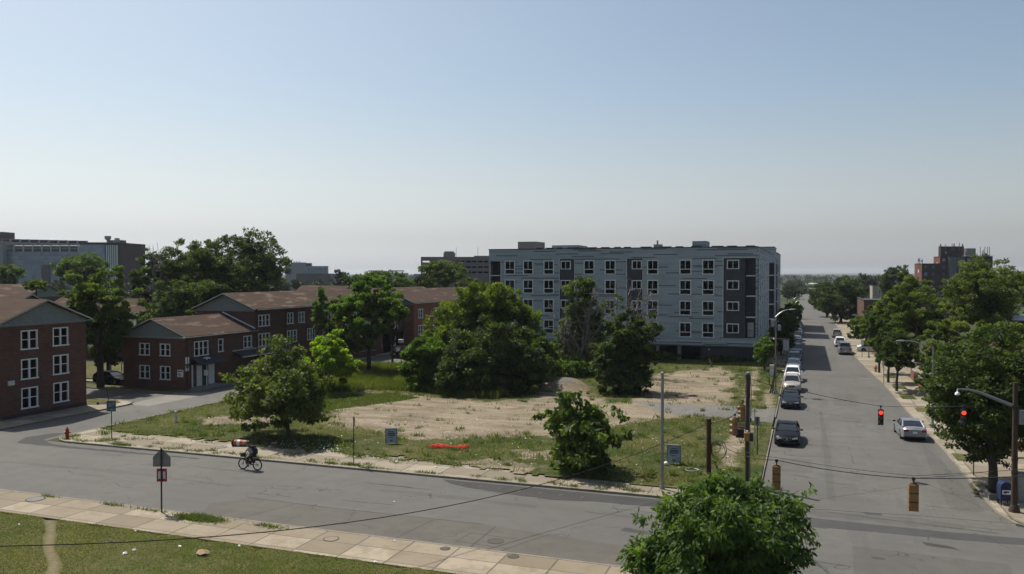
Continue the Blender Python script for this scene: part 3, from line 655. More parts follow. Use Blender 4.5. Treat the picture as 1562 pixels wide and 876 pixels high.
def gable_roof(b, loc, x0, x1, y0, y1, ze, zr, axis, t=.22, ends=(1, 1), inset=.42):
    """pitched roof over the rectangle, ridge along axis, with shingled gable walls"""
    if axis == 'y': P = lambda a, c, z: (c, a, z); A0, A1, C0, C1 = y0, y1, x0, x1
    else: P = lambda a, c, z: (a, c, z); A0, A1, C0, C1 = x0, x1, y0, y1
    cm = (C0+C1)/2; mb = MB()
    for sg, C in ((-1, C0), (1, C1)):
        q = [P(A0, C, ze-.02), P(A1, C, ze-.02), P(A1, cm, zr), P(A0, cm, zr)]; mb.face(q); mb.face([(a, b_, c-t) for a, b_, c in q])
        for A in (A0, A1): mb.face([P(A, C, ze-.02), P(A, cm, zr), P(A, cm, zr-t), P(A, C, ze-.02-t)])
        mb.face([P(A0, C, ze-.02), P(A1, C, ze-.02), P(A1, C, ze-.02-t), P(A0, C, ze-.02-t)])
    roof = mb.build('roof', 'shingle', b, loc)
    for on, A, dr in ((ends[0], A0+inset-.03, -1), (ends[1], A1-inset+.03, 1)):
        if not on: continue
        g = MB(); k = (zr-ze)/(cm-C0); e = inset
        g.face([P(A, C0+e, ze-.35), P(A, C1-e, ze-.35), P(A, C1-e, ze+k*e-t-.02), P(A, cm, zr-t-.02), P(A, C0+e, ze+k*e-t-.02)])
        gg = g.build('gable', 'shingle_grey', b, loc)
        f = MB()
        for C in (C0, C1): f.tube([P(A0 if dr < 0 else A1, C, ze-.12), P(A0 if dr < 0 else A1, cm, zr-.1)], .07, 5)
        f.build('barge_board', 'shingle_grey', b, loc)
        v = MB(); a_ = A+dr*.06; v.face([P(a_, cm-.75, zr-t-.06-.75*k*1.0), P(a_, cm+.75, zr-t-.06-.75*k*1.0), P(a_, cm, zr-t-.06)]); v.build('gable_vent', 'dark_metal', gg)
    return roof

def gutter(b, loc, pts, name='gutter'):
    mb = MB(); mb.tube(pts, .06, 6); return mb.build(name, 'board_frame', b, loc)

# ---- three storey brick block at the left
L1 = (-66.3, 56, 0)
b1 = empty('brick_apartment_building', L1, 0, 'three storey brown brick block with a grey gable at the left edge of the photo', 'building', 'brick apartment buildings')
F = Face(-66.3, 51.5, 0, 1, 1, 0)
wins = [(2.05, 3.75, 6.2, 7.9), (5.35, 7.05, 6.25, 7.95), (2.05, 3.75, 3.5, 5.3), (5.35, 7.05, 3.55, 5.35), (2.05, 3.75, .85, 2.7), (5.35, 7.05, .9, 2.75)]
mb = MB(); F.wall(mb, 0, 9.1, 0, 8.45, wins)
F2 = Face(-130, 51.5, 1, 0, 0, -1); F3 = Face(-130, 60.6, 1, 0, 0, 1)
nw = [(3+i*4.0, 4.5+i*4.0, z, z+1.7) for i in range(15) for z in (.9, 3.6, 6.25)]
F2.wall(mb, 0, 63.7, 0, 8.45, nw); F3.wall(mb, 0, 63.7, 0, 8.45, [])
Face(-130, 51.5, 0, 1, -1, 0).wall(mb, 0, 9.1, 0, 8.45)
mb.build('wall', 'brick', b1, L1)
for i, h in enumerate(wins): brick_window(F, *h, b1, L1, 2, ac=(i == 0))
for h in nw[-12:]: brick_window(F2, *h, b1, L1, 2)
gable_roof(b1, L1, -130.4, -65.85, 51.1, 61.0, 8.66, 10.65, 'x')
mb = MB(); F.box(mb, .75, 1.35, 3.1, 3.5, .0, .12); mb.build('wall_lamp', 'pale_trim', b1, L1)
mb = MB(); F.box(mb, 0, 9.1, 0, .45, 0, .04); mb.build('plinth', 'brick_dark', b1, L1)
gutter(b1, L1, [(-65.8, 51.1, 8.5), (-65.8, 61, 8.5)])

# ---- stepped brick block in the middle: two storey front, three storey behind
L2 = (-68.8, 72.1, 0)
b2 = empty('brick_apartment_building', L2, 0, 'stepped brick apartment block with a low two storey front and a white entrance porch', 'building', 'brick apartment buildings')
FF = Face(-73.3, 72.1, 1, 0, 0, -1); SF = Face(-64.5, 72.1, 0, 1, 1, 0)
fw_ = [(2.35, 3.85, 3.85, 5.2), (5.3, 6.75, 3.85, 5.2), (2.35, 3.85, 1.2, 2.7), (5.3, 6.75, 1.2, 2.7)]
mb = MB(); FF.wall(mb, 0, 8.8, 0, 5.9, fw_)
sw = [(1.4, 3.7, 3.75, 5.4), (5.35, 6.25, 3.9, 5.4), (9.9, 11.5, 3.95, 5.4)]
door = (2.6, 3.6, .35, 2.65)
SF.wall(mb, 0, 12, 0, 5.9, sw+[door])
Face(-73.3, 72.1, 0, 1, -1, 0).wall(mb, 0, 12, 0, 5.9)
tw = []
u = 12.8
for i in range(5):
    tw += [(u, u+2.3, 6.4, 7.85), (u, u+2.3, 3.9, 5.5)]
    tw += [(u+6.0, u+7.4, 6.4, 7.85), (u+8.6, u+10.0, 6.4, 7.85), (u+6.0, u+8.2, 3.9, 5.5), (u+10.6, u+12.6, 3.9, 5.5), (u+6, u+7.4, 1.1, 2.8)]
    u += 14.4
TE = 72.1+12; TL = 68
tw = [h for h in tw if h[1] < TL-1]
SF.wall(mb, 12, TL, 0, 8.45, tw)
FT = Face(-73.3, TE, 1, 0, 0, -1); FT.wall(mb, 0, 8.8, 5.9, 8.45)
Face(-73.3, TE, 0, 1, -1, 0).wall(mb, 0, TL-12, 0, 8.45); Face(-73.3, 72.1+TL, 1, 0, 0, 1).wall(mb, 0, 8.8, 0, 8.45)
mb.build('wall', 'brick', b2, L2)
for h in fw_: brick_window(FF, *h, b2, L2)
for h, n in zip(sw, (3, 1, 2)): brick_window(SF, *h, b2, L2, n)
for h in tw: brick_window(SF, *h, b2, L2, 3 if h[1]-h[0] > 1.9 else 2)
gable_roof(b2, L2, -73.8, -64.0, 71.65, TE, 6.1, 8.05, 'y', ends=(1, 0))
gable_roof(b2, L2, -73.8, -64.0, TE-.45, 72.1+TL+.4, 8.66, 10.6, 'y')
mb = MB(); mb.tube([(-68.9, TE-.5, 8.2), (-64.0, TE-.5, 6.25)], .09, 6); mb.build('flashing', 'pale_trim', b2, L2)
gutter(b2, L2, [(-63.95, 71.6, 5.95), (-63.95, TE, 5.95)]); gutter(b2, L2, [(-73.8, 71.55, 5.95), (-64, 71.55, 5.95)]); gutter(b2, L2, [(-63.95, TE, 8.5), (-63.95, 72+TL, 8.5)])
# porch
p = MB(); SF.box(p, .9, 5.0, 3.5, 3.62, 0, .02); 
p.face([SF.p(.9, 3.6, 0), SF.p(5.0, 3.6, 0), SF.p(5.2, 2.95, 1.5), SF.p(.7, 2.95, 1.5)]); SF.box(p, .7, 5.2, 2.83, 2.95, 0, 1.5)
po = p.build('porch_roof', 'roof_dark', b2, L2)
p = MB(); SF.box(p, .68, 5.22, 2.79, 2.92, 1.5, 1.56); p.face([SF.p(.7, 2.95, 1.5), SF.p(.7, 2.95, 0), SF.p(.9, 3.62, 0)]); p.build('fascia', 'pale_trim', po)
p = MB(); SF.box(p, .95, 1.1, .3, 2.8, .02, .12); SF.box(p, 1.75, 2.55, .3, 2.78, .02, .1); SF.box(p, 3.65, 4.6, .3, 2.78, .02, .1); SF.box(p, 2.55, 3.65, 2.62, 2.78, .02, .08); p.build('door_surround', 'white_trim', b2, L2)
p = MB(); SF.box(p, 2.6, 3.6, .35, 2.62, -.12, -.06); dd_ = p.build('door', 'dark_metal', b2, L2)
p = MB(); SF.box(p, 2.85, 3.35, 1.55, 2.3, -.058, -.05); p.build('pane', 'glass', dd_)
p = MB(); SF.box(p, 2.95, 3.25, 1.1, 1.3, -.058, -.04); p.build('notice', 'sign_white', dd_)
p = MB(); SF.box(p, .8, 5.0, 0, .28, 0, 1.7); SF.box(p, 1.2, 4.6, .28, .33, 0, 1.1); p.build('door_step', 'concrete', b2, L2)
# long entrance canopy further along the side wall
p = MB(); p.face([SF.p(8.0, 3.7, 0), SF.p(19.5, 3.7, 0), SF.p(19.5, 3.1, 1.4), SF.p(8., 3.1, 1.4)]); SF.box(p, 8, 19.5, 3.0, 3.1, 0, 1.4); p.build('canopy', 'roof_dark', b2, L2)
p = MB(); SF.box(p, 8, 19.5, 3.0, 3.12, 1.4, 1.46); SF.box(p, 7.9, 19.6, 3.7, 3.8, 0, .06); p.build('canopy_fascia', 'pale_trim', b2, L2)
# plates on the corner
p = MB(); SF.box(p, .0, .55, 3.0, 3.75, .02, .06); sg = tag(p.build('wall_sign', 'sign_white'), 'white upper wall sign on the brick corner beside the porch', 'sign')
p = MB(); SF.box(p, .0, .5, 2.55, 2.78, .02, .06); SF.box(p, .0, .5, 2.2, 2.54, .02, .055)
o = tag(p.build('wall_sign', 'sign_white'), 'small green and white wall sign under the upper sign on the brick corner', 'sign')
p = MB(); SF.box(p, .02, .48, 2.57, 2.76, .061, .066); p.build('sign_panel', 'sign_green', o)
p = MB(); FF.box(p, 7.75, 8.55, 1.55, 2.35, .02, .06); o = tag(p.build('wall_sign', 'sign_white'), 'pale notice board with red lettering low on the brick wall left of the corner', 'sign')
p = MB(); FF.box(p, 7.82, 8.48, 2.1, 2.25, .062, .066); FF.box(p, 7.9, 8.2, 1.8, 1.95, .062, .066); FF.box(p, 7.9, 8.4, 1.65, 1.72, .062, .066); p.build('lettering', 'sign_maroon', o)

for u in (12.35, 18.4, 32.8, 47.2):
    q = MB(); q.tube([SF.p(u, .2, .07), SF.p(u, 8.35, .07)], .045, 5); q.build('downpipe', 'rust_brown', b2, L2)
q = MB(); q.tube([SF.p(.25, .2, .07), SF.p(.25, 5.8, .07)], .045, 5); q.build('downpipe', 'rust_brown', b2, L2)
# ---- further brick block beyond the parked car
L3 = (-64.5, 126, 0)
b3 = empty('brick_apartment_building', L3, 0, 'red brick apartment block with a brown roof behind the big bush, beyond the black car', 'building', 'brick apartment buildings')
Y3 = 124.0
S3 = Face(-62.5, Y3, 0, 1, 1, 0); E3 = Face(-72.3, Y3, 1, 0, 0, -1)
zt = PXp(622, 465, -62.5)[1]
h3 = []
for u in (1.6, 7.8, 10.6, 16, 22, 25, 31): 
    for z in (5.4, 2.6): h3.append((u, u+1.9, z, z+1.55))
mb = MB(); S3.wall(mb, 0, 46, 0, 7.9, h3)
e3 = [(1.5, 3.0, 5.4, 6.9), (5.8, 7.3, 5.4, 6.9), (1.5, 3.0, 2.7, 4.2), (5.8, 7.3, 2.7, 4.2)]
E3.wall(mb, 0, 9.8, 0, 7.9, e3); Face(-72.3, Y3, 0, 1, -1, 0).wall(mb, 0, 46, 0, 7.9)
mb.build('wall', 'brick_red', b3, L3)
for h in h3: brick_window(S3, *h, b3, L3)
for h in e3: brick_window(E3, *h, b3, L3)
gable_roof(b3, L3, -72.8, -62.0, Y3-.5, Y3+46.5, 8.1, 10.3, 'y')
mb = MB(); mb.face([S3.p(4, 2.4, 0), S3.p(12, 2.4, 0), S3.p(12, 1.8, 1.4), S3.p(4, 1.8, 1.4)]); S3.box(mb, 4, 12, 1.7, 1.8, 0, 1.4); mb.build('canopy', 'roof_dark', b3, L3)
gutter(b3, L3, [(-61.95, Y3-.5, 7.95), (-61.95, Y3+46, 7.95)])
# low brick block between, seen under the tree (entrance court)
L5 = (-72, 118, 0)
b5 = empty('brick_annex', L5, 0, 'low brick entrance annex with a white gabled porch behind the black car', 'building')
mb = MB(); Face(-74, 117, 1, 0, 0, -1).wall(mb, 0, 9.5, 0, 3.2, [(3, 5.5, .3, 2.5)]); Face(-64.5, 117, 0, 1, 1, 0).wall(mb, 0, 6.9, 0, 3.2); mb.box(-74, -64.5, 117, 123.9, 3.2, 3.4); mb.build('wall', 'brick_red', b5, L5)
mb = MB(); mb.face([(-72, 116.5, 3.2), (-66, 116.5, 3.2), (-69, 116.5, 4.5)]); mb.face([(-72, 116.5, 3.2), (-69, 116.5, 4.5), (-69, 123.8, 4.5), (-72, 123.8, 3.5)]); mb.face([(-66, 116.5, 3.2), (-69, 116.5, 4.5), (-69, 123.8, 4.5), (-66, 123.8, 3.5)]); mb.build('porch_roof', 'shingle_grey', b5, L5)
mb = MB(); mb.box(-71, -68.5, 117.1, 117.15, .3, 2.5); mb.build('door', 'dark_opening', b5, L5)
mb = MB(); mb.box(-73.5, -71.2, 116.9, 116.98, .3, 2.6); mb.build('panel', 'pale_trim', b5, L5)
def lowwall(x0, y0, x1, y1, h, t, mat, label, group=None):
    mb = MB(); d = Vector((x1-x0, y1-y0)).normalized(); n_ = Vector((-d.y, d.x))*t/2
    mb.prism([(x0-n_.x, y0-n_.y), (x1-n_.x, y1-n_.y), (x1+n_.x, y1+n_.y), (x0+n_.x, y0+n_.y)], 0, h)
    o = mb.build('garden_wall', mat); tag(o, label, 'wall', group)
    c = MB(); n2 = n_*1.15; c.prism([(x0-n2.x, y0-n2.y), (x1-n2.x, y1-n2.y), (x1+n2.x, y1+n2.y), (x0+n2.x, y0+n2.y)], h, h+.08); c.build('coping', 'concrete', o); return o
lowwall(-66, 103, -63.5, 112.5, 1.0, .4, 'brick', 'low brick garden wall behind the dark street tree, left of the black car')
lowwall(12.3, 98, 12.5, 111, 1.35, .3, 'brick_red', 'low red brick wall along the pavement behind the three street trees')

# brick rows further back on the left: long roofs seen between the trees
def row_house(px0, px1, Zd, pyr, label, depth=9, eave=8.4, mat='brick', windows=True):
    x0, y0 = D(px0, Zd); x1, _ = D(px1, Zd); zr = ZH(pyr, Zd)
    eave = zr-2.3; loc = ((x0+x1)/2, y0, 0)
    b = empty('brick_apartment_building', loc, 0, label, 'building', 'brick apartment buildings')
    F = Face(x0, y0, 1, 0, 0, -1); L = x1-x0
    hs = [(u, u+1.5, z, z+1.6) for u in np.arange(2, L-3, 4.) for z in (eave-2.3, eave-5)] if windows else []
    mb = MB(); F.wall(mb, 0, L, 0, eave, hs); Face(x0, y0, 0, 1, -1, 0).wall(mb, 0, depth, 0, eave); Face(x1, y0, 0, 1, 1, 0).wall(mb, 0, depth, 0, eave); mb.build('wall', mat, b, loc)
    for h in hs[:24]: brick_window(F, *h, b, loc)
    gable_roof(b, loc, x0-.4, x1+.4, y0-.4, y0+depth, eave+.1, zr, 'x')
    return b
row_house(-260, 108, 97, 447, 'brown roofed brick block directly behind the leftmost block')
row_house(-150, 128, 175, 433, 'long brown roof behind the small pale tree at the left', windows=False)
row_house(60, 330, 128, 455, 'brick block hidden behind the large trees at the left')
row_house(445, 530, 178, 436, 'small brown roofed brick block beyond the ridge of the stepped block', windows=False)

# ---- the grey apartment building under construction
LG = (-26.5, 121.5, 0); YG = 121.5
g = empty('grey_apartment_building', LG, 0, 'large five storey grey apartment building with striped lap siding beside the street', 'building')
FG = Face(-47.8, YG, 1, 0, 0, -1); X0 = -47.8
rows = [(15.1, 13.7, 12.92), (12.1, 10.7, 9.92), (9.05, 7.65, 6.87), (5.85, 4.4, 3.65)]
cols = [(-45.1, -43.35), (-42.0, -40.3), (-38.6, -36.9), (-32.1, -30.4), (-28.8, -27.1), (-22.3, -20.6), (-17.5, -15.75), (-14.2, -12.45)]
bays = [(-36.0, -33.6, [(-35.85, -34.2)]), (-25.4, -23.0, [(-24.65, -23.1)]), (-11.2, -8.0, [(-10.7, -8.95)])]
holes = [(a-X0, b-X0, r[2], r[0]) for a, b in cols for r in rows]
bh = [(a-X0, b-X0, 3.75, 15.3) for a, b, _ in bays] + [(-8.0-X0, -6.4-X0-.25, 3.75, 15.3)] 
corner = (0, 2.0, 3.75, 15.0)
mb = MB(); FG.wall(mb, 0, 41.4, 2.5, 16.9, holes+bh+[corner], .1)
SG = Face(-6.4, YG, 0, 1, 1, 0)
sh = [(u, u+1.5, z-2.2, z) for u in (4.5, 11, 17, 23, 29, 35) for z in (15.1, 12.1, 9.05, 5.85)]
SG.wall(mb, 0, 40, 2.5, 16.9, sh+[(.25, 2.6, 3.75, 15.3)], .1)
Face(-47.8, YG, 0, 1, -1, 0).wall(mb, 0, 40, 2.5, 16.9); Face(-47.8, YG+40, 1, 0, 0, 1).wall(mb, 0, 41.4, 0, 16.9)
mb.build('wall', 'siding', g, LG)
mb = MB(); mb.box(-47.6, -6.6, YG+.2, YG+39.8, 16.2, 16.4); mb.build('roof', 'roof_dark', g, LG)
mb = MB(); FG.box(mb, -.06, 41.46, 16.86, 16.98, -.3, .06); SG.box(mb, .0, 40.06, 16.86, 16.98, -.3, .06)
r_ = random.Random(4); u = 8.
while u < 40:
    L = r_.uniform(.8, 1.8); FG.box(mb, u, u+L, 16.98, 17.1, -.3, .04); u += L+r_.uniform(.4, 1.6)
mb.build('coping', 'coping', g, LG)
# charcoal bays, set back a little
for a, b, ws in bays:
    mb = MB(); FB = Face(a, YG+.1, 1, 0, 0, -1); FB.wall(mb, 0, b-a, 3.75, 15.3, [(w0-a, w1-a, r[1], r[0]-.05) for w0, w1 in ws for r in rows], .1)
    mb.build('bay_cladding', 'charcoal', g, LG)
tr = MB()
for a in (-36.06, -25.46, -11.26): FG.box(tr, a-X0, a-X0+.1, 3.7, 15.35, 0, .03)
for b in (-33.6, -23.0): FG.box(tr, b-X0, b-X0+.06, 3.7, 15.35, 0, .03)
FG.box(tr, 2.0, 2.12, 3.7, 15.05, 0, .04); FG.box(tr, 0, 41.4, 3.05, 3.15, .0, .05); FG.box(tr, 36.6, 41.4, 15.3, 15.38, 0, .03); SG.box(tr, 0, 40, 3.05, 3.15, 0, .05); SG.box(tr, 0, 40, 16.0, 16.06, 0, .03)
tr.build('trim_board', 'pale_trim', g, LG)
def grey_window(F, u0, u1, zt, zb, zp, first=[None]):
    """frame round a sliding window with a dark panel beneath"""
    mb = MB(); t = .14
    F.box(mb, u0, u0+t, zp, zt, -.08, .035); F.box(mb, u1-t, u1, zp, zt, -.08, .035); F.box(mb, u0+t, u1-t, zt-t, zt, -.08, .03); F.box(mb, u0+t, u1-t, zp, zp+t*.8, -.08, .03)
    if zp < zb-.1: F.box(mb, u0+t, u1-t, zb-.05, zb+.06, -.08, .03)
    c = (u0+u1)/2-.05; F.box(mb, c, c+.07, (zb if zp < zb-.1 else zp+t)+.05, zt-t, -.08, .01)
    f = mb.build('window', 'white_trim', g, LG)
    q = MB(); F.box(q, u0+.05, u1-.05, max(zb, zp)+.03, zt-.05, -.098, -.07); q.build('pane', 'glass', f)
    if zp < zb-.1:
        q = MB(); F.box(q, u0+.05, u1-.05, zp+.05, zb-.02, -.09, -.03); q.build('vent_panel', 'louver', f)
    if r_.random() < .4:
        q = MB(); s0 = r_.random() < .5; q0 = u0+.12 if s0 else c+.09; q1 = c-.02 if s0 else u1-.12
        F.box(q, q0, q1, zb+.12, zt-.15, -.069, -.064); q.build('blind', 'far_grey', f)
for a, b in cols:
    for r in rows: grey_window(FG, a-X0, b-X0, r[0], r[1], r[2])
for a, b, ws in bays:
    FB = Face(a, YG+.1, 1, 0, 0, -1)
    for w0, w1 in ws:
        for r in rows: grey_window(FB, w0-a, w1-a, r[0]-.05, r[1], r[1])
for h in sh: grey_window(SG, h[0], h[1], h[3], h[2], h[2])
# recessed balconies: right corner and left corner
mb = MB()
mb.box(-8.0, -6.65, YG+1.5, YG+1.6, 3.75, 15.3); mb.box(-8.08, -8.0, YG+.1, YG+1.6, 3.75, 15.3)
mb.box(-47.75, -45.8, YG+1.6, YG+1.7, 3.75, 15.0); mb.box(-45.8, -45.72, YG+.1, YG+1.6, 3.75, 15.0); mb.build('balcony_recess', 'charcoal', g, LG)
for z in (3.7, 6.65, 9.7, 12.65):
    if z > 4:
        mb = MB(); mb.box(-7.99, -6.42, YG+.02, YG+1.5, z, z+.16); mb.build('balcony_floor', 'pale_trim', g, LG)
    mb = MB(); zz = z+.16; mb.tube([(-7.95, YG+.08, zz+1), (-6.45, YG+.08, zz+1)], .025, 5); mb.tube([(-6.45, YG+.08, zz+1), (-6.45, YG+1.4, zz+1)], .025, 5)
    for k in range(8): mb.tube([(-7.9+k*.2, YG+.08, zz), (-7.9+k*.2, YG+.08, zz+1)], .01, 4)
    mb.build('balcony_railing', 'dark_metal', g, LG)
    if z > 4:
        mb = MB(); mb.box(-47.78, -45.8, YG+.02, YG+1.6, z, z+.16); mb.build('balcony_floor', 'pale_trim', g, LG)
mb = MB(); mb.box(-47.74, -47.6, YG+.04, YG+.2, 3.75, 15.); mb.build('corner_post', 'pale_trim', g, LG)
mb = MB(); mb.box(-7.85, -7.0, YG+1.42, YG+1.49, 3.8, 5.9); mb.build('balcony_door', 'pale_trim', g, LG)
# ground floor: open garage at the left, dark wall at the right
mb = MB(); mb.box(-47.5, -6.6, YG+.3, YG+39, 2.3, 2.52); mb.build('podium_slab', 'grey_concrete', g, LG)
mb = MB(); mb.box(-47.4, -6.5, YG+10, YG+10.3, 0, 2.3); mb.box(-14.5, -6.5, YG+.5, YG+.8, 0, 2.3); mb.box(-6.8, -6.5, YG+.8, YG+39, 0, 2.3); mb.build('ground_floor_wall', 'charcoal', g, LG)
for x in (-47, -40.5, -34, -27.5, -21, -17.8): 
    mb = MB(); mb.box(x, x+.45, YG+.5, YG+.95, 0, 2.3); mb.build('column', 'concrete', g, LG)
mb = MB(); mb.tube([(-13.2, YG+.45, 1.9), (-13.2, YG+.3, 1.9)], .12, 8); mb.build('wall_lamp', 'pale_trim', g, LG)
# roof structures
def rooftop(px0, px1, py, Y, dy, mats, label_name):
    x0, z1 = PYp(px0, py, Y); x1, _ = PYp(px1, py, Y); mb = MB(); mb.box(x0, x1, Y, Y+dy, 16.3, z1); o = mb.build(label_name, mats, g, LG)
    q = MB(); q.box(x0-.12, x1+.12, Y-.12, Y+dy+.12, z1, z1+.15); q.build('coping', 'coping', o); return o, x0, x1, z1
o, x0, x1, z1 = rooftop(790, 818, 369, 135, 5, 'beige_wall', 'stair_penthouse')
q = MB()
for k in range(4): q.box(x0+.2+k*(x1-x0)/4, x0+(x1-x0)/4*(k+1)-.1, 134.95, 134.98, z1-1.1, z1-.3)
q.build('louver', 'louver', o)
rooftop(842, 882, 374.5, 130, 6, 'siding', 'elevator_penthouse'); rooftop(1056, 1078, 368, 126, 4, 'siding', 'stair_penthouse')
mb = MB(); x, z = PYp(1003, 367, 130); mb.tube([(x, 130, 16.4), (x, 130, z)], .15, 6); x2, z2 = PYp(997, 373, 130); mb.box(x2, x2+1.3, 130, 131, 16.4, z2); mb.build('roof_vent', 'grey_metal', g, LG)
# further wings up the street
def wing(y0, y1, xe, h, label):
    loc = (xe-8, y0, 0); o = empty('grey_apartment_wing', loc, 0, label, 'building', 'wings of the grey apartment building')
    F = Face(-47, y0, 1, 0, 0, -1); Sd = Face(xe, y0, 0, 1, 1, 0); L = xe+47
    mb = MB(); F.wall(mb, 0, L-1.9, 0, h); Sd.wall(mb, 0, y1-y0, 0, h, [(u, u+1.6, z, z+1.6) for u in np.arange(2, y1-y0-2, 5) for z in (4.3, 7.5, 10.6, 13.7)], .12)
    F.wall(mb, L-1.9, L, 15.3 if h > 15.5 else h-1, h); mb.box(-47, xe-.1, y0+.1, y1, h-.4, h-.3); Face(-47, y1, 1, 0, 0, 1).wall(mb, 0, L, 0, h)
    mb.build('wall', 'siding', o, loc)
    q = MB(); q.box(xe-1.9, xe-.02, y0+1.4, y0+1.5, 0, h-1); q.box(xe-1.98, xe-1.9, y0, y0+1.5, 0, h-1); q.build('balcony_recess', 'charcoal', o, loc)
    for z in (3.4, 6.5, 9.5, 12.6):
        q = MB(); q.box(xe-1.89, xe-.02, y0+.02, y0+1.4, z, z+.2); q.build('balcony_floor', 'pale_trim', o, loc)
    for u in np.arange(2, y1-y0-2, 5):
        for z in (4.3, 7.5, 10.6, 13.7):
            q = MB(); Sd.box(q, u+.05, u+1.55, z+.05, z+1.55, -.11, -.06); w_ = q.build('window', 'glass', o, loc)
    q = MB(); q.box(xe-48, xe+.06, y0-.06, y1+.06, h, h+.14); q.build('coping', 'coping', o, loc)
wing(179, 192, -6.1, 18.6, 'taller grey wing standing out behind the grey apartment building')
wing(197, 222, -6.0, 17.8, 'farthest narrow grey wing up the street behind the grey apartment building')

# ================================================================== FAR BUILDINGS
def far_box(b, loc, px0, px1, pyt, Zd, depth, mat, name='wall', z0=0., pad=0):
    x0, y0 = D(px0, Zd); x1, y1 = D(px1, Zd); z1 = ZH(pyt, Zd)
    n = Vector((-math.sin(YAW), math.cos(YAW)))*depth
    mb = MB(); mb.prism([(x0, y0), (x1, y1), (x1+n.x, y1+n.y), (x0+n.x, y0+n.y)], z0, z1); return mb.build(name, mat, b, loc)
def far_building(px, Zd, name, label, group=None):
    x, y = D(px, Zd); return empty(name, (x, y, 0), 0, label, 'building', group), (x, y, 0)
# glass building on the far left
b, loc = far_building(55, 420, 'glass_office_building', 'long blue glass building with rooftop cooling plant, far left skyline')
far_box(b, loc, -60, 121, 384, 420, 3, 'curtain'); far_box(b, loc, -60, 4.5, 368, 416, 3, 'far_grey', 'end_wall'); far_box(b, loc, -60, 6, 354, 440, 10, 'brick_brown', 'chimney_block')
far_box(b, loc, 64, 76, 404, 419.4, .5, 'louver', 'dark_panel'); far_box(b, loc, 54, 63, 408, 419.3, .5, 'far_grey', 'pale_panel')
for py in (376.5, 379): far_box(b, loc, 5, 122, py, 419, 3, 'far_grey', 'plant_deck', ZH(py+1.0, 419))
far_box(b, loc, 6, 119, 375.2, 423, 2, 'louver', 'plant_screen', ZH(384, 424))
for py in (390, 396, 401): far_box(b, loc, 5, 121, py, 419.8, .3, 'louver', 'facade_line', ZH(py+.45, 419.8))
for k in range(9):
    o = far_box(b, loc, 2.5+k*14.6, 2.5+k*14.6+12.4, 364.6+.35*k, 421, 2, 'far_grey', 'cooling_unit', ZH(374.5, 421))
    far_box(o, loc, 3.6+k*14.6, 2.5+k*14.6+11.3, 365.4+.35*k, 420.7, .3, 'dark_opening', 'fan_louver', ZH(369+.35*k, 420.7))
for k in range(9): far_box(b, loc, 7+k*14, 7.8+k*14, 374, 418.6, 1, 'pale_trim', 'steel_post', ZH(384, 418))
# dark brick box with white fins
b, loc = far_building(175, 380, 'brick_office_building', 'dark brick building with white vertical fins beside the blue glass building')
far_box(b, loc, 122, 181, 370.5, 380, 28, 'brick_dark'); far_box(b, loc, 122, 160, 373.5, 379.6, .4, 'curtain', 'glass_wall'); far_box(b, loc, 160, 179, 374, 379.7, .3, 'louver', 'window_recess'); far_box(b, loc, 121.5, 181.3, 369.8, 379.8, 28.4, 'louver', 'roof_edge', ZH(370.5, 380))
far_box(b, loc, 163, 187, 366.5, 388, 4, 'louver', 'roof_plant', ZH(371, 388))
for k in range(6): far_box(b, loc, 162.3+k*3.1, 163.5+k*3.1, 374, 379.4, .8, 'white_wall', 'fin')
x, y = D(165, 388); mb = MB(); z0 = ZH(370, 388); mb.lathe([(.5, 0), (.5, .9), (1.4, 1.6), (1.5, 3), (1., 3.1)], (x, y, z0), 10); mb.build('exhaust_stack', 'far_grey', b, loc)
x, y = D(179, 388); mb = MB(); mb.lathe([(1.6, 0), (1.6, 1.1), (1.2, 1.2), (1.1, 2)], (x, y, z0), 10); mb.build('exhaust_stack', 'far_grey', b, loc)
# pale far building beyond the big tree
b, loc = far_building(470, 560, 'white_office_building', 'pale far building with stepped roof just right of the largest tree')
far_box(b, loc, 436, 499, 406, 560, 4, 'far_grey'); far_box(b, loc, 437, 466, 400.5, 561, 2, 'far_grey', 'roof_plant'); far_box(b, loc, 466, 475, 401.5, 561, 2, 'louver', 'roof_plant')
far_box(b, loc, 470, 496, 409, 559.4, .6, 'curtain', 'window_band', ZH(412.5, 559)); far_box(b, loc, 452, 505, 417.5, 540, 12, 'louver', 'podium')
for k in range(5): far_box(b, loc, 440+k*4, 441+k*4, 398.5, 565, .5, 'louver', 'mast', ZH(401, 565))
# stadium rim and light racks
b, loc = far_building(590, 900, 'stadium', 'faint stadium rim with two light racks above the far trees')
far_box(b, loc, 560, 622, 416.6, 900, 6, 'far_grey')
for a, c in ((562, 581), (592, 616)):
    far_box(b, loc, a, c, 412.6, 898, 2, 'far_grey', 'light_rack', ZH(414.4, 898))
    for q in (a+1, c-2): far_box(b, loc, q, q+.8, 413.5, 899, 1, 'louver', 'rack_post')
b, loc = far_building(635, 700, 'white_office_building', 'tiny pale far block left of the parking garage'); far_box(b, loc, 631, 641, 418, 700, 20, 'far_grey'); far_box(b, loc, 632, 634, 419.5, 699, .6, 'curtain', 'window_band', 5)
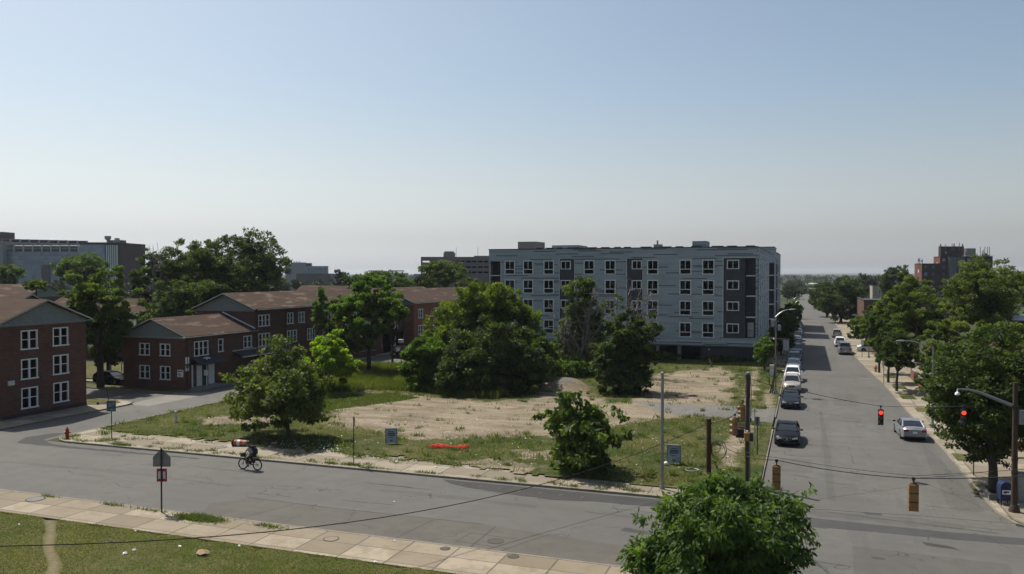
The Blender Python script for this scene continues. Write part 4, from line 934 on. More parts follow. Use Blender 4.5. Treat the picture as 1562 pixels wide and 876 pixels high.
# parking garage
ZG = 230
b, loc = far_building(700, ZG, 'parking_garage', 'dark open decked parking garage behind the round tree')
def gx_(px): return D(px, ZG)
x0, y0 = D(642, ZG); ang = math.atan2(-.0, 1); 
nrm = Vector((-math.sin(YAW), math.cos(YAW)))
FGa = Face(x0, y0, math.cos(YAW), math.sin(YAW), math.sin(YAW), -math.cos(YAW)); Lg = (765-642)/F_*ZG
hg = []
zt0 = ZH(392, ZG)
lev = [(ZH(400.5, ZG), ZH(398, ZG)), (ZH(408.8, ZG), ZH(406.4, ZG)), (ZH(416.8, ZG), ZH(414.3, ZG))]
cuts = [(644.5, 655.5), (658, 663), (664.5, 669.5), (693.5, 701), (702.5, 708.5), (711, 718.5), (720, 726.5), (729, 736.5), (738, 744.5), (747.5, 752)]
for l0, l1 in lev:
    for a, c in cuts: hg.append(((a-642)/F_*ZG, (c-642)/F_*ZG, l0, l1))
mb = MB(); FGa.wall(mb, 0, Lg, 0, zt0, hg, .5); mb.build('wall', 'garage_concrete', b, loc)
mb = MB()
FGb = Face(x0+nrm.x*34, y0+nrm.y*34, math.cos(YAW), math.sin(YAW), math.sin(YAW), -math.cos(YAW))
sc_ = (ZG+34)/ZG
FGb.wall(mb, 0, 6.0, 0, zt0, [(.6, 4.9, l0-.2, l1+.4) for l0, l1 in lev], .4)
FGb.wall(mb, 6.0, Lg, 0, zt0, []); mb.build('rear_wall', 'garage_concrete', b, loc)
mb = MB()
for z in [l[0]-1.0 for l in lev]+[ZH(396, ZG)]: 
    mb.prism([(x0+.2, y0+.6), (x0+FGa.u[0]*Lg, y0+FGa.u[1]*Lg+.6), (x0+FGa.u[0]*Lg+nrm.x*33, y0+FGa.u[1]*Lg+nrm.y*33), (x0+nrm.x*33, y0+nrm.y*33)], z, z+.35)
mb.build('deck', 'garage_concrete', b, loc)
mb = MB(); q0 = 30/F_*ZG; mb.prism([(x0+FGa.u[0]*q0+nrm.x*3, y0+FGa.u[1]*q0+nrm.y*3), (x0+FGa.u[0]*Lg+nrm.x*3, y0+FGa.u[1]*Lg+nrm.y*3), (x0+FGa.u[0]*Lg+nrm.x*30, y0+FGa.u[1]*Lg+nrm.y*30), (x0+FGa.u[0]*q0+nrm.x*30, y0+FGa.u[1]*q0+nrm.y*30)], 0, ZH(397, ZG)); mb.build('painted_shade_core', 'dark_opening', b, loc)  # near-black block added behind the openings; its colour stands in for deck shade
o = far_box(b, loc, 676.5, 692.5, 385.5, ZG+4, 6, 'garage_concrete', 'stair_tower'); far_box(o, loc, 678, 691, 383.6, ZG+4.5, 5, 'garage_concrete', 'roof_cap')
for px in (696, 729): far_box(b, loc, px-.25, px+.25, 377, ZG+3, .15, 'grey_metal', 'mast', ZH(392, ZG))
far_box(b, loc, 723, 765, 390.3, ZG+10, 6, 'garage_concrete', 'ramp_wall')
# brick tower on the right
ZT = 330
b, loc = far_building(1455, ZT, 'brick_apartment_tower', 'tall dark brick apartment tower with rooftop antennas at the right')
u_ = Vector((math.cos(YAW), math.sin(YAW)))
def tower_part(px0, px1, pyt, Zd, depth, mat, wins=True, name='wall', side=None):
    x0, y0 = D(px0, Zd); x1, y1 = D(px1, Zd); L = math.dist((x0, y0), (x1, y1)); zt = ZH(pyt, Zd)
    Fq = Face(x0, y0, u_.x, u_.y, -nrm.x, -nrm.y); hs = []
    if wins:
        z = zt-2.1
        while z > 1.5:
            k = 1.0
            while k+1.3 < L: hs.append((k, k+1.3, z, z+1.3)); k += 3.1
            z -= 2.9
    mb = MB(); Fq.wall(mb, 0, L, 0, zt, hs, .25)
    Face(x1, y1, nrm.x, nrm.y, u_.x, u_.y).wall(mb, 0, depth, 0, zt)
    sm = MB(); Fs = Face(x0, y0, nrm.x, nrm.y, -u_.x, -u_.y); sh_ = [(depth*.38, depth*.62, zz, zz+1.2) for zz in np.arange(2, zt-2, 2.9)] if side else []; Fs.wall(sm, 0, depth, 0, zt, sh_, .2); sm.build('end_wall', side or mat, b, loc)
    mb.prism([(x0, y0), (x1, y1), (x1+nrm.x*depth, y1+nrm.y*depth), (x0+nrm.x*depth, y0+nrm.y*depth)], zt-.4, zt+.0)
    mb.build(name, mat, b, loc)
    if hs:
        for h in hs[:60]:
            q = MB(); Fq.box(q, h[0], h[1], h[2], h[3], -.22, -.15); q.build('window', random.choice(['glass', 'louver', 'far_grey', 'louver', 'curtain']), b, loc)
tower_part(1406, 1434, 402, ZT, 6, 'brick_dark', side='brick_red'); tower_part(1433.6, 1448, 391.3, ZT+1, 5, 'brick_dark', side='brick_red'); tower_part(1471.5, 1514, 391.3, ZT+1, 5, 'brick_dark')  # end walls in brighter red brick: the sunlit side is put into the colour
tower_part(1448, 1459, 391.5, ZT-.3, 5, 'dark_glazing', False, 'glazed_bay'); tower_part(1461, 1471.5, 391.5, ZT-.3, 5, 'dark_glazing', False, 'glazed_bay'); tower_part(1459, 1461, 391.2, ZT+.2, 5, 'brick_dark', False, 'pier')
far_box(b, loc, 1435, 1470, 376, ZT+3, 2, 'brick_dark', 'roof_house'); far_box(b, loc, 1474, 1488, 379, ZT+3, 2, 'grey_concrete', 'water_tank'); far_box(b, loc, 1472, 1515, 390.2, ZT+.4, 4, 'white_wall', 'coping', ZH(391, ZT))
for px, pt, pb in ((1434.5, 372, 380), (1442, 373, 378), (1452, 371.5, 377), (1455, 371, 377), (1463, 370, 377), (1468, 372, 377), (1400.5, 394, 402), (1403, 393.5, 402), (1407, 395.5, 402), (1495, 377, 391), (1498, 383, 391), (1502, 376.5, 391), (1506, 376.5, 391), (1509, 376.5, 391), (1500, 381, 391)):
    far_box(b, loc, px-.3, px+.3, pt, ZT+2, .2, 'louver', 'antenna', ZH(pb+6, ZT+2))
for px, py in ((1434.5, 373), (1455, 373), (1468, 373), (1402, 396), (1406, 397), (1443, 384)): far_box(b, loc, px-1, px+1, py, ZT+1.8, .3, 'far_grey', 'antenna_panel', ZH(py+3, ZT+1.8))
# low buildings on the right of the street
def simple_building(px0, px1, pyt, Zd, depth, mat, name, label, roof='roof_dark', side='brick_red', rot=0):
    x0, y0 = D(px0, Zd); x1, _ = D(px1, Zd); zt = ZH(pyt, Zd); loc = (x0, y0, 0)
    b = empty(name, loc, 0, label, 'building')
    hs = [(u, u+1.6, zt-3.0, zt-1.4) for u in np.arange(2, (x1-x0)-2.2, 4.5)]
    Fq = Face(x0, y0, 1, 0, 0, -1); mb = MB(); Fq.wall(mb, 0, x1-x0, 0, zt, hs); Face(x0, y0, 0, 1, -1, 0).wall(mb, 0, depth, 0, zt); Face(x1, y0, 0, 1, 1, 0).wall(mb, 0, depth, 0, zt); mb.build('wall', mat, b, loc)
    for h in hs: brick_window(Fq, *h, b, loc)
    mb = MB(); mb.box(x0+.05, x1-.05, y0+.05, y0+depth, zt-.5, zt-.3); mb.build('roof', roof, b, loc)
    mb = MB(); mb.box(x0-.1, x1+.1, y0-.1, y0+.3, zt, zt+.15); mb.box(x0-.1, x0+.3, y0+.3, y0+depth, zt, zt+.15); mb.build('coping', 'coping', b, loc); return b
simple_building(1318, 1420, 458.5, 185, 27, 'brick_brown', 'brick_shop_building', 'low red brick building with flat roof behind the street trees on the right')
simple_building(1331, 1352, 436, 290, 14, 'beige_wall', 'small_beige_building', 'small pale flat roofed block above the low brick building', 'roof_white')
simple_building(1385, 1492, 455, 235, 20, 'brick_brown', 'brick_warehouse', 'brown flat roofed building below the brick tower', 'roof_dark')
b = simple_building(1549, 1680, 491, 96, 14, 'brick_brown', 'white_roofed_house', 'brown house with pale flat roof at the right edge', 'roof_white')
x0, y0 = D(1549, 96); mb = MB(); z = ZH(491, 96); mb.face([(x0-.3, y0-.3, z+.18), (x0+16, y0-.3, z+.18), (x0+16, y0+5, z+.75), (x0-.3, y0+5, z+.75)]); mb.build('roof_sheet', 'roof_white', b, (x0, y0, 0))
for i, (px, px2, py, Zd, l) in enumerate([(1240, 1260, 427.5, 1500, 'tiny white building in the hazy distance beyond the street'), (1222, 1231, 433, 1000, 'small pale roof above the far end of the street'), (1243, 1252, 432.5, 1050, 'second small pale roof in the distance, right of the first'), (1262, 1290, 425.5, 2300, 'long low roof near the hazy horizon')]):
    b, loc = far_building(px, Zd, 'distant_building', l); far_box(b, loc, px, px2, py, Zd, 30, 'white_wall'); far_box(b, loc, px+2, px2-3, py-.8, Zd+6, 20, 'far_grey', 'roof')

# ================================================================== TREES
def leaves(ells, n, L, W, rs, clump=.17, droop=.3, shell=.55, ncl=None, up=.5, curl=.0):
    """n rhombic leaves gathered in clumps through ellipsoids (cx,cy,cz,rx,ry,rz)"""
    E_ = np.array(ells, float); vol = (E_[:, 3]*E_[:, 4]*E_[:, 5])**(2/3); pr = vol/vol.sum()
    R = (E_[:, 3].max()+E_[:, 5].max())/2
    if ncl is None: ncl = int(90*len(ells)**.5)
    ci = rs.choice(len(E_), ncl, p=pr); d = rs.normal(size=(ncl, 3)); d /= np.linalg.norm(d, axis=1)[:, None]
    rad_ = shell+(1-shell)*rs.rand(ncl)**.7
    cc = E_[ci, :3]+d*E_[ci, 3:]*rad_[:, None]
    cs = clump*(E_[ci, 3:].mean(axis=1))*(.6+.8*rs.rand(ncl)); ct = np.clip(.5+.27*rs.normal(size=ncl), 0, 1)
    k = rs.choice(ncl, n, p=(cs**2)/(cs**2).sum())
    g_ = rs.normal(size=(n, 3)); g_ *= (rs.rand(n)**.33/np.linalg.norm(g_, axis=1))[:, None]
    p = cc[k]+g_*cs[k][:, None]*np.array([1.25, 1.25, .75])
    out = p-E_[ci[k], :3]; out /= np.linalg.norm(out, axis=1)[:, None]+1e-9
    ax = rs.normal(size=(n, 3))*.8+out*.7; ax[:, 2] -= droop; ax /= np.linalg.norm(ax, axis=1)[:, None]
    nr = rs.normal(size=(n, 3))*.75+out*.4; nr[:, 2] += up; sd = np.cross(ax, nr); sd /= np.linalg.norm(sd, axis=1)[:, None]+1e-9
    ll = L*(.65+.7*rs.rand(n))[:, None]; ww = W*(.65+.7*rs.rand(n))[:, None]
    v = np.stack([p, p+ax*ll*.45+sd*ww*.5, p+ax*ll, p+ax*ll*.45-sd*ww*.5], 1)
    tone = np.clip(ct[k]+.14*rs.normal(size=n), 0, 1)
    return v.reshape(-1, 3), tone, cc
def limbs(mb, top, base_r, centers, rs, rmin=.02, n=14, trunk_base=(0, 0, 0), bend=.15, multi=False):
    cs = centers[rs.choice(len(centers), min(n, len(centers)), replace=False)]
    T = Vector(top)
    for c in cs:
        c = Vector(c); st = Vector(trunk_base).lerp(T, 1 if not multi else rs.uniform(.5, 1)); d = c-st
        m1 = st+d*.4+Vector(rs.normal(size=3)*d.length*bend*.5)+Vector((0, 0, d.length*.06)); m2 = st+d*.72+Vector(rs.normal(size=3)*d.length*bend*.5)
        r0 = base_r*rs.uniform(.35, .6); mb.tube([st, m1, m2, c], [r0, r0*.65, r0*.38, rmin], 5)
        for q in range(2):
            e = m2+Vector(np.clip(rs.normal(size=3), -1.2, 1.2))*d.length*.14; mb.tube([m1.lerp(m2, .5+.4*q), e], [r0*.3, rmin*.7], 4)
def auto_ells(cx, cy, zb, zt, r, rs, lobes=6, squash=1.):
    zt += (zt-zb)*.05; r *= 1.06; zc, rz = (zb+zt)/2, (zt-zb)/2; E_ = [(cx, cy, zc, r*.74, r*.74, rz*.8)]
    for i in range(lobes):
        a = 2*PI*(i+rs.rand()*.6)/lobes; h = rs.uniform(-.55, .6); k = rs.uniform(.38, .56); e = rs.uniform(.5, .66)*(1-abs(h)*.35)
        E_.append((cx+math.cos(a)*r*e, cy+math.sin(a)*r*e, zc+h*rz*.8, r*k, r*k, rz*k*squash))
    for i in range(2): E_.append((cx+rs.uniform(-.25, .25)*r, cy+rs.uniform(-.25, .25)*r, zt-rz*.42, r*.4, r*.4, rz*.42))
    return E_
NTREE = [0]
def tree(name, label, base, ells, leaf, L, W, n, trunk_r=.18, trunk_h=None, group=None, cat='tree', seed=1, nl=14, bark='bark', droop=.3, clump=.17, shell=.55, ncl=None, multi=0, lean=(0, 0), trunk=True, up=.5):
    rs = np.random.RandomState(seed); x, y = base
    o = empty(name, (x, y, 0), 0, label, cat, group)
    v, tone, cc = leaves([(a-x, b-y, c, d, e, f) for a, b, c, d, e, f in ells], n, L, W, rs, clump, droop, shell, ncl, up)
    v = v[:, :]; v[:, 2] = np.maximum(v[:, 2], .03)
    link_mesh(fast_mesh('crown', v, 4, leaf, tone), 'crown', o)
    if trunk:
        zb = min(e[2]-e[5] for e in ells); zc = ells[0][2]
        th = trunk_h if trunk_h is not None else max(.8, zb+.3*(zc-zb))
        mb = MB(); ex, ey = ells[0][0]-x, ells[0][1]-y; top = (lean[0]+ex*.3, lean[1]+ey*.3, th)
        if multi:
            for i in range(multi):
                a = 2*PI*i/multi+rs.rand(); q = (math.cos(a)*trunk_r*1.5, math.sin(a)*trunk_r*1.5, 0); mb.tube([q, (q[0]*2, q[1]*2, th*.5), (q[0]*3, q[1]*3, th)], [trunk_r, trunk_r*.8, trunk_r*.5], 7)
                limbs(mb, (q[0]*3, q[1]*3, th), trunk_r*.8, cc, rs, n=max(3, nl//multi), trunk_base=q)
        else:
            mb.tube([(0, 0, -.05), (0, 0, .12), (top[0]*.3+rs.normal()*.04, top[1]*.3, th*.5), top], [trunk_r*1.55, trunk_r*1.1, trunk_r*.92, trunk_r*.8], 9)
            limbs(mb, top, trunk_r, cc, rs, n=nl)
        mb.build('trunk', bark, o, smooth=True)
    NTREE[0] += 1
    return o
def ptree(label, px, pyt, pyb, wpx, Zd, leaf, name='broadleaf_tree', pybase=None, **k):
    """tree whose crown spans wpx photo pixels round px, from pyt to pyb, at distance Zd"""
    x, y = D(px, Zd); r = wpx/2/F_*Zd; zt = ZH(pyt, Zd); zb = max(.1, ZH(pyb, Zd)) if pyb else .1
    rs = np.random.RandomState(k.get('seed', NTREE[0]+3)); lobes = k.pop('lobes', 7)
    E_ = auto_ells(x, y, zb, zt, r, rs, lobes, k.pop('squash', 1.))
    L = k.pop('L', min(.55, max(.13, Zd*.0027))); W = k.pop('W', L*.6); dens = k.pop('dens', 2.6)
    area = 4*PI*((r**1.6*r**1.6+2*(r*(zt-zb)/2)**1.6)/3)**(1/1.6); n = int(min(k.pop('nmax', 60000), dens*area/(L*W*.5)))
    bx = k.pop('bx', 0); base = D(px+bx, Zd)
    k.setdefault('trunk_r', max(.09, r*.07)); k.setdefault('seed', NTREE[0]+3); k.setdefault('ncl', int(60+r*r*5))
    return tree(name, label, base, E_, leaf, L, W, n, **k)

# --- individual trees near the camera
def E3_(l, Zd, dz=0.):
    """ellipsoids from (px, py, rx_px, rz_px, depth offset)"""
    out = []
    for px, py, rx, rz, dd in l:
        x, y = D(px, Zd+dd); s = (Zd+dd)/F_; out.append((x, y, ZH(py, Zd+dd), rx*s, (rx*.85)*s, rz*s))
    return out
# 1 young street tree on the lot, left
Z1 = dep(-38.3, 53.9)
tree('broadleaf_tree', 'dark spreading young tree on the vacant lot near the cyclist', G(440, 672), E3_([(428, 585, 55, 42, 0), (380, 600, 36, 40, 0), (362, 572, 25, 20, 0), (470, 620, 30, 28, 0), (410, 630, 42, 18, 0), (430, 540, 30, 30, 0), (480, 582, 28, 26, 0), (400, 550, 22, 18, 0), (425, 520, 9, 15, 0), (400, 600, 50, 25, 2), (432, 600, 55, 35, -1.8), (380, 648, 18, 12, 0), (492, 632, 17, 12, 0)], Z1), 'leaf_olive', .26, .17, 30000, .17, 1.7, seed=4, droop=.75, shell=.4, clump=.27, ncl=260, nl=22)
# 2 lime tree behind it
ptree('bright lime green small tree behind the dark spreading young tree', 500, 506, 600, 92, 88, 'leaf_lime', seed=9, dens=3.2, lobes=6, up=.8, L=.24, trunk_h=.6)
# 3 two darker trees behind by the side street
ptree('dark green tree with a forked trunk beside the side street', 562, 424, 535, 100, 104, 'leaf_fresh', seed=12, dens=3, trunk_h=3.0, trunk_r=.32, lobes=8)
ptree('small dark tree left of the forked tree at the side street', 522, 452, 556, 66, 108, 'leaf_mid', seed=13, dens=3, trunk_h=2.6, trunk_r=.25)
ptree('narrow ivy clad column tree against the brick block', 489, 441, 512, 26, 101, 'leaf_fresh', name='columnar_tree', seed=14, dens=3, lobes=5, trunk_h=2.)
ptree('tree standing behind the forked tree beside the side street', 598, 452, 500, 52, 112, 'leaf_fresh', seed=15, dens=3, trunk_h=3.)
# 4 the big thicket in the middle of the lot
tg = 'trees of the thicket on the vacant lot'
tree('willow_tree', 'feathery lime topped tree rising out of the middle of the thicket', D(740, 93), E3_([(745, 475, 48, 40, 3), (700, 490, 40, 35, 3), (780, 500, 42, 45, 3), (735, 450, 38, 22, 3), (690, 520, 40, 35, 2), (790, 470, 22, 25, 3), (665, 470+28, 22, 25, 3), (815, 500, 20, 30, 3)], 95), 'leaf_lime_dull', .34, .13, 60000, .3, 3, tg, seed=21, droop=-.4, up=.25, shell=.45, clump=.17, ncl=520, multi=3)
tree('thicket_tree', 'dense dark green front of the thicket, low over the tall grass', D(700, 90), E3_([(720, 550, 62, 48, 0), (770, 545, 60, 48, 1), (700, 575, 50, 30, -2), (800, 560, 45, 38, 0), (740, 585, 60, 22, -2), (790, 590, 40, 16, -2), (750, 520, 45, 35, 0)], 89), 'leaf_dark', .3, .18, 56000, .25, 2, tg, seed=22, shell=.45, multi=3, nl=10, ncl=330)
tree('thicket_tree', 'mid green bush at the left end of the thicket', D(660, 90), E3_([(660, 545, 40, 32, 0), (640, 565, 28, 30, 0), (680, 570, 35, 28, -1), (650, 530, 25, 20, 0), (630, 545, 16, 22, 0), (650, 588, 30, 12, -1)], 90), 'leaf_fresh', .3, .19, 30000, .2, 1.5, tg, seed=23, shell=.5, multi=3, nl=8, ncl=200)
tree('thicket_tree', 'mid green bush at the right end of the thicket beside the dirt mound', D(830, 95), E3_([(822, 550, 32, 35, 0), (838, 570, 20, 25, 0), (808, 530, 25, 22, 0), (850, 575, 18, 16, 2)], 94), 'leaf_mid', .3, .18, 20000, .2, 1.5, tg, seed=24, shell=.5, multi=2, nl=8, ncl=160)
# 5 dead tree with creeper, and ivy column in front
def dead_tree(label, base, px_tips, Zd, seed, r0=.2, group=None, twigs=16, mat='dead_wood', fork=.45):
    rs = np.random.RandomState(seed); x, y = base; mb = MB(); T = [Vector((0, 0, 0))]
    for px, py in px_tips:
        tx, ty = D(px, Zd+rs.uniform(-1.5, 1.5)); tip = Vector((tx-x, ty-y, ZH(py, Zd)))
        a = Vector((rs.normal()*.2, rs.normal()*.2, 0)); m1 = tip*.35+Vector(rs.normal(size=3)*.35*min(1, r0*6)); m1.z = tip.z*fork; m2 = tip*.72+Vector(rs.normal(size=3)*.35)
        mb.tube([a, m1, m2, tip], [r0, r0*.6, r0*.32, .025], 6)
        for q in range(twigs):
            t = rs.uniform(.3, .98); st = m1.lerp(m2, (t-.3)/.35) if t < .65 else m2.lerp(tip, (t-.65)/.35)
            d = Vector(rs.normal(size=3))*1.1+tip.normalized()*.8; d.normalize(); e = st+d*rs.uniform(.7, 1.9); mb.tube([st, st.lerp(e, .5)+Vector(rs.normal(size=3))*.12, e], [.045, .032, .014], 4)
            for w_ in range(3): e2 = st.lerp(e, rs.uniform(.3, .9)); mb.tube([e2, e2+Vector(rs.normal(size=3))*.5], [.022, .01], 3)
    o = empty('dead_tree', (x, y, 0), 0, label, 'tree', group); mb.build('trunk', mat, o, smooth=True); return o
dead_tree('bare dead tree tangled with creeper in front of the grey building', D(885, 104), [(862, 470), (880, 432), (905, 440), (925, 460), (855, 500), (895, 480), (915, 425), (870, 520), (900, 510), (845, 478)], 104, 31, .16)
dead_tree('leafless pale branches standing above the ivy clad tree', D(950, 101), [(958, 425), (975, 440), (940, 430), (990, 450), (965, 460), (1000, 468), (925, 450)], 101, 32, .15)
tree('creeper_bush', 'brownish creeper covered tree before the left part of the grey building', D(878, 106), E3_([(885, 460, 26, 44, 0), (872, 500, 28, 34, 0), (900, 505, 28, 35, 0), (860, 535, 20, 30, -1), (890, 545, 34, 28, -1), (915, 480, 18, 26, 0)], 106), 'leaf_mid', .3, .17, 27000, .2, 2.5, cat='bush', seed=33, shell=.2, multi=3, ncl=220, clump=.2)
tree('ivy_clad_tree', 'upright dark ivy clad tree right of the dirt mound, standing on the gravel', D(952, 87), E3_([(950, 545, 40, 50, 2), (975, 530, 30, 40, 2), (940, 590, 30, 26, 0), (965, 585, 28, 26, 0), (955, 495, 30, 20, 3), (925, 530, 24, 34, 2), (985, 505, 24, 28, 3), (945, 470, 10, 24, 3), (920, 560, 18, 24, 0), (985, 560, 18, 20, 1), (950, 603, 28, 10, 0)], 86), 'leaf_dark', .28, .18, 36000, .25, 3, seed=34, shell=.4, multi=3, ncl=300)
tree('creeper_bush', 'low light green scrub between the dirt mound and the ivy clad tree', D(890, 100), E3_([(870, 565, 24, 20, 0), (900, 575, 26, 18, 0), (845, 560, 14, 18, 0)], 101), 'leaf_fresh', .28, .18, 9000, cat='bush', seed=35, shell=.4, trunk=False)
# 6 large leaved bush at the front of the lot
Z6 = dep(-13.4, 51)
tree('large_leaved_bush', 'large leaved dark bush by the pavement in the middle of the photo', G(890, 724), E3_([(885, 660, 38, 42, 0), (870, 625, 24, 26, 0), (905, 635, 24, 22, 0), (868, 598, 18, 10, 0), (862, 608, 14, 18, 0), (910, 655, 30, 26, 0), (945, 668, 24, 10, 0), (935, 622, 14, 14, 0), (885, 700, 42, 22, 0), (830, 634, 16, 11, 0), (820, 625, 7, 14, 0), (955, 602+10, 8, 14, 0), (865, 680, 24, 30, 0), (890, 715, 40, 9, 0), (845, 660, 14, 10, 0), (943, 636, 15, 8, 0), (880, 640, 40, 30, 1.2), (890, 680, 40, 34, -1.2)], Z6), 'leaf_mid', .34, .24, 8500, .12, 1.5, cat='bush', seed=41, droop=1.1, shell=.25, clump=.3, ncl=210, multi=4, nl=26, up=.2)
# 7 foreground tree at the near corner
Z7 = 31.
tree('foreground_tree', 'round leafy tree in the foreground at the near street corner, bottom of the photo', D(1105, Z7), E3_([(1105, 826, 82.4, 65.7, 0), (1035, 786, 43.3, 31.8, 0), (1000, 849, 47.4, 36.0, 0.6), (1180, 791, 45.3, 36.0, -0.3), (1090, 756, 45.3, 27.6, 0.4), (1107, 726, 16.5, 23.3, 0.2), (1052, 753, 30.9, 19.1, -0.6), (1155, 753, 39.1, 21.2, 0.5), (1218, 776, 28.8, 25.4, 0), (1222, 819, 28.8, 27.6, 0.5), (1080, 871, 103.0, 46.6, 0), (1060, 821, 45.3, 31.8, -2), (1140, 821, 45.3, 36.0, -2.1), (1105, 791, 61.8, 31.8, -1.6), (1100, 781, 61.8, 42.4, 1.8), (1232, 743, 14.4, 12.7, 0), (975, 863, 24.7, 14.8, 0), (1003, 748, 10.3, 13.8, 0), (985, 791, 16.5, 12.7, 0.3), (1200, 853, 35.0, 25.4, -0.6), (1240, 791, 12.4, 19.1, 0)], Z7), 'leaf_front', .25, .095, 66000, .16, 2.2, seed=42, droop=1.1, shell=.45, clump=.27, ncl=640, nl=36, up=.9)
# 8 the big street tree on the right
Z8 = dep(10.5, 54.3)
tree('street_tree', 'large dark street tree with thick trunk beside the blue mailbox', G(1515, 753), E3_([(1500, 610, 72, 70, 1.3), (1450, 620, 40, 42, 1.3), (1560, 600, 65, 75, 1.3), (1480, 560, 50, 40, 1.3), (1530, 530, 55, 35, 2.3), (1500, 665, 62, 36, 1.3), (1430, 600, 28, 26, 1.3), (1450, 580, 35, 25, 1.3), (1560, 660, 50, 36, 1.3), (1465, 670, 30, 24, 1.3), (1610, 600, 60, 70, 1.3), (1500, 620, 70, 60, 1.0), (1530, 690, 45, 20, 1.3), (1485, 610, 60, 50, 3.8)], Z8), 'leaf_dark', .2, .11, 70000, .26, 3.0, seed=43, droop=.25, shell=.5, ncl=620, nl=24, clump=.17)
# right hand masses behind it
rg = 'trees behind the pavement on the right'
ptree('tall loose pale green tree with airy top at the right edge', 1505, 392, 520, 128, 100, 'leaf_olive', seed=51, dens=2.2, lobes=9, shell=.35, clump=.14, group=rg, nmax=60000, L=.25, ncl=480)
ptree('yellow green tree with a yellow spot at its top, right of the street', 1400, 420, 535, 108, 118, 'leaf_lime_dull', seed=52, dens=3, lobes=8, group=rg, L=.28)
ptree('olive tree low between the yellow green and the tall loose tree', 1452, 470, 600, 105, 92, 'leaf_olive', seed=53, dens=2.6, lobes=8, group=rg, L=.24)
ptree('green tree in front of the white roofed house at the right edge', 1520, 490, 590, 110, 78, 'leaf_lime_dull', seed=54, dens=2.4, lobes=8, group=rg, L=.22)
ptree('shrubby tree leaning over the right lamp post', 1440, 522, 662, 78, 77, 'leaf_mid', seed=55, dens=2.6, lobes=8, group=rg, L=.2)
ptree('dark tree under the tall loose tree, farthest right', 1590, 470, 600, 110, 82, 'leaf_dark', seed=56, dens=2.2, lobes=7, group=rg)
ptree('green tree filling in behind the yellow green tree', 1350, 462, 545, 70, 132, 'leaf_mid', seed=57, dens=2.8, lobes=7, group=rg, L=.3)
# young street trees with bare lower trunks
sg_ = 'young street trees in the right pavement'
for i, (px, pb, w_, pt, pc, lab, lf) in enumerate([(1369, 598, 74, 505, 566, 'nearest of the three young street trees in the right pavement, leaning trunk', 'leaf_dark'), (1356, 585, 58, 500, 560, 'middle of the three young street trees in the right pavement', 'leaf_mid'), (1342, 570, 56, 480, 548, 'farthest of the three young street trees, near the orange hydrant', 'leaf_mid')]):
    x, y = G(px, pb); ptree(lab, px+4, pt, pc, w_, dep(x, y), lf, name='street_tree', seed=60+i, dens=3, group=sg_, trunk_h=2.2, trunk_r=.15, lobes=7, bx=-4, L=.24)
ptree('small tree at the kerb beside the silver pickup', 1322, 478, 540, 56, 146, 'leaf_mid', name='street_tree', seed=64, dens=3, trunk_h=1.5, L=.34)
# dark masses right of the far street
fg = 'far street trees on the right'
ptree('big dark tree overhanging the street on the right', 1283, 424, 512, 70, 215, 'leaf_dark', seed=70, dens=3, group=fg, trunk_r=.4, L=.45, lobes=8)
ptree('dark tree behind the white wagon on the right kerb', 1262, 432, 498, 54, 245, 'leaf_dark', seed=71, dens=3, group=fg, L=.5, lobes=7)
ptree('dark tree at the far end of the street, right side', 1250, 440, 485, 36, 300, 'leaf_dark', seed=72, dens=3, group=fg, L=.5)
ptree('round very dark tree on the skyline left of the brick tower', 1368, 407, 470, 56, 255, 'leaf_dark', seed=73, dens=3, group=fg, L=.5, lobes=7)
ptree('small twin topped dark tree on the skyline above the low brick building', 1317, 418, 460, 44, 330, 'leaf_far', seed=74, dens=3, group=fg, L=.55)
# left side of the street: shaded row
lg_ = 'street trees along the grey building'
for i, (px, pt, pb, w_, y, lab, lf) in enumerate([(1167, 512, 560, 40, 108, 'small leafy street tree beside the lamp post at the grey building', 'leaf_fresh'), (1192, 498, 552, 34, 128, 'dark street tree behind the lamp post', 'leaf_dark'), (1197, 478, 540, 38, 148, 'second dark street tree along the grey building', 'leaf_dark'), (1203, 468, 522, 36, 172, 'third dark street tree along the grey building', 'leaf_dark'),
        (1207, 462, 505, 30, 200, 'fourth dark street tree along the grey building', 'leaf_mid'), (1212, 460, 495, 24, 235, 'pale topped tree beside the farthest parked cars', 'leaf_mid')]):
    ptree(lab, px, pt, pb, w_, y, lf, name='street_tree', seed=80+i, dens=3, group=lg_, trunk_h=2.2, trunk_r=.14, L=min(.5, y*.0026), lobes=6)
dead_tree('small half dead street tree with forked bare limbs beside the white car', G(1176, 602), [(1166, 556), (1186, 528), (1190, 545)], dep(*G(1176, 602)), 88, .09, None, 4, 'bark', .35)
for i, (px, pt, pb, w_, y) in enumerate([(1206, 436, 466, 30, 420), (1222, 440, 466, 22, 520), (1236, 442, 462, 22, 560), (1213, 428, 450, 30, 640), (1238, 436, 455, 26, 760)]):
    ptree(['dark tree mass left of where the street ends', 'dark tree where the street disappears', 'small tree just right of the vanishing street', 'hazy tree beyond the grey wings', 'hazy tree beyond the big overhanging tree'][i], px, pt, pb, w_, y, 'leaf_far', seed=95+i, dens=3, L=.8, group='trees at the far end of the street')
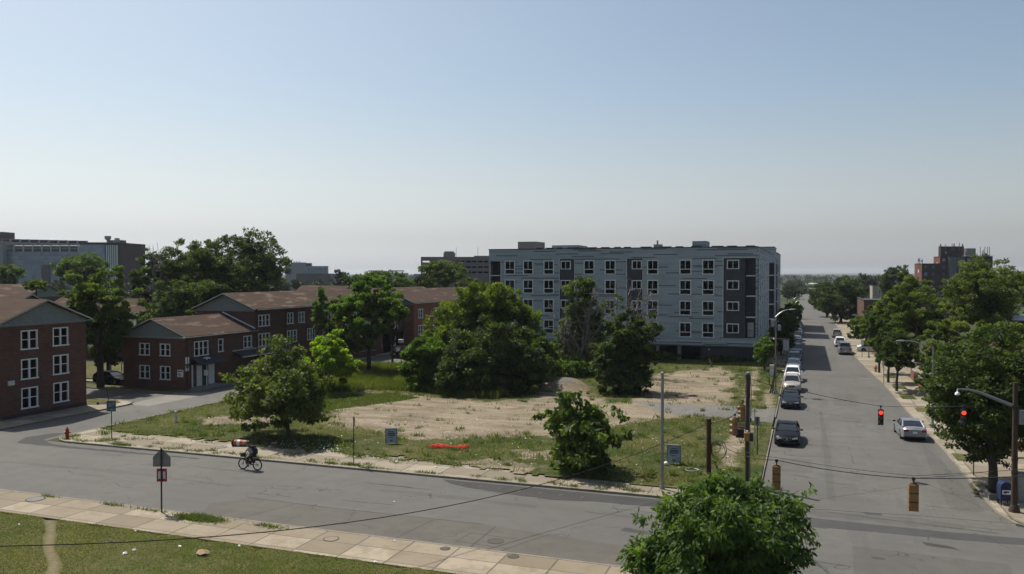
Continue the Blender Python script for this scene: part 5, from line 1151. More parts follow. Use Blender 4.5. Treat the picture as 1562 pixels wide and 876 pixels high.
# left background trees
bgp = 'tall trees behind the brick blocks'
ptree('broad tree with pale leaf tufts directly right of the leftmost brick block', 152, 412, 560, 112, 92, 'leaf_mid', seed=101, dens=2.9, group=bgp, trunk_r=.4, trunk_h=4, L=.27, lobes=9)
ptree('largest tree on the left skyline, with crooked open crown', 372, 352, 470, 142, 132, 'leaf_dark', seed=102, dens=2.2, group=bgp, trunk_r=.5, trunk_h=5, L=.36, lobes=10, shell=.35, clump=.15, ncl=420)
ptree('dark wide tree between the largest tree and the broad tufted tree', 290, 366, 490, 130, 125, 'leaf_dark', seed=103, dens=2.2, group=bgp, trunk_r=.5, trunk_h=5, L=.34, lobes=10, shell=.35, ncl=400, clump=.15)
ptree('deep green tree filling the dip left of the largest skyline tree', 322, 370, 480, 96, 138, 'leaf_dark', seed=111, dens=2.6, group=bgp, trunk_h=4, L=.36, lobes=9)
ptree('tree with thin bare twigs sticking out above its crown', 235, 380, 500, 66, 120, 'leaf_dark', seed=104, dens=2., group=bgp, trunk_r=.35, trunk_h=4, L=.34, shell=.3)
ptree('dark lower tree in front of the tall trees, behind the stepped block', 285, 420, 520, 120, 112, 'leaf_dark', seed=108, dens=2.2, group=bgp, trunk_h=3, L=.32)
dead_tree('bare twigs poking above the skyline beside the dark brick building', D(236, 118), [(228, 374), (240, 370), (246, 380), (233, 385)], 118, 109, .1)
ptree('rounded tree in front of the blue glass building', 128, 389, 440, 86, 200, 'leaf_mid', seed=105, dens=3, group=bgp, L=.45, lobes=8)
ptree('tree tip at the left edge before the glass building', 4, 404, 442, 56, 190, 'leaf_mid', seed=106, dens=3, group=bgp, L=.45)
ptree('small pale green tree in front of the long brown roof', 55, 428, 446, 34, 130, 'leaf_lime_dull', seed=107, dens=3, group=bgp, L=.3)
ptree('shaded dark tree filling the gap behind the scooter', 165, 470, 585, 70, 104, 'leaf_dark', seed=110, dens=2.6, group=bgp, trunk_r=.3, trunk_h=4)
mg = 'trees across the middle distance'
for i, (px, pt, pb, w_, Zd, lab, lf) in enumerate([(583, 415, 450, 72, 190, 'fresh green rounded tree left of the parking garage', 'leaf_mid'), (545, 421, 450, 46, 200, 'dark upright tree on the skyline left of the fresh green tree', 'leaf_dark'), (520, 412, 440, 28, 260, 'thin wispy tree on the skyline right of the pale far building', 'leaf_far'),
        (618, 425, 452, 50, 205, 'low pale tree just left of the round tree', 'leaf_mid'), (679, 398, 442, 70, 205, 'round dark tree in front of the parking garage', 'leaf_mid'), (650, 420, 446, 46, 200, 'tree at the left foot of the round tree', 'leaf_dark'), (715, 425, 450, 50, 190, 'tree between round tree and willow like tree', 'leaf_dark'), (560, 430, 455, 40, 165, 'low tree tucked behind the ridge of the stepped block', 'leaf_mid')]):
    ptree(lab, px, pt, pb, w_, Zd, lf, seed=120+i, dens=3, group=mg, L=.45, lobes=7)
# far woods that read as one mass: rows of leaf clumps
def wood(label, Zd, px0, px1, pyt, n, L, seed, name='distant_woodland', leaf='leaf_far', dpth=40):
    rs = np.random.RandomState(seed); el = []; px = px0
    while px < px1:
        w_ = rs.uniform(14, 30)*min(1, 500/Zd+.35); z = Zd+rs.uniform(0, dpth); x, y = D(px, z); r = w_/2/F_*z; h = ZH(pyt+rs.uniform(-1.5, 2.5)*(400/Zd)**.5, z)
        el.append((x, y, h*.5, r, r, h*.5)); px += w_*.55
    v, tone, cc = leaves(el, n, L, L*.7, rs, .3, .2, .6, len(el)*10); v[:, 2] = np.maximum(v[:, 2], 0)
    o = link_mesh(fast_mesh(name, v, 4, leaf, tone), name); tag(o, label, 'woodland', kind='stuff')
wood('dark belt of trees across the left middle distance', 290, -120, 760, 428, 60000, .9, 201)
wood('belt of trees on the right beyond the low brick building', 300, 1285, 1700, 432, 40000, .9, 202)
wood('hazy woodland belt in the far distance', 900, -150, 1750, 422.5, 50000, 2.2, 203, dpth=200)
wood('fainter woodland belt towards the horizon', 1800, -150, 1750, 420.8, 50000, 4, 204, dpth=600)

# ================================================================== CARS (front towards -Y in local space)
def car(name, label, x, y, rz, paint, kind='sedan', group=None, cat='car', trim='chrome', plate=True):
    K = {'sedan': dict(L=4.85, W=1.84, H=1.45, hood=.98, deck=1.06, wb=2.78, ws=(-.95, -.15), rf=(1.0, 1.85), R=.34),
         'hatch': dict(L=4.3, W=1.78, H=1.5, hood=1.0, deck=1.0, wb=2.6, ws=(-.95, -.2), rf=(1.55, 2.02), R=.33),
         'suv': dict(L=4.7, W=1.88, H=1.72, hood=1.12, deck=1.1, wb=2.75, ws=(-.95, -.3), rf=(1.75, 2.25), R=.37),
         'pickup': dict(L=5.6, W=1.98, H=1.88, hood=1.22, deck=1.2, wb=3.5, ws=(-1.25, -.65), rf=(.75, .95), R=.4)}[kind]
    L, W, H, R = K['L'], K['W']/2, K['H'], K['R']; o = empty(name, (x, y, .012), rz, label, cat, group)
    ax = (-K['wb']/2-.02, K['wb']/2-.02); pa = 'paint_'+paint
    ys = sorted(set([-L/2, -L/2+.06, -L/2+.2, -L/2+.45, L/2-.45, L/2-.2, L/2-.05, L/2]+[a+R*1.12*math.cos(PI*i/8) for a in ax for i in range(9)]+list(np.linspace(-L/2+.6, L/2-.6, 9))))
    rings = []
    for s in ys:
        e0 = max(0, 1-(s+L/2)/.55); e1 = max(0, 1-(L/2-s)/.5); hw = W*(1-.2*e0**2-.13*e1**2)
        if s < K['ws'][0]: tp = K['hood']-.26*((K['ws'][0]-s)/(L/2+K['ws'][0]))**1.7-.1*(e0 > .85)
        elif s > K['rf'][1]-.1 and kind in ('sedan',): tp = K['deck']-.05*(s-K['rf'][1])-.12*(e1 > .85)
        else: tp = K['hood']+.03
        if kind == 'pickup' and s > K['rf'][1]: tp = K['deck']
        zs = tp-.14; zb = .2+.12*max(e0, e1)
        for a in ax:
            q = abs(s-a)
            if q < R*1.12: zb = max(zb, R+math.sqrt(max(0, (R*1.12)**2-q*q))*.98)
        zb = min(zb, zs-.1); zm = (zb+zs)/2
        rings.append([(-hw*.9, s, zb), (-hw*.99, s, zb+.05), (-hw, s, zm), (-hw*.97, s, zs-.02), (-hw*.9, s, zs+.07), (-hw*.6, s, tp-.01), (0, s, tp+.02), (hw*.6, s, tp-.01), (hw*.9, s, zs+.07), (hw*.97, s, zs-.02), (hw, s, zm), (hw*.99, s, zb+.05), (hw*.9, s, zb)])
    mb = MB(); mb.loft(rings)
    if kind == 'pickup': pass
    mb.build('body', pa, o, smooth=35)
    mb = MB(); mb.box(-W*.82, W*.82, -L/2+.35, L/2-.3, .2, .62); mb.build('underbody', 'signal_black', o)
    # greenhouse: glass volume with painted roof and pillars
    w0, w1 = K['ws']; r0, r1 = K['rf']; zb = K['hood']-.02; zt = H
    def sec(s, z0, z1, k0, k1): return [(-W*k0, s, z0), (-W*k1, s, z1), (W*k1, s, z1), (W*k0, s, z0)]
    g = MB(); g.loft([sec(w0, zb, zb+.03, .86, .84), sec(w1, zb, zt-.05, .9, .68), sec((w1+r0)/2, zb, zt-.02, .91, .7), sec(r0, zb, zt-.06, .9, .67), sec(r1, zb, zb+.06, .84, .8)])
    g.build('glass', 'car_glass', o, smooth=30)
    ym = (w1+r0)/2
    def rs_(s, z, k): return [(-W*k, s, z-.06), (-W*k*.93, s, z), (0, s, z+.03), (W*k*.93, s, z), (W*k, s, z-.06), (0, s, z-.05)]
    rf = MB(); rf.loft([rs_(w1-.06, zt-.07, .69), rs_(w1+.15, zt-.01, .71), rs_(ym, zt+.01, .725), rs_(r0-.12, zt-.01, .715), rs_(r0+.05, zt-.07, .68)])
    for sgn in (-1, 1):
        rf.tube([(sgn*W*.865, w0-.02, zb+.02), (sgn*W*.70, w1, zt-.05)], [.05, .045], 5); rf.tube([(sgn*W*.905, ym+.1, zb), (sgn*W*.715, ym+.1, zt-.05)], .04, 5)
        rf.tube([(sgn*W*.85, r1+.02, zb+.04), (sgn*W*.70, r0, zt-.05)], [.09, .07], 5); rf.tube([(sgn*W*.70, w1, zt-.05), (sgn*W*.725, ym, zt-.03), (sgn*W*.70, r0, zt-.06)], .035, 5)
        if kind in ('suv', 'hatch'): rf.tube([(sgn*W*.89, r0-.5, zb), (sgn*W*.7, r0-.55, zt-.05)], .06, 5)
    rf.build('roof', pa, o, smooth=40)
    if kind == 'suv':
        for sg in (-1, 1): q = MB(); q.tube([(sg*W*.62, w1+.3, zt+.04), (sg*W*.62, r0-.2, zt+.04)], .025, 5); q.build('roof_rail', 'grey_metal', o)
    if kind == 'pickup':
        q = MB(); q.box(-W*.8, W*.8, r1+.12, L/2-.12, K['deck']+.005, K['deck']+.03); q.build('cargo_bed', 'signal_black', o)
    # lights, grille, bumper, mirrors, plates, handles
    zf = K['hood']-.36; zl = K['deck']-.26
    for sg in (-1, 1):
        q = MB(); q.loft([[(sg*W*.42, -L/2+.035, zf-.05), (sg*W*.42, -L/2+.03, zf+.05), (sg*W*.8, -L/2+.16, zf+.13), (sg*W*.83, -L/2+.2, zf-.02)], [(sg*W*.42, -L/2-.01, zf-.05), (sg*W*.42, -L/2+.0, zf+.06), (sg*W*.82, -L/2+.12, zf+.14), (sg*W*.86, -L/2+.15, zf-.03)]]); q.build('headlight', 'headlight', o)
        q = MB(); q.box(min(sg*W*.5, sg*W*.87), max(sg*W*.5, sg*W*.87), L/2-.1, L/2+.015, zl-.05, zl+.12); q.build('taillight', 'taillight', o, bevel=.02)
        q = MB(); q.ball((sg*(W+.12), w0+.28, zb+.1), .12, .07, .08, 8, 6); q.tube([(sg*W*.92, w0+.3, zb+.03), (sg*(W+.08), w0+.28, zb+.07)], .03, 5); q.build('mirror', pa if kind != 'sedan' else 'signal_black', o, smooth=60)
        q = MB(); [q.box(min(sg*(W-.01), sg*(W+.012)), max(sg*(W-.01), sg*(W+.012)), yy, yy+.16, zb-.17, zb-.14) for yy in (.1, 1.05)]; q.build('door_handle', trim, o)
        q = MB(); q.box(min(sg*W*.55, sg*W*.78), max(sg*W*.55, sg*W*.78), -L/2+.0, -L/2+.1, .36, .44); q.build('fog_lamp', 'signal_black', o)
    q = MB(); q.loft([[(-W*.36, -L/2-.012, zf+.06), (W*.36, -L/2-.012, zf+.06), (W*.24, -L/2-.012, zf-.16), (-W*.24, -L/2-.012, zf-.16)], [(-W*.36, -L/2+.1, zf+.06), (W*.36, -L/2+.1, zf+.06), (W*.24, -L/2+.1, zf-.16), (-W*.24, -L/2+.1, zf-.16)]]); gq = q.build('grille', 'signal_black', o)
    q = MB(); q.tube([(-W*.38, -L/2-.02, zf+.08), (-W*.2, -L/2-.025, zf-.12), (W*.2, -L/2-.025, zf-.12), (W*.38, -L/2-.02, zf+.08)], .018, 5); q.ball((0, -L/2-.02, zf-.02), .07, .015, .06, 8, 5); q.build('grille_trim', trim, gq)
    q = MB(); q.box(-W*.7, W*.7, -L/2-.006, -L/2+.1, .26, .38); q.build('bumper_intake', 'signal_black', o, bevel=.02)
    q = MB(); q.box(-W*.8, W*.8, L/2-.1, L/2+.012, .28, .4); q.build('bumper_strip', 'signal_black', o, bevel=.02)
    q = MB(); q.box(-.16, .16, L/2, L/2+.02, .62 if kind != 'pickup' else .55, .77 if kind != 'pickup' else .7); q.build('license_plate', 'plate', o)
    for sg in (-1, 1):
        for a in ax:
            c = (sg*(W-.12), a, R)
            def ring(r, t): return [(c[0]+t, a+r*math.cos(2*PI*j/18), R+r*math.sin(2*PI*j/18)) for j in range(18)]
            q = MB(); q.loft([ring(R*.6, -.1), ring(R*.96, -.1), ring(R, -.06), ring(R, .08), ring(R*.95, .115), ring(R*.66, .11)]); wq = q.build('wheel', 'rubber', o, smooth=50)
            if sg < 0:
                for vtx in wq.data.vertices: vtx.co.x = 2*c[0]-vtx.co.x
                wq.data.flip_normals()
            q = MB(); q.loft([ring(R*.66, .085), ring(R*.64, .112), ring(R*.2, .1)]); 
            for k in range(5):
                t = 2*PI*k/5; q.tube([(c[0]+.11, a, R), (c[0]+.118, a+R*.6*math.cos(t), R+R*.6*math.sin(t))], .035, 4)
            rq = q.build('rim', 'grey_metal', wq)
            if sg < 0:
                for vtx in rq.data.vertices: vtx.co.x = 2*c[0]-vtx.co.x
                rq.data.flip_normals()
    return o
cg = 'cars parked along the left kerb'
car('parked_car', 'black sedan with a chrome grille, nearest car at the left kerb', -1.22, 66.45, 0, 'black', 'sedan', cg)
car('parked_car', 'dark navy sedan behind the black sedan at the left kerb', -1.25, 84.4, 0, 'navy', 'sedan', cg)
car('parked_car', 'champagne silver wagon behind the navy sedan', -1.3, 95.9, 0, 'champagne', 'suv', cg)
car('parked_car', 'white estate car at the edge of the building shadow', -1.35, 104.6, 0, 'white', 'suv', cg)
labs = [('bluegrey', 'sedan', 'blue grey car, first of the shaded row by the grey building'), ('bluegrey', 'suv', 'second car in the shaded row, bluish with pale windscreen'), ('blue', 'sedan', 'dark blue car, third in the shaded row'), ('grey', 'suv', 'grey car, fourth in the shaded row'),
        ('bluegrey', 'hatch', 'blue grey hatchback, fifth in the shaded row'), ('silver', 'sedan', 'silver car, sixth in the shaded row'), ('navy', 'suv', 'dark car, seventh in the shaded row'), ('white', 'sedan', 'whitish car, eighth in the shaded row'), ('grey', 'sedan', 'grey car, ninth in the shaded row'), ('bluegrey', 'hatch', 'small car, tenth in the shaded row'), ('black', 'suv', 'dark car, farthest of the row at the left kerb')]
yy = 116.5
for i, (c, k, l) in enumerate(labs):
    car('parked_car', l, -1.35+random.uniform(-.08, .08), yy, random.uniform(-.02, .02), c, k, cg); yy += 6.6+random.uniform(0, 2.2)+(6 if i in (3, 6) else 0)
rgp = 'vehicles along the right kerb'
car('parked_car', 'silver grey sedan seen from behind at the right kerb near the signals', 7.95, 71.9, PI+rad(3) , 'silver', 'sedan', rgp)
for o_ in (car('pickup_truck', 'silver pickup truck seen from behind at the right kerb', 6.15, 142.8, PI, 'silver', 'pickup', rgp, 'pickup truck'),
           car('parked_car', 'white utility vehicle in front of the silver pickup', 5.95, 157.2, PI, 'white', 'suv', rgp), car('parked_car', 'pale wagon farthest up the right kerb', 6.2, 179.2, PI, 'champagne', 'suv', rgp)): pass
car('parked_car', 'white sedan parked off the street behind the silver pickup', 10.6, 147, PI/2, 'white', 'sedan')
car('parked_car', 'black sport utility car on the side street before the brick annex', -58.9, 113.2, rad(174), 'black', 'suv')
car('parked_car', 'dark car half hidden behind the leftmost brick block', -77.0, 74.0, PI/2, 'black', 'hatch')

# ================================================================== STREET FURNITURE
def pole_top(base, py): return ZH(py, dep(*base))
# wooden signal pole at the corner of the lot
WP = (-3.25, 51.6); HW = pole_top(WP, 571)
o = empty('utility_pole', (*WP, 0), 0, 'tall wooden pole carrying the yellow signals at the lot corner', 'utility pole')
mb = MB(); mb.tube([(0, 0, 0), (0, 0, HW)], [.17, .13], 10); mb.build('post', 'wood_pole', o, smooth=50)
mb = MB(); mb.lathe([(.14, 0), (.14, .1), (.02, .14)], (0, 0, HW), 8); mb.tube([(.14, 0, HW-.1), (.2, .05, HW-1.2), (.18, 0, HW-2.6)], .025, 5); mb.tube([(-.15, 0, HW-.25), (-.15, 0, HW-.05)], .06, 6); mb.build('pole_hardware', 'galvanised', o)
mb = MB(); mb.tube([(.1, -.12, .1), (.1, -.14, HW-1.5)], .03, 5); mb.build('conduit', 'galvanised', o)
SP_ = (-5.75, 53.1); HS = pole_top(SP_, 641)
o = empty('utility_pole', (*SP_, 0), 0, 'short thick dark pole stub with a cable coil left of the tall wooden pole', 'utility pole')
mb = MB(); mb.tube([(0, 0, 0), (0, 0, HS)], [.16, .15], 10); mb.build('post', 'rust_brown', o, smooth=50)
mb = MB(); mb.lathe([(.17, 0), (.17, .06), (.05, .1)], (0, 0, HS), 8); [mb.tube([(-.2, 0, HS-z), (.2, 0, HS-z)], .035, 5) for z in (.25, .6, 1.6)]; mb.build('pole_hardware', 'dark_metal', o)
mb = MB()
for r0, dz in ((.5, 0), (.46, -.15), (.3, .12)):
    mb.tube([(.15+r0+r0*math.cos(2*PI*k/16)*.95, -.1, HS-1.85+dz+r0*1.1*math.sin(2*PI*k/16)) for k in range(17)], .022, 4, False)
mb.build('cable_coil', 'signal_black', o)
MP = G(1010, 749); HM = pole_top(MP, 570)
o = empty('metal_pole', (*MP, 0), 0, 'bare light grey metal pole by the pavement behind the foreground tree', 'pole')
mb = MB(); mb.tube([(0, 0, 0), (0, 0, HM)], [.115, .085], 10); mb.build('post', 'galvanised', o, smooth=50)
mb = MB(); mb.lathe([(.12, 0), (.12, .06), (.02, .1)], (0, 0, HM), 8); mb.lathe([(.25, 0), (.25, .08), (.16, .12), (.15, .3)], (0, 0, 0), 10); mb.build('collar', 'grey_metal', o)
# right corner pole with camera arm
RP = G(1547, 784); HR = pole_top(RP, 584)
o = empty('signal_pole', (*RP, 0), 0, 'tall dark brown pole with camera arm beside the blue mailbox', 'pole')
mb = MB(); mb.tube([(0, 0, 0), (0, 0, HR)], [.17, .12], 10); mb.lathe([(.3, 0), (.28, .25), (.18, .5)], (0, 0, 0), 10); mb.build('post', 'wood_pole', o, smooth=50)
zA = pole_top(RP, 619); zT = pole_top(RP, 594); aw = lambda px, py, dd=0.: (lambda q: (q[0]-RP[0], q[1]-RP[1], ZH(py, dep(*RP)+dd)))(D(px, dep(*RP)+dd))
mb = MB(); mb.tube([aw(1545, 619), aw(1520, 609), aw(1498, 600), aw(1480, 595), aw(1462, 594)], [.1, .09, .075, .055, .04], 8); mb.build('arm', 'galvanised', o, smooth=50)
mb = MB(); q = aw(1462, 594); mb.tube([q, (q[0], q[1], q[2]-.18)], .03, 6); mb.lathe([(.05, 0), (.12, -.06), (.13, -.16)], (q[0], q[1], q[2]-.15), 10); c_ = mb.build('camera', 'white_paint', o, smooth=50)
mb = MB(); mb.ball((q[0], q[1], q[2]-.32), .105, .105, .1); mb.build('dome', 'car_glass', c_, smooth=80)
mb = MB(); mb.box(.15, .42, -.2, .1, zA-1.0, zA-.25); mb.build('control_box', 'grey_metal', o, bevel=.02)
for z in (2.2, 2.9, zA-.1): mb = MB(); mb.lathe([(.17, 0), (.17, .12)], (0, 0, z), 10); mb.build('strap', 'dark_metal', o)

def head(o, px=0, py=0, pz=0, rz=0, lit=None, n=3, housing='signal_yellow', w_=.35, name='signal_head', face='signal_black'):
    """signal head whose lenses look towards local -Y rotated by rz; top at pz"""
    R_ = Matrix.Rotation(rz, 4, 'Z'); T_ = Matrix.Translation((px, py, pz)) @ R_
    def tr(mb): mb.v = [tuple(T_ @ Vector(v)) for v in mb.v]; return mb
    h = w_; mb = MB()
    for k in range(n): mb.box(-h/2, h/2, -.1, .1, -h*(k+1)+.012, -h*k)
    mb.box(-h/2+.02, h/2-.02, -.08, .09, -h*n+.0, 0.0)
    for k in range(n+1): mb.box(-h/2-.015, h/2+.015, .0, .05, -h*k-.012, -h*k+.016)
    for k in range(n): mb.box(-h*.42, h*.42, .1, .125, -h*(k+1)+.03, -h*k-.02); mb.box(h*.42, h*.5+.012, .02, .12, -h*(k+.5)-.03, -h*(k+.5)+.03)
    b = tr(mb).build(name, housing, o, bevel=.008)
    if n == 3: jb = MB(); [jb.box(-h/2-.004, h/2+.004, -.104, .104, -h*k-.006, -h*k+.014) for k in (1, 2)]; tr(jb).build('joint_band', 'rust_brown', b)
    for k in range(n):
        c = -h*(k+.5)
        m_ = MB(); m_.loft([[(h*.4*math.cos(2*PI*j/14), -.1, c+h*.4*math.sin(2*PI*j/14)) for j in range(14)], [(h*.36*math.cos(2*PI*j/14), -.125, c+h*.36*math.sin(2*PI*j/14)) for j in range(14)]])
        mm = ['red', 'amber', 'green'][k] if n == 3 else 'green'
        tr(m_).build('lens', 'red_lit' if lit == k else {'red': 'red_off', 'amber': 'amber_off', 'green': 'green_off'}[mm], b)
        m_ = MB(); P = [[(r*math.cos(rad(t)), y_, c+r*math.sin(rad(t))) for t in range(-30, 211, 20)] for r, y_ in ((h*.45, -.1), (h*.45, -.3))]
        for i in range(12): m_.face([P[0][i], P[0][i+1], P[1][i+1], P[1][i]])
        vz = tr(m_).build('visor', housing if housing != 'signal_black' else face, b); s_ = vz.modifiers.new('thick', 'SOLIDIFY'); s_.thickness = .008
    return b
def hang(o, z0, z1, x=0, y=0):
    mb = MB(); mb.tube([(x, y, z1), (x, y, z0)], .028, 6); mb.tube([(x-.12, y, z0+.02), (x+.12, y, z0+.02)], .03, 6); mb.box(x-.06, x+.06, y-.05, y+.05, z1-.08, z1+.04); return mb.build('hanger', 'dark_metal', o)
def at(px, py, Zd): x, y = D(px, Zd); return Vector((x, y, ZH(py, Zd)))
# suspended signals
def susp(px, pyt, pyb, Zd, rz, lit, housing, label, hpx=8, group='signals hanging over the crossing', n=3):
    p = at(px, pyt, Zd); h = (pyb-pyt)/F_*Zd; o = empty('traffic_signal', (p.x, p.y, p.z-h), 0, label, 'traffic signal', group)
    head(o, 0, 0, h, rz, lit, n, housing, h/n); hang(o, h, h+hpx/F_*Zd); return p+Vector((0, 0, hpx/F_*Zd))
S1 = susp(1186, 712, 748, 35.5, PI, None, 'signal_yellow', 'yellow hanging signal seen from behind, just above the foreground tree', 9)
S2 = susp(1396, 740, 781, 31.5, PI+.05, None, 'signal_yellow', 'yellow hanging signal seen from behind, alone over the street at lower right', 9)
S3 = susp(1345, 626, 649, 52, .0, 0, 'signal_black', 'hanging signal showing red over the middle of the street', 6)
S4 = susp(1472, 626, 650, 43.2, -.1, 0, 'signal_black', 'hanging signal showing red in front of the large dark street tree', 6)
# yellow heads at the wooden pole
S5 = susp(1134, 620, 641.5, 50, -PI/2-.25, None, 'signal_yellow', 'upper yellow signal seen side on, tight against the wooden pole', 8, 'signals by the wooden pole')
S6 = susp(1122, 639, 665, 50, -PI/2-.35, None, 'signal_yellow', 'lower left yellow signal seen side on beside the wooden pole', 6, 'signals by the wooden pole')
p = at(1133, 655, 50.5); o = empty('pedestrian_signal', (p.x, p.y, p.z), 0, 'black pedestrian signal box left of the wooden pole', 'pedestrian signal', 'signals by the wooden pole')
mb = MB(); mb.box(-.38, .12, -.15, .15, -.55, 0); hq = mb.build('housing', 'signal_black', o, bevel=.02); mb = MB(); mb.box(-.6, .4, -.02, .02, .08, .14); mb.build('bracket', 'signal_yellow', o); mb = MB(); mb.box(-.34, .08, -.2, -.15, -.05, -.02); mb.build('visor', 'signal_black', hq)
o = empty('pedestrian_signal', (WP[0]+.02, WP[1]-.3, ZH(672, dep(*WP))), 0, 'small yellow pedestrian signal mounted on the front of the wooden pole', 'pedestrian signal', 'signals by the wooden pole')
mb = MB(); mb.box(-.2, .12, -.18, .1, 0, .52); hq = mb.build('housing', 'signal_yellow', o, bevel=.04); mb = MB(); mb.box(.12, .32, -.14, .14, 0, .5); mb.build('visor', 'signal_black', hq); mb = MB(); mb.ball((-.02, -.05, .58), .07, .07, .08); mb.build('cap', 'pale_trim', hq)
p = at(1137, 641, 50.4); o = empty('street_name_sign', (p.x, p.y, p.z), .25, 'small green street name sign on the wooden pole', 'sign')
mb = MB(); mb.box(-.42, .42, -.012, .012, -.13, .13); mb.build('sign_panel', 'sign_green', o); mb = MB(); [mb.box(-.34+k*.12, -.26+k*.12, -.018, -.013, -.05, .06) for k in range(6)]; mb.build('lettering', 'sign_white', o)
p = at(1137, 648, 50.6); mb = MB(); mb.box(p.x-.35, p.x+.3, p.y, p.y+.02, p.z-.3, p.z+.05); tag(mb.build('sign_panel_plate', 'galvanised'), 'blank grey plate under the green sign on the wooden pole', 'sign')

def wire(pts, sag, r, label, name='overhead_cable', n=24, mat='signal_black', group='overhead cables'):
    mb = MB(); out = []
    for i in range(len(pts)-1):
        a, b = Vector(pts[i]), Vector(pts[i+1]); s_ = sag[i] if isinstance(sag, (list, tuple)) else sag
        for k in range(n): t = k/n; q = a.lerp(b, t); q.z -= 4*s_*t*(1-t); out.append(q)
    out.append(Vector(pts[-1])); mb.tube(out, r*.75, 5, False); return tag(mb.build(name, mat, smooth=80), label, 'cable', group)
st = Vector((SP_[0], SP_[1], HS)); wt = Vector((WP[0], WP[1], HW))
e1 = at(-200, 836, 24)
wire([st+Vector((-.1, 0, -.25)), e1], 2.1, .028, 'long thick cable drooping from the short pole stub to the lower left')
c0 = st+Vector((.25, 0, -1.2)); e2 = at(1700, 716, 29)
wire([c0, S1+Vector((0, 0, .0)), S2, e2], [.35, .12, .12], .024, 'double cable carrying the two yellow hanging signals, lower strand')
wire([c0+Vector((0, 0, .12)), S1+Vector((0, 0, .12)), S2+Vector((0, 0, .1)), e2+Vector((0, 0, .25))], [.25, .06, .05], .014, 'double cable carrying the two yellow hanging signals, upper strand')
rt_ = Vector((RP[0], RP[1], pole_top(RP, 622)))
wire([wt+Vector((.1, 0, -.25)), at(1228, 598, 50.5), S3, S4, rt_], [.12, .06, .05, .02], .022, 'cable with the two red signals from the wooden pole to the right pole')
wire([st+Vector((.1, 0, -.2)), S6, S5, at(1138, 600, 51), wt+Vector((-.1, 0, -.3))], [.12, .05, .03, .02], .03, 'short thick cable from the pole stub up to the signals on the wooden pole')
wire([rt_+Vector((0, 0, -3.9)), at(1500, 722, 38), at(1380, 731, 33)], [.05, .05], .012, 'thin cable across the right pavement behind the brown pole')
wire([at(1180, 777, 40), at(1260, 779, 40), at(1400, 788, 39), at(1700, 812, 36)], .02, .008, 'hair thin wire low over the crossing at the right', n=10)

# cobra head lamps
def cobra(label, base, py_top, pts, pole_r=.1, group='street lamps'):
    zt = pole_top(base, py_top); o = empty('street_lamp', (*base, 0), 0, label, 'street lamp', group); Zd = dep(*base)
    mb = MB(); mb.tube([(0, 0, 0), (0, 0, zt)], [pole_r, pole_r*.7], 9); mb.lathe([(.2, 0), (.18, .35), (.11, .5)], (0, 0, 0), 9); mb.build('post', 'galvanised', o, smooth=50)
    P = [Vector(at(a, b, Zd))-Vector((*base, 0)) for a, b in pts]; mb = MB(); mb.tube(P, [.05]*(len(P)-1)+[.04], 6); mb.build('arm', 'galvanised', o, smooth=60)
    q = P[-1]; d = (P[-1]-P[-2]).normalized(); mb = MB(); e = q+d*.75; mb.tube([q-d*.05, q+d*.15, q+d*.5, e], [.05, .13, .14, .05], 8); mb.v = [(a, b, q.z+(c-q.z)*.55) for a, b, c in mb.v]; mb.build('lamp_head', 'grey_metal', o, smooth=60); return o, zt
B1 = G(1183, 602); o, zt = cobra('curved arm street lamp at the left kerb before the grey building', B1, 483, [(1183, 484), (1188, 479), (1194, 475), (1200, 473), (1204, 472.5)])
mb = MB(); mb.box(-.5, -.12, -.2, .2, zt-1.1, zt-.35); mb.build('control_box', 'grey_metal', o, bevel=.03); mb = MB(); mb.lathe([(.18, 0), (.2, .5), (.1, .6)], (.35, 0, zt-1.5), 8); mb.build('transformer', 'grey_metal', o)
mb = MB(); mb.box(-.6, -.15, -.2, .1, 1.9, 3.2); mb.build('meter_box', 'pale_trim', o, bevel=.02); mb = MB(); mb.box(.75, 1.35, 3.2-.02, 3.2+.02, zt-3.6, zt-2.5); mb.v = [(a, b-3.2, c) for a, b, c in mb.v]; mb.tube([(0, 0, zt-2.4), (1.4, 0, zt-2.4)], .02, 5); mb.build('banner', 'far_grey', o)
cobra('curved arm street lamp over the right pavement by the silver grey sedan', (10.1, 75.6), 530, [(1421, 531), (1410, 526), (1398, 522), (1388, 520), (1381, 520)])
cobra('street lamp half hidden in leaves near the silver pickup', (9.3, 136), 482, [(1318, 483), (1313, 481.5), (1307, 481)], .09)
cobra('far street lamp with pale arm above the shaded cars', (-3.6, 190), 452, [(1211, 457), (1214, 454), (1218, 453), (1221, 453)], .08)
cobra('farthest street lamp along the left kerb', (-3.6, 230), 452, [(1213, 462), (1217, 459), (1221, 457.5), (1224, 457.5)], .08)
# lamp with square head at the porch
LP = (-63.7, 74.6); o = empty('street_lamp', (*LP, 0), 0, 'pale post with flat lamp head and small white plate at the brick porch', 'street lamp')
hl = ZH(545, dep(*LP)); mb = MB(); mb.tube([(0, 0, 0), (0, 0, hl-.3)], [.07, .05], 8); mb.build('post', 'pale_trim', o); mb = MB(); mb.lathe([(.05, 0), (.12, .2), (.42, .24), (.42, .32), (.1, .42)], (0, 0, hl-.4), 10); mb.build('lamp_head', 'pale_trim', o, smooth=50); mb = MB(); mb.box(-.3, .25, -.12, -.09, hl-2.1, hl-1.45); mb.build('plate', 'sign_white', o)
LP = G(612, 556); o = empty('street_lamp', (*LP, 0), 0, 'short post with white box lamp near the black sport utility car', 'street lamp')
hl = ZH(518, dep(*LP)); mb = MB(); mb.tube([(0, 0, 0), (0, 0, hl-.5)], .06, 8); mb.build('post', 'dark_metal', o); mb = MB(); mb.box(-.4, .35, -.2, .2, hl-.5, hl); mb.build('lamp_head', 'pale_trim', o, bevel=.05)

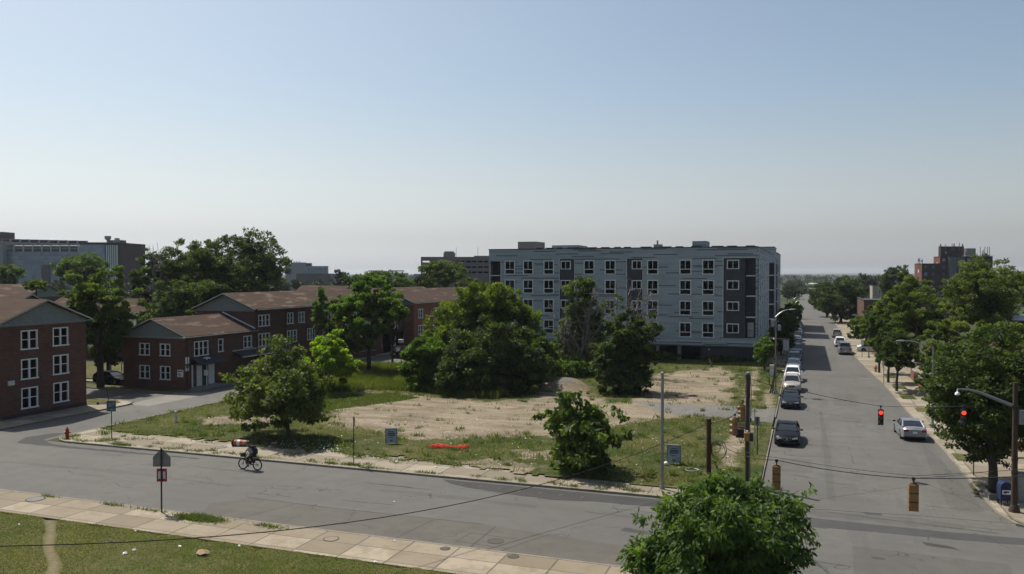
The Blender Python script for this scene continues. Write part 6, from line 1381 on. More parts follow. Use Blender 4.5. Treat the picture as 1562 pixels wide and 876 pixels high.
# signs on posts
def post_sign(label, base, pyt, panels, post='dark_metal', r=.035, rz=0, cat='sign', name='street_sign', group=None):
    h = pole_top(base, pyt); o = empty(name, (*base, 0.12), rz, label, cat, group)
    mb = MB(); mb.tube([(0, 0, -.15), (0, 0, h)], r, 6); mb.build('post', post, o)
    return o, h
b_ = (-32.65, 35.0-.35); o, h = post_sign('back of a five sided sign above a maroon bordered sign on a black post', b_, 688, None, r=.045, rz=.33)
mb = MB(); 
mb.loft([[(-.48, .05, h-1.02), (.48, .05, h-1.02), (.48, .05, h-.5), (0, .05, h-.02), (-.48, .05, h-.5)], [(-.48, .07, h-1.02), (.48, .07, h-1.02), (.48, .07, h-.5), (0, .07, h-.02), (-.48, .07, h-.5)]]); mb.build('sign_panel', 'sign_back', o)
mb = MB(); mb.box(-.28, .28, .05, .062, h-1.83, h-1.12); q = mb.build('sign_panel', 'sign_maroon', o)
mb = MB(); mb.box(-.2, -.06, .042, .049, h-1.68, h-1.27); mb.box(.06, .2, .042, .049, h-1.68, h-1.27); mb.box(-.2, .2, .062, .07, h-1.68, h-1.27); mb.build('sign_field', 'pale_trim', q)
b_ = (-50.9, 48.85); o, h = post_sign('dark blue and green sign board on a thin post at the left corner', b_, 614, None, rz=.35)
mb = MB(); mb.box(-.36, .36, -.04, -.02, h-.85, h-.02); q = mb.build('sign_panel', 'sign_blue', o); mb = MB(); mb.box(-.36, .36, -.046, -.041, h-.85, h-.62); mb.build('sign_field', 'sign_green', q)
mb = MB(); mb.box(-.22, .05, -.05, -.041, h-.25, h-.2); mb.box(-.22, .2, -.05, -.041, h-.36, h-.3); mb.box(-.2, .02, -.05, -.041, h-.47, h-.41); mb.box(.1, .3, -.05, -.041, h-.24, h-.18); mb.box(-.03, .09, -.052, -.047, h-.75, h-.66); mb.build('lettering', 'far_grey', q)
b_ = (-28.6, 47.75); o, h = post_sign('thin dark post with a small edge on sign at the middle of the far pavement', b_, 639, None, rz=-.9)
mb = MB(); mb.box(-.15, .15, .04, .055, h-.62, h-.02); mb.build('sign_panel', 'rust_brown', o)
b_ = G(1155, 697); o, h = post_sign('small brown backed sign on a thin dark post beside the wooden pole', b_, 639, None, rz=.1)
mb = MB(); mb.box(-.16, .16, .04, .055, h-.58, h-.02); mb.build('sign_panel', 'sign_back', o)
b_ = G(1151, 683); o = empty('bent_pipe', (*b_, .12), 0, 'thin pale bent pipe between the wooden pole and the brown sign', 'pipe'); h = pole_top(b_, 627)
mb = MB(); mb.tube([(0, 0, 0), (0, 0, h), (-.35, 0, h+.03)], .03, 6); mb.build('pipe', 'galvanised', o)
b_ = G(1348, 588); o, h = post_sign('thin post with small white sign before the young street trees', b_, 552, None); mb = MB(); mb.box(-.18, .18, -.05, -.035, h-.6, h); mb.build('sign_panel', 'pale_trim', o)
b_ = G(1485, 728); o, h = post_sign('bare thin black post on the right pavement under the large dark tree', b_, 680, None)
b_ = G(1315, 546); o, h = post_sign('white parking sign on a post beside the silver pickup', b_, 520, None); mb = MB(); mb.box(-.2, .2, -.05, -.035, h-.8, h); mb.build('sign_panel', 'sign_white', o)
b_ = G(268, 648); mb = MB(); mb.tube([(*b_, .1), (b_[0], b_[1], 1.15)], [.11, .1], 8); mb.ball((b_[0], b_[1], 1.15), .1, .1, .05); tag(mb.build('marker_post', 'pale_trim', smooth=50), 'short white marker post standing in the grass at the left of the lot', 'post')
for i, px in enumerate((168.5, 185.5)):
    b_ = G(px, 570 if i else 574); mb = MB(); mb.tube([(*b_, .1), (b_[0], b_[1], 1.5)], .06, 6); tag(mb.build('fence_post', 'pale_trim'), ['left of two thin posts on the lawn behind the leftmost block', 'right of two thin posts on the lawn, nearer the stepped block'][i], 'post', 'posts on the rear lawn')
# hydrants
def hydrant(label, base, sc, mat):
    o = empty('fire_hydrant', (*base, .12), .4, label, 'fire hydrant')
    mb = MB(); mb.lathe([(.17*sc, 0), (.17*sc, .04*sc), (.115*sc, .06*sc), (.11*sc, .52*sc), (.14*sc, .54*sc), (.14*sc, .58*sc), (.12*sc, .6*sc), (.1*sc, .7*sc), (.03*sc, .76*sc)], n=14)
    mb.build('body', mat, o, smooth=40)
    for d in ((1, 0), (-1, 0), (0, -1)):
        mb = MB(); r = (.065 if d[1] == 0 else .085)*sc; mb.tube([(d[0]*.08*sc, d[1]*.08*sc, .42*sc), (d[0]*.19*sc, d[1]*.19*sc, .42*sc)], r, 8); mb.tube([(d[0]*.19*sc, d[1]*.19*sc, .42*sc), (d[0]*.23*sc, d[1]*.23*sc, .42*sc)], r*.4, 5); mb.build('outlet_cap', mat, o)
    mb = MB(); mb.lathe([(.035*sc, .76*sc), (.035*sc, .82*sc)], n=5); mb.build('top_nut', mat, o)
hydrant('red fire hydrant on the left street corner', (-54.2, 47.7), 1.12, 'hydrant_red'); hydrant('orange fire hydrant beside the young street trees on the right', (8.8, 116.4), 1.2, 'hydrant_orange')
# mailbox
b_ = G(1537, 775); o = empty('mailbox', (b_[0]-.1, b_[1]+.3, .12), .15, 'dark blue rounded collection mailbox beside the brown pole', 'mailbox')
rings = []
for y_ in (-.3, .3):
    rings.append([(-.3, y_, .3), (-.3, y_, 1.0)]+[(-.3*math.cos(PI*k/8), y_, 1.0+.3*math.sin(PI*k/8)) for k in range(1, 8)]+[(.3, y_, 1.0), (.3, y_, .3)])
mb = MB(); mb.loft(rings); mb.build('body', 'mail_blue', o, smooth=30)
for sx in (-.25, .25):
    for sy in (-.25, .25): mb = MB(); mb.box(sx-.03, sx+.03, sy-.03, sy+.03, 0, .3); mb.build('leg', 'mail_blue', o)
mb = MB(); mb.box(-.22, .22, -.315, -.301, .62, .86); q = mb.build('label_plate', 'sign_white', o); mb = MB(); mb.box(-.16, -.02, -.322, -.316, .68, .8); mb.face([(-.16, -.3225, .68), (.1, -.3225, .72), (.16, -.3225, .8), (-.05, -.3225, .8)]); mb.build('emblem', 'mail_blue', q)
mb = MB(); mb.box(-.24, .24, -.34, -.3, 1.0, 1.06); mb.build('pull_handle', 'dark_metal', o)
b_ = G(1562, 772); o = empty('utility_cabinet', (b_[0]+.35, b_[1]+.5, .12), 0, 'grey metal utility cabinet right of the brown pole', 'cabinet')
mb = MB(); mb.box(-.6, .7, -.35, .35, .08, 1.55); q = mb.build('body', 'galvanised', o, bevel=.03); mb = MB(); mb.box(-.66, .76, -.41, .41, 1.55, 1.62); mb.build('lid', 'galvanised', o, bevel=.02); mb = MB(); mb.box(-.52, .62, -.37, -.352, .2, 1.45); mb.build('door', 'grey_metal', o); mb = MB(); mb.box(-.7, .8, -.45, .45, 0, .08); mb.build('plinth', 'concrete', o)
# planter edge under the big tree
mb = MB(); mb.box(9.95, 11.6, 52.6, 52.8, .1, .45); mb.box(9.95, 10.1, 52.8, 54.9, .1, .4); tag(mb.build('planter_edge', 'grey_concrete'), 'low grey concrete planter edge at the foot of the large dark street tree', 'planter')
# wooden bench on the right
b_ = G(1556, 700); o = empty('wooden_bench', (b_[0]+.3, b_[1], .12), rad(15), 'reddish brown bench with yellow wood slats at the right edge', 'bench')
mb = MB(); [mb.box(-1.0, 1.0, -.25+k*.17, -.1+k*.17, .45, .5) for k in range(3)]; mb.build('seat', 'wood_plank', o); mb = MB(); [mb.box(-1.0, 1.0, .28, .32, .6+k*.17, .74+k*.17) for k in range(3)]; mb.build('backrest', 'wood_plank', o)
for sx in (-.85, .85): mb = MB(); mb.box(sx-.06, sx+.06, -.25, .3, 0, .45); mb.box(sx-.06, sx+.06, .3, .38, 0, 1.15); mb.build('leg', 'rust_brown', o)
# two notice boards on the lot
def board(label, base, rz, w_=.78, h=1.15):
    o = empty('notice_board', (*base, .16), rz, label, 'notice board', 'notice boards on the vacant lot')
    mb = MB(); [mb.box(sx-.04, sx+.04, -.04, .04, -.1, h+.02) for sx in (-w_/2-.03, w_/2+.03)]; mb.box(-w_/2-.08, w_/2+.08, -.06, .06, h, h+.07); mb.build('frame', 'board_frame', o)
    mb = MB(); mb.box(-w_/2, w_/2, -.015, .015, .12, h); q = mb.build('sign_panel', 'board_blue', o)
    mb = MB(); mb.box(-w_*.3, w_*.28, -.022, -.016, h-.2, h-.15); mb.box(-w_*.34, w_*.36, -.022, -.016, h-.4, h-.27); mb.box(-w_*.34, w_*.36, -.022, -.016, h-.53, h-.43); mb.box(-w_*.3, w_*.2, -.022, -.016, h-.66, h-.62); mb.box(-w_*.12, .1, -.022, -.016, .22, .34); mb.build('lettering', 'board_text', q)
board('pale blue notice board left of the orange netting', G(597, 681), .42); board('pale blue notice board beside the light grey metal pole', G(1028, 712), .15, .8, 1.25)
mb = MB(); q_ = G(1016, 714); mb.ball((q_[0], q_[1], .3), .16, .14, .14); tag(mb.build('ball', 'litter_white', smooth=80), 'round white ball in the grass left of the right notice board', 'ball')
# fallen traffic barrel
b_ = G(368, 683); o = empty('traffic_barrel', (*b_, .36), rad(14), 'fallen orange and white traffic barrel on the pavement edge behind the cyclist', 'traffic barrel')
prof = [(-.62, .1), (-.62, .3), (-.3, .3), (-.05, .285), (.2, .27), (.45, .25), (.55, .23), (.56, .08)]
def bar(a, b): return [[(x_, r*math.cos(2*PI*j/14), r*math.sin(2*PI*j/14)) for j in range(14)] for x_, r in prof[a:b]]
o.scale = (.88, .85, .8)
for i, (a, b, m_) in enumerate([(0, 3, 'orange'), (2, 4, 'pale_trim'), (3, 5, 'orange'), (4, 6, 'board_frame'), (5, 8, 'orange')]):
    mb = MB(); mb.loft(bar(a, b)); mb.build('barrel_body' if m_ == 'orange' else 'reflective_band', m_, o, smooth=50)
mb = MB(); mb.loft([[(x_, .36*math.cos(2*PI*j/14), .36*math.sin(2*PI*j/14)) for j in range(14)] for x_ in (-.72, -.6)]); mb.build('base', 'rubber', o, smooth=50)
# orange netting
b_ = G(685, 687); mb = MB(); r_ = random.Random(3)
def nz(x_): return .55*math.sin(2.1*x_+.4)+.3*math.sin(5.2*x_)
for k in range(34):
    t = k/33; P = []
    x0 = -1.35+r_.uniform(-.2, .2); x1 = 1.35+r_.uniform(-.25, .2); off = r_.uniform(-.55, .55)
    for q in range(15):
        x_ = x0+(x1-x0)*q/14; pin = .35+.65*abs(math.sin((x_-.25)*1.4)); P.append((b_[0]+x_*.96+r_.uniform(-.03, .03), b_[1]+x_*.25+off*pin+r_.uniform(-.05, .05), .22+.2*pin*(1-abs(off))*r_.uniform(.4, 1)))
    mb.tube(P, .019, 4, False)
for k in range(40):
    x_ = r_.uniform(-1.3, 1.3); pin = .35+.65*abs(math.sin((x_-.25)*1.4)); P = [(b_[0]+(x_+r_.uniform(-.05, .05))*.96, b_[1]+x_*.25+o_*pin, .22+.2*pin*r_.uniform(.3, 1)) for o_ in (-.55, -.3, 0, .3, .55)]; mb.tube(P, .012, 4, False)
tag(mb.build('safety_netting', 'net_orange'), 'crumpled orange safety netting lying in the grass', 'netting')
# pale hose ring, stump
b_ = G(1055, 722); mb = MB(); mb.tube([(b_[0]+.42*math.cos(2*PI*k/16), b_[1]+.42*math.sin(2*PI*k/16), .24) for k in range(17)], .03, 5, False); tag(mb.build('hose_ring', 'pale_trim'), 'pale ring of pipe lying in the grass by the short pole stub', 'pipe ring')
b_ = G(1087, 562); mb = MB(); mb.tube([(*b_, .1), (b_[0]-.35, b_[1], .9), (b_[0]-.45, b_[1], 1.3)], [.14, .12, .1], 7); tag(mb.build('leaning_post', 'dead_wood'), 'short leaning wooden stub at the far edge of the gravel by the grey building', 'post')
# scooter by the leftmost block
b_ = (-65.3, 61.7); o = empty('kick_scooter', (*b_, .14), rad(70), 'small dark scooter parked at the corner of the leftmost brick block', 'scooter')
mb = MB(); mb.box(-.5, .45, -.07, .07, .1, .15); mb.build('deck', 'signal_black', o); mb = MB(); mb.tube([(.5, 0, .1), (.38, 0, 1.15)], .03, 6); mb.tube([(.38, -.25, 1.15), (.38, .25, 1.15)], .02, 5); mb.build('handlebar', 'signal_black', o)
for sx in (-.55, .52): mb = MB(); mb.loft([[(sx+.11*math.cos(2*PI*j/12), y_, .11+.11*math.sin(2*PI*j/12)) for j in range(12)] for y_ in (-.025, .025)]); mb.build('wheel', 'rubber', o)

# ---- manholes and covers (flat things of the paving)
def cover(px, py, r, label, z=.016, mat='manhole'):
    x, y = G(px, py); mb = MB(); mb.prism([(x+r*math.cos(2*PI*j/20), y+r*math.sin(2*PI*j/20)) for j in range(20)], z-.01, z); o = mb.build('manhole_cover', mat); tag(o, label, 'manhole cover')
    q = MB(); 
    for j in range(20):
        a, b = 2*PI*j/20, 2*PI*(j+1)/20; q.face([(x+r*math.cos(a), y+r*math.sin(a), z+.003), (x+r*1.14*math.cos(a), y+r*1.14*math.sin(a), z+.003), (x+r*1.14*math.cos(b), y+r*1.14*math.sin(b), z+.003), (x+r*math.cos(b), y+r*math.sin(b), z+.003)])
    q.build('ring', 'joint', o)
cover(756, 826, .36, 'round manhole cover in the concrete lane at bottom centre'); cover(505, 826, .34, 'large round cover in the near pavement left of centre', .135, 'sidewalk')
cover(679, 841, .22, 'left of two small brown covers in the near pavement at bottom centre', .135); cover(783, 853, .24, 'right of two small brown covers in the near pavement at bottom centre', .135)
cover(397, 804, .18, 'small dark cover on a pale slab beside the weeds, near pavement', .135); cover(54, 765, .45, 'faint wide oval cover in the near pavement at far left', .135, 'grey_concrete'); cover(337, 685, .4, 'grey round cover in the far pavement left of the fallen barrel', .135, 'grey_concrete')

# ---- litter
lt = [(205, 845, .14, 'litter_white', 'white crumpled paper on the lawn left of centre'), (191, 850, .14, 'litter_white', 'white cup on the lawn below the first paper'), (274, 839, .1, 'litter_white', 'small white scrap on the lawn nearer the cardboard'), (206, 815, .08, 'litter_white', 'tiny white scrap near the lawn edge'), (29, 805, .08, 'litter_white', 'tiny scrap at the far left lawn edge'), (365, 838, .1, 'litter_white', 'pale scrap on the lawn right of the cardboard'), (572, 862, .09, 'litter_white', 'white scrap at the right tip of the lawn'),
      (602, 829, .08, 'litter_white', 'white scrap on the concrete lane'), (665, 716, .09, 'litter_white', 'pale scrap by the far kerb'), (601, 766, .06, 'litter_white', 'tiny white fleck on the near half of the road'), (605, 708, .09, 'litter_white', 'white scrap by the far kerb left of the flags')]
r_ = random.Random(8)
def scrap(px, py, s_, mat, label, name='paper_scrap', cat='litter', z=.16):
    x, y = G(px, py); z = z if y < 31.7 or y > 49 else .13
    if NK < y < FK: z = .01
    mb = MB(); n = 9; c = []
    for j in range(n): a = 2*PI*j/n; rr = s_*r_.uniform(.6, 1.15); c.append((x+rr*math.cos(a), y+rr*math.sin(a)*.8, z+r_.uniform(0, s_*.5)))
    top = (x, y, z+s_*.7)
    for j in range(n): mb.face([c[j], c[(j+1) % n], top]); 
    mb.face([(a, b, z-.01) for a, b, _ in c][::-1]); tag(mb.build(name, mat), label, cat, 'scraps of litter')
for l in lt: scrap(l[0], l[1], l[2], l[3], l[4])
scrap(310, 851, .34, 'cardboard', 'torn piece of brown cardboard on the lawn', 'cardboard_piece'); scrap(418, 682, .3, 'cardboard', 'brown rubbish bundle under the dark spreading young tree', 'rubbish_bundle')
mb = MB()
for k in range(420):
    px, py = r_.uniform(300, 1120), r_.uniform(640, 725)
    if r_.random() < .35: px, py = r_.uniform(400, 520), r_.uniform(676, 694)
    x, y = G(px, py)
    if y < 49.4 or x > -3 or x < -54: continue
    s_ = r_.uniform(.02, .065); z = .22; a = r_.uniform(0, 3); mb.face([(x+s_*math.cos(a+q), y+s_*math.sin(a+q), z+r_.uniform(0, .04)) for q in (0, 1.5, 3.1, 4.6)])
tag(mb.build('scattered_litter', 'litter_white'), 'tiny white litter flecks spread through the grass', 'litter', kind='stuff')
# rubble and stones on the bare earth, and the mound
rs = np.random.RandomState(3); mb = MB()
def stone(x, y, z, s_):
    P = [(x+s_*a*rs.uniform(.6, 1.1), y+s_*b*rs.uniform(.6, 1.1), z+s_*c*rs.uniform(.4, .8)) for a, b, c in ((1, 0, 0), (0, 1, 0), (-1, 0, 0), (0, -1, 0), (0, 0, 1.2))]
    for j in range(4): mb.face([P[j], P[(j+1) % 4], P[4]])
for k in range(1500):
    px, py = rs.uniform(560, 1110), rs.uniform(575, 668); x, y = G(px, py)
    if k < 500: x, y = mx-1+rs.normal()*2.2, my-.5+rs.normal()*1.6; z = .12+float(np.exp(-((x-mx)**2+(y-my)**2)/3.6)+.6*np.exp(-((x-mx+2.2)**2+(y-my-.3)**2)/2.5))*.95; stone(x, y, z, rs.uniform(.05, .16))
    else: stone(x, y, .17, rs.uniform(.02, .07))
for px, py in ((612, 652), (620, 655), (632, 656), (581, 658), (600, 645), (640, 648), (650, 640), (630, 636), (645, 655), (590, 650)):
    x, y = G(px, py)
    for q in range(4): stone(x+rs.normal()*.3, y+rs.normal()*.25, .17, rs.uniform(.05, .2))
tag(mb.build('rubble', 'rubble'), 'stones and broken concrete over the bare earth and the mound', 'rubble', kind='stuff')

# ================================================================== GRASS AND WEEDS
def blades(name, label, pts, h, w_, mat, lean=.35, tone=None, seed=1, z0=.14):
    rs = np.random.RandomState(seed); n = len(pts); hh = h*(.5+.9*rs.rand(n)); a = rs.rand(n)*2*PI; l = rs.normal(size=(n, 2))*lean
    p = np.column_stack([pts, np.full(n, z0)]); s_ = np.column_stack([np.cos(a), np.sin(a), np.zeros(n)])*(w_/2)*(.6+.8*rs.rand(n))[:, None]
    tip = p+np.column_stack([l[:, 0]*hh, l[:, 1]*hh, hh])
    v = np.stack([p-s_, p+s_, tip], 1).reshape(-1, 3); tn = np.clip((tone if tone is not None else .5)+.2*rs.normal(size=n), 0, 1)
    o = link_mesh(fast_mesh(name, v, 3, mat, tn*np.ones(n)), name); return tag(o, label, 'grass', kind='stuff')
rs = np.random.RandomState(77)
def scatter(poly, n):
    P = np.array(poly); q = np.column_stack([rs.uniform(P[:, 0].min(), P[:, 0].max(), n), rs.uniform(P[:, 1].min(), P[:, 1].max(), n)]); return q[sdist(q[:, 0], q[:, 1], poly) > 0]
def nfield(p, s_): return (np.sin(p[:, 0]*s_+1.3*np.sin(p[:, 1]*s_*.7))+np.sin(p[:, 1]*s_*1.3+1.7*np.sin(p[:, 0]*s_*.5))+.6*np.sin(p[:, 0]*s_*2.7+p[:, 1]*s_*2.2))/2.6
TALL = Gp([(455, 605), (470, 585), (540, 562), (600, 560), (640, 575), (700, 590), (770, 600), (760, 612), (700, 610), (640, 601), (560, 597), (500, 602)])
p = scatter(TALL, 90000); blades('tall_grass', 'tall unmown grass in front of the thicket', p, .75, .075, 'grass_tall', .25, .5+.25*nfield(p, .8), 2)
p = scatter(Gp([(455, 625), (510, 605), (600, 603), (640, 610), (560, 622), (480, 632)]), 30000); blades('tall_grass', 'low green grass strip between the dirt track and bare earth', p, .2, .06, 'grass_tall', .4, .35, 3)
allp = np.column_stack([rs.uniform(-55.2, -2.9, 330000), rs.uniform(49.3, 118, 330000)])
dv = sdist(allp[:, 0], allp[:, 1], DIRT); keepm = (dv < .8+.9*nfield(allp, .9)) & (allp[:, 1] > np.interp(allp[:, 0], [-55.5, -52, -45, -39, -27.5, -22, -19, -13.4, -2], [51.2, 50.9, 50.9, 50.6, 50.3, 50.0, 49.1, 48.95, 48.9])-.2)
for q in DIRT2: keepm &= ~((sdist(allp[:, 0], allp[:, 1], q) > .3*nfield(allp, 2.)) & (rs.rand(len(allp)) < .85))
gvd = sdist(allp[:, 0], allp[:, 1], GRAV); keepm &= gvd < .2
keepm &= rs.rand(len(allp)) < np.clip(.5+.55*nfield(allp, .45)+.3*nfield(allp, 1.7), .08, 1)
p = allp[keepm]; blades('weedy_grass', 'rough weedy grass over the vacant lot', p, .17, .06, 'grass_blade', .6, .5+.28*nfield(p, .35), 4)
cl = []
for q in range(900):
    px_, py_ = rs.uniform(-55, -3.2), rs.uniform(49.4, 112)
    dq = float(sdist(np.array([px_]), np.array([py_]), DIRT)[0]); nn = rs.randint(8, 60)
    if dq > 1.5: nn = rs.randint(4, 22)
    if dq > 1.5 and rs.rand() < .55: continue
    r_w = rs.uniform(.08, .38); cl.append(np.column_stack([px_+rs.normal(size=nn)*r_w, py_+rs.normal(size=nn)*r_w*.8]))
p = np.concatenate(cl); p = p[p[:, 1] > 49.2]; blades('weed_clumps', 'ragged weed clumps standing up from the lot', p, .3, .07, 'grass_tall', .6, .35, 9, .17)
wd = np.array([(rs.uniform(-54, -4), 0) for _ in range(60)]); wp = []
for q in range(95):
    x = rs.uniform(-54.5, -4); y = 47.2+rs.exponential(.5) if q % 3 else rs.uniform(49, 52); 
    wp.append(np.column_stack([x+rs.normal(size=rs.randint(12, 60))*rs.uniform(.1, .45), np.zeros(1)]) if False else np.column_stack([x+rs.normal(size=45)*rs.uniform(.1, .5), np.maximum(y+rs.normal(size=45)*.12, 47.0)]))
for cx_, cy_, sx, sy, n in [(-29.9, 35.0-.6, 1.1, .35, 2600), (-28.6, 47.6, .6, .15, 260), (-30.2, 47.5, .4, .1, 160), (-50.8, 48.4, .8, .5, 260), (-48.3, 47.3, .9, .15, 300), (-54.5, 48.5, .5, .5, 200), (-25.6, 34.5, .9, .2, 160), (-33.6, 34.7, 1.1, .12, 120), (-36.2, 34.8, .7, .1, 120), (-41, 34.9, .6, .1, 80)]:
    q = np.column_stack([cx_+rs.normal(size=n)*sx*.6, cy_+rs.normal(size=n)*sy*.6]); wp.append(q)
p = np.concatenate(wp); p = p[(p[:, 1] < 34.98) | (p[:, 1] > 46.98)]; blades('kerb_weeds', 'weeds and tufts growing along the kerbs and pavement joints', p, .18, .05, 'grass_tall', .8, .35, 6, .1)
lp = np.column_stack([rs.uniform(-50, -12, 300000), rs.uniform(21.5, 31.7, 300000)]); pd = path_d(lp[:, 0], lp[:, 1]); lp = lp[(pd+.25*nfield(lp, 2) < .35) & (rs.rand(len(lp)) < np.clip(.6+.4*nfield(lp, .5), .15, 1))]
blades('lawn_grass', 'short mown grass of the near lawn', lp, .055, .03, 'grass_blade', .7, .62+.4*nfield(lp, .9)*nfield(lp[:, ::-1], .31), 7, .15)
p = scatter([(-47, 116.5), (-4, 116.5), (-4, 121.2), (-47, 121.2)], 26000); blades('tall_grass', 'grass strip along the foot of the grey building', p, .3, .09, 'grass_tall', .4, .5, 8)
for i, (px, py, w_, h_, Zd) in enumerate([(1100, 553, 60, 10, 118), (1010, 550, 50, 12, 119), (1135, 552, 40, 10, 119)]):
    ptree(['dark low bush at the foot of the grey building, centre', 'dark low bush under the garage opening', 'dark low bush at the right end of the grey building foot'][i], px, py-h_, py+6, w_, Zd, 'leaf_dark', name='low_bush', cat='bush', seed=300+i, dens=2.5, trunk=False, L=.3)

# ================================================================== CYCLIST AND BICYCLE (heading -X)
BX, BY = -34.55, 44.55; BR = rad(182)
o = empty('bicycle', (BX, BY, .012), BR, 'black bicycle with fat tyres ridden on the road', 'bicycle')
for sx, nm in ((-.56, 0), (.56, 1)):
    mb = MB(); mb.tube([(sx+.33*math.cos(2*PI*j/24), 0, .36+.33*math.sin(2*PI*j/24)) for j in range(25)], .044, 6, False); wq = mb.build('wheel', 'rubber', o, smooth=80)
    mb = MB(); mb.tube([(sx+.295*math.cos(2*PI*j/24), 0, .36+.295*math.sin(2*PI*j/24)) for j in range(25)], .012, 4, False); [mb.tube([(sx, .02, .36), (sx+.295*math.cos(2*PI*j/14), 0, .36+.295*math.sin(2*PI*j/14))], .003, 3) for j in range(14)]; mb.tube([(sx, -.05, .36), (sx, .05, .36)], .05, 8); mb.build('rim', 'grey_metal', wq)
mb = MB()
for a, b, r in [((.56, 0, .36), (.42, 0, .82), .022), ((.42, 0, .82), (.36, 0, 1.0), .02), ((.4, 0, .8), (-.08, 0, .34), .032), ((.4, 0, .84), (-.22, 0, .76), .024), ((-.08, 0, .34), (-.24, 0, .86), .022), ((-.56, .04, .36), (-.08, .03, .34), .014), ((-.56, -.04, .36), (-.08, -.03, .34), .014), ((-.56, 0, .36), (-.22, 0, .76), .014)]: mb.tube([a, b], r, 6)
mb.box(-.08, .32, -.07, .07, .4, .6); mb.box(-.3, -.1, -.08, .08, .5, .76); mb.build('frame', 'signal_black', o)
mb = MB(); mb.tube([(.36, 0, 1.0), (.34, 0, 1.08)], .02, 5); mb.tube([(.22, -.32, 1.14), (.34, -.12, 1.08), (.34, .12, 1.08), (.22, .32, 1.14)], .016, 5); mb.build('handlebar', 'signal_black', o)
mb = MB(); mb.box(-.4, -.14, -.08, .08, .88, .94); mb.build('saddle', 'signal_black', o, bevel=.03); mb = MB(); mb.box(.42, .66, -.12, .12, .84, 1.1); mb.build('basket', 'dark_metal', o); mb = MB(); mb.box(-.75, -.35, -.07, .07, .76, .79); mb.build('rear_rack', 'signal_black', o)
mb = MB(); mb.tube([(-.08, -.1, .34), (-.08, .1, .34)], .02, 5); mb.tube([(-.08, .1, .34), (.06, .1, .24)], .015, 4); mb.tube([(-.08, -.1, .34), (-.22, -.1, .44)], .015, 4); mb.box(0, .12, .1, .18, .22, .25); mb.box(-.28, -.16, -.18, -.1, .42, .45); mb.build('crank', 'grey_metal', o)
# rider: skin-modifier bodies
def skin(name, verts, edges, radii, mat, parent, sub=2):
    me = bpy.data.meshes.new(name); me.from_pydata(verts, edges, []); ob = bpy.data.objects.new(name, me); COL.objects.link(ob); ob.parent = parent
    ob.modifiers.new('skin', 'SKIN'); me.materials.append(MAT[mat])
    for i, r in enumerate(radii): me.skin_vertices[0].data[i].radius = r if isinstance(r, tuple) else (r, r)
    me.skin_vertices[0].data[0].use_root = True
    s = ob.modifiers.new('sub', 'SUBSURF'); s.levels = sub; s.render_levels = sub; ob.modifiers['skin'].use_smooth_shade = True; return ob
pr = empty('person', (BX, BY, .012), BR, 'cyclist in a light grey shirt leaning over the handlebars', 'person')
V = [(-.28, 0, 1.0), (-.2, 0, 1.15), (-.08, 0, 1.36), (.02, 0, 1.5), (.08, 0, 1.6), (.13, 0, 1.7), (.14, 0, 1.79),
     (0, .19, 1.46), (.14, .25, 1.24), (.24, .29, 1.16), (0, -.19, 1.46), (.14, -.25, 1.24), (.24, -.29, 1.16),
     (-.24, .1, .98), (.12, .13, .84), (.0, .12, .42), (.06, .12, .3), (.17, .12, .27), (-.24, -.1, .98), (.16, -.13, .98), (-.12, -.13, .6), (-.22, -.13, .5), (-.1, -.13, .47)]
Ed = [(0, 1), (1, 2), (2, 3), (3, 4), (4, 5), (5, 6), (3, 7), (7, 8), (8, 9), (3, 10), (10, 11), (11, 12), (0, 13), (13, 14), (14, 15), (15, 16), (16, 17), (0, 18), (18, 19), (19, 20), (20, 21), (21, 22)]
Rd = [(.14, .15), (.14, .15), (.16, .13), (.13, .1), .06, .095, .09, .06, .045, .032, .06, .045, .032, .1, .075, .05, .04, .035, .1, .075, .05, .04, .035]
skin('body', V, Ed, Rd, 'skin', pr)
skin('shirt', [(-.27, 0, 1.0), (-.19, 0, 1.16), (-.07, 0, 1.37), (.02, 0, 1.49), (0, .2, 1.46), (.1, .24, 1.3), (0, -.2, 1.46), (.1, -.24, 1.3)], [(0, 1), (1, 2), (2, 3), (3, 4), (4, 5), (3, 6), (6, 7)], [(.165, .175), (.16, .17), (.18, .15), (.14, .11), .085, .075, .085, .075], 'shirt', pr)
skin('trousers', [(-.29, 0, .98), (-.24, .1, .97), (.12, .13, .84), (.02, .12, .5), (-.24, -.1, .97), (.16, -.13, .98), (-.1, -.13, .66)], [(0, 1), (1, 2), (2, 3), (0, 4), (4, 5), (5, 6)], [(.155, .165), .12, .092, .07, .12, .092, .07], 'trousers', pr)
mb = MB(); mb.ball((.11, 0, 1.84), .125, .105, .09, 12, 8); mb.build('cap', 'signal_black', pr, smooth=80)
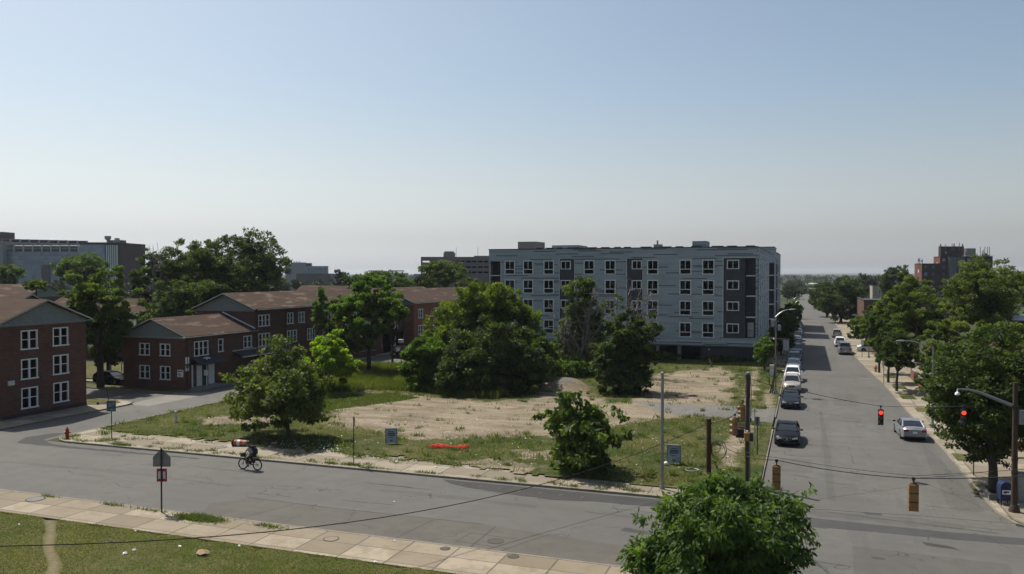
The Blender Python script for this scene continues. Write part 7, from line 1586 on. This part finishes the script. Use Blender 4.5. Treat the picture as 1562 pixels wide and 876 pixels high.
for sy in (-1, 1):
    mb = MB(); mb.ball((.26, sy*.3, 1.155), .045, .03, .03, 8, 6); [mb.tube([(.27, sy*(.275+.018*k), 1.165), (.31, sy*(.275+.018*k), 1.15), (.3, sy*(.275+.018*k), 1.12)], .009, 4) for k in range(4)]; mb.tube([(.25, sy*.275, 1.15), (.28, sy*.255, 1.13)], .01, 4); mb.build('hand', 'skin', pr, smooth=80)
mb = MB(); mb.box(.02, .2, .09, .16, .24, .31); mb.box(-.27, -.08, -.16, -.09, .455, .52); mb.build('shoe', 'signal_black', pr, bevel=.02)
mb = MB(); mb.ball((.255, 0, 1.74), .02, .015, .025, 6, 5); [mb.ball((.235, s_*.04, 1.77), .012, .014, .01, 6, 5) for s_ in (-1, 1)]; mb.build('face', 'skin', pr, smooth=80)
bp = empty('backpack', (BX, BY, .012), BR, 'large black backpack worn by the cyclist', 'backpack')
mb = MB(); mb.loft([[(-.33+.02, -.15, 1.05), (-.33+.02, .15, 1.05), (-.55, .13, 1.08), (-.55, -.13, 1.08)], [(-.3, -.17, 1.3), (-.3, .17, 1.3), (-.52, .15, 1.36), (-.52, -.15, 1.36)], [(-.13, -.15, 1.6), (-.13, .15, 1.6), (-.3, .12, 1.66), (-.3, -.12, 1.66)]]); mb.build('bag', 'black_cloth', bp, bevel=.05)
mb = MB(); [mb.tube([(-.15, s_*.12, 1.55), (.02, s_*.15, 1.56), (.1, s_*.15, 1.4), (-.02, s_*.17, 1.2), (-.28, s_*.14, 1.12)], .02, 4) for s_ in (-1, 1)]; mb.build('strap', 'black_cloth', bp)

# ================================================================== AIR
hm = bpy.data.materials.new('haze'); hm.use_nodes = True; t_ = hm.node_tree; t_.nodes.clear()
out = t_.nodes.new('ShaderNodeOutputMaterial'); vv = t_.nodes.new('ShaderNodeVolumePrincipled')
vv.inputs['Color'].default_value = (.82, .88, .98, 1); vv.inputs['Density'].default_value = .00008; vv.inputs['Anisotropy'].default_value = .2
t_.links.new(vv.outputs[0], out.inputs['Volume']); MAT['haze'] = hm
mb = MB(); mb.box(-9400, 9400, -9400, 9400, -2.5, 60); tag(mb.build('haze', 'haze'), 'thin pale haze over the whole place', 'haze', kind='stuff')
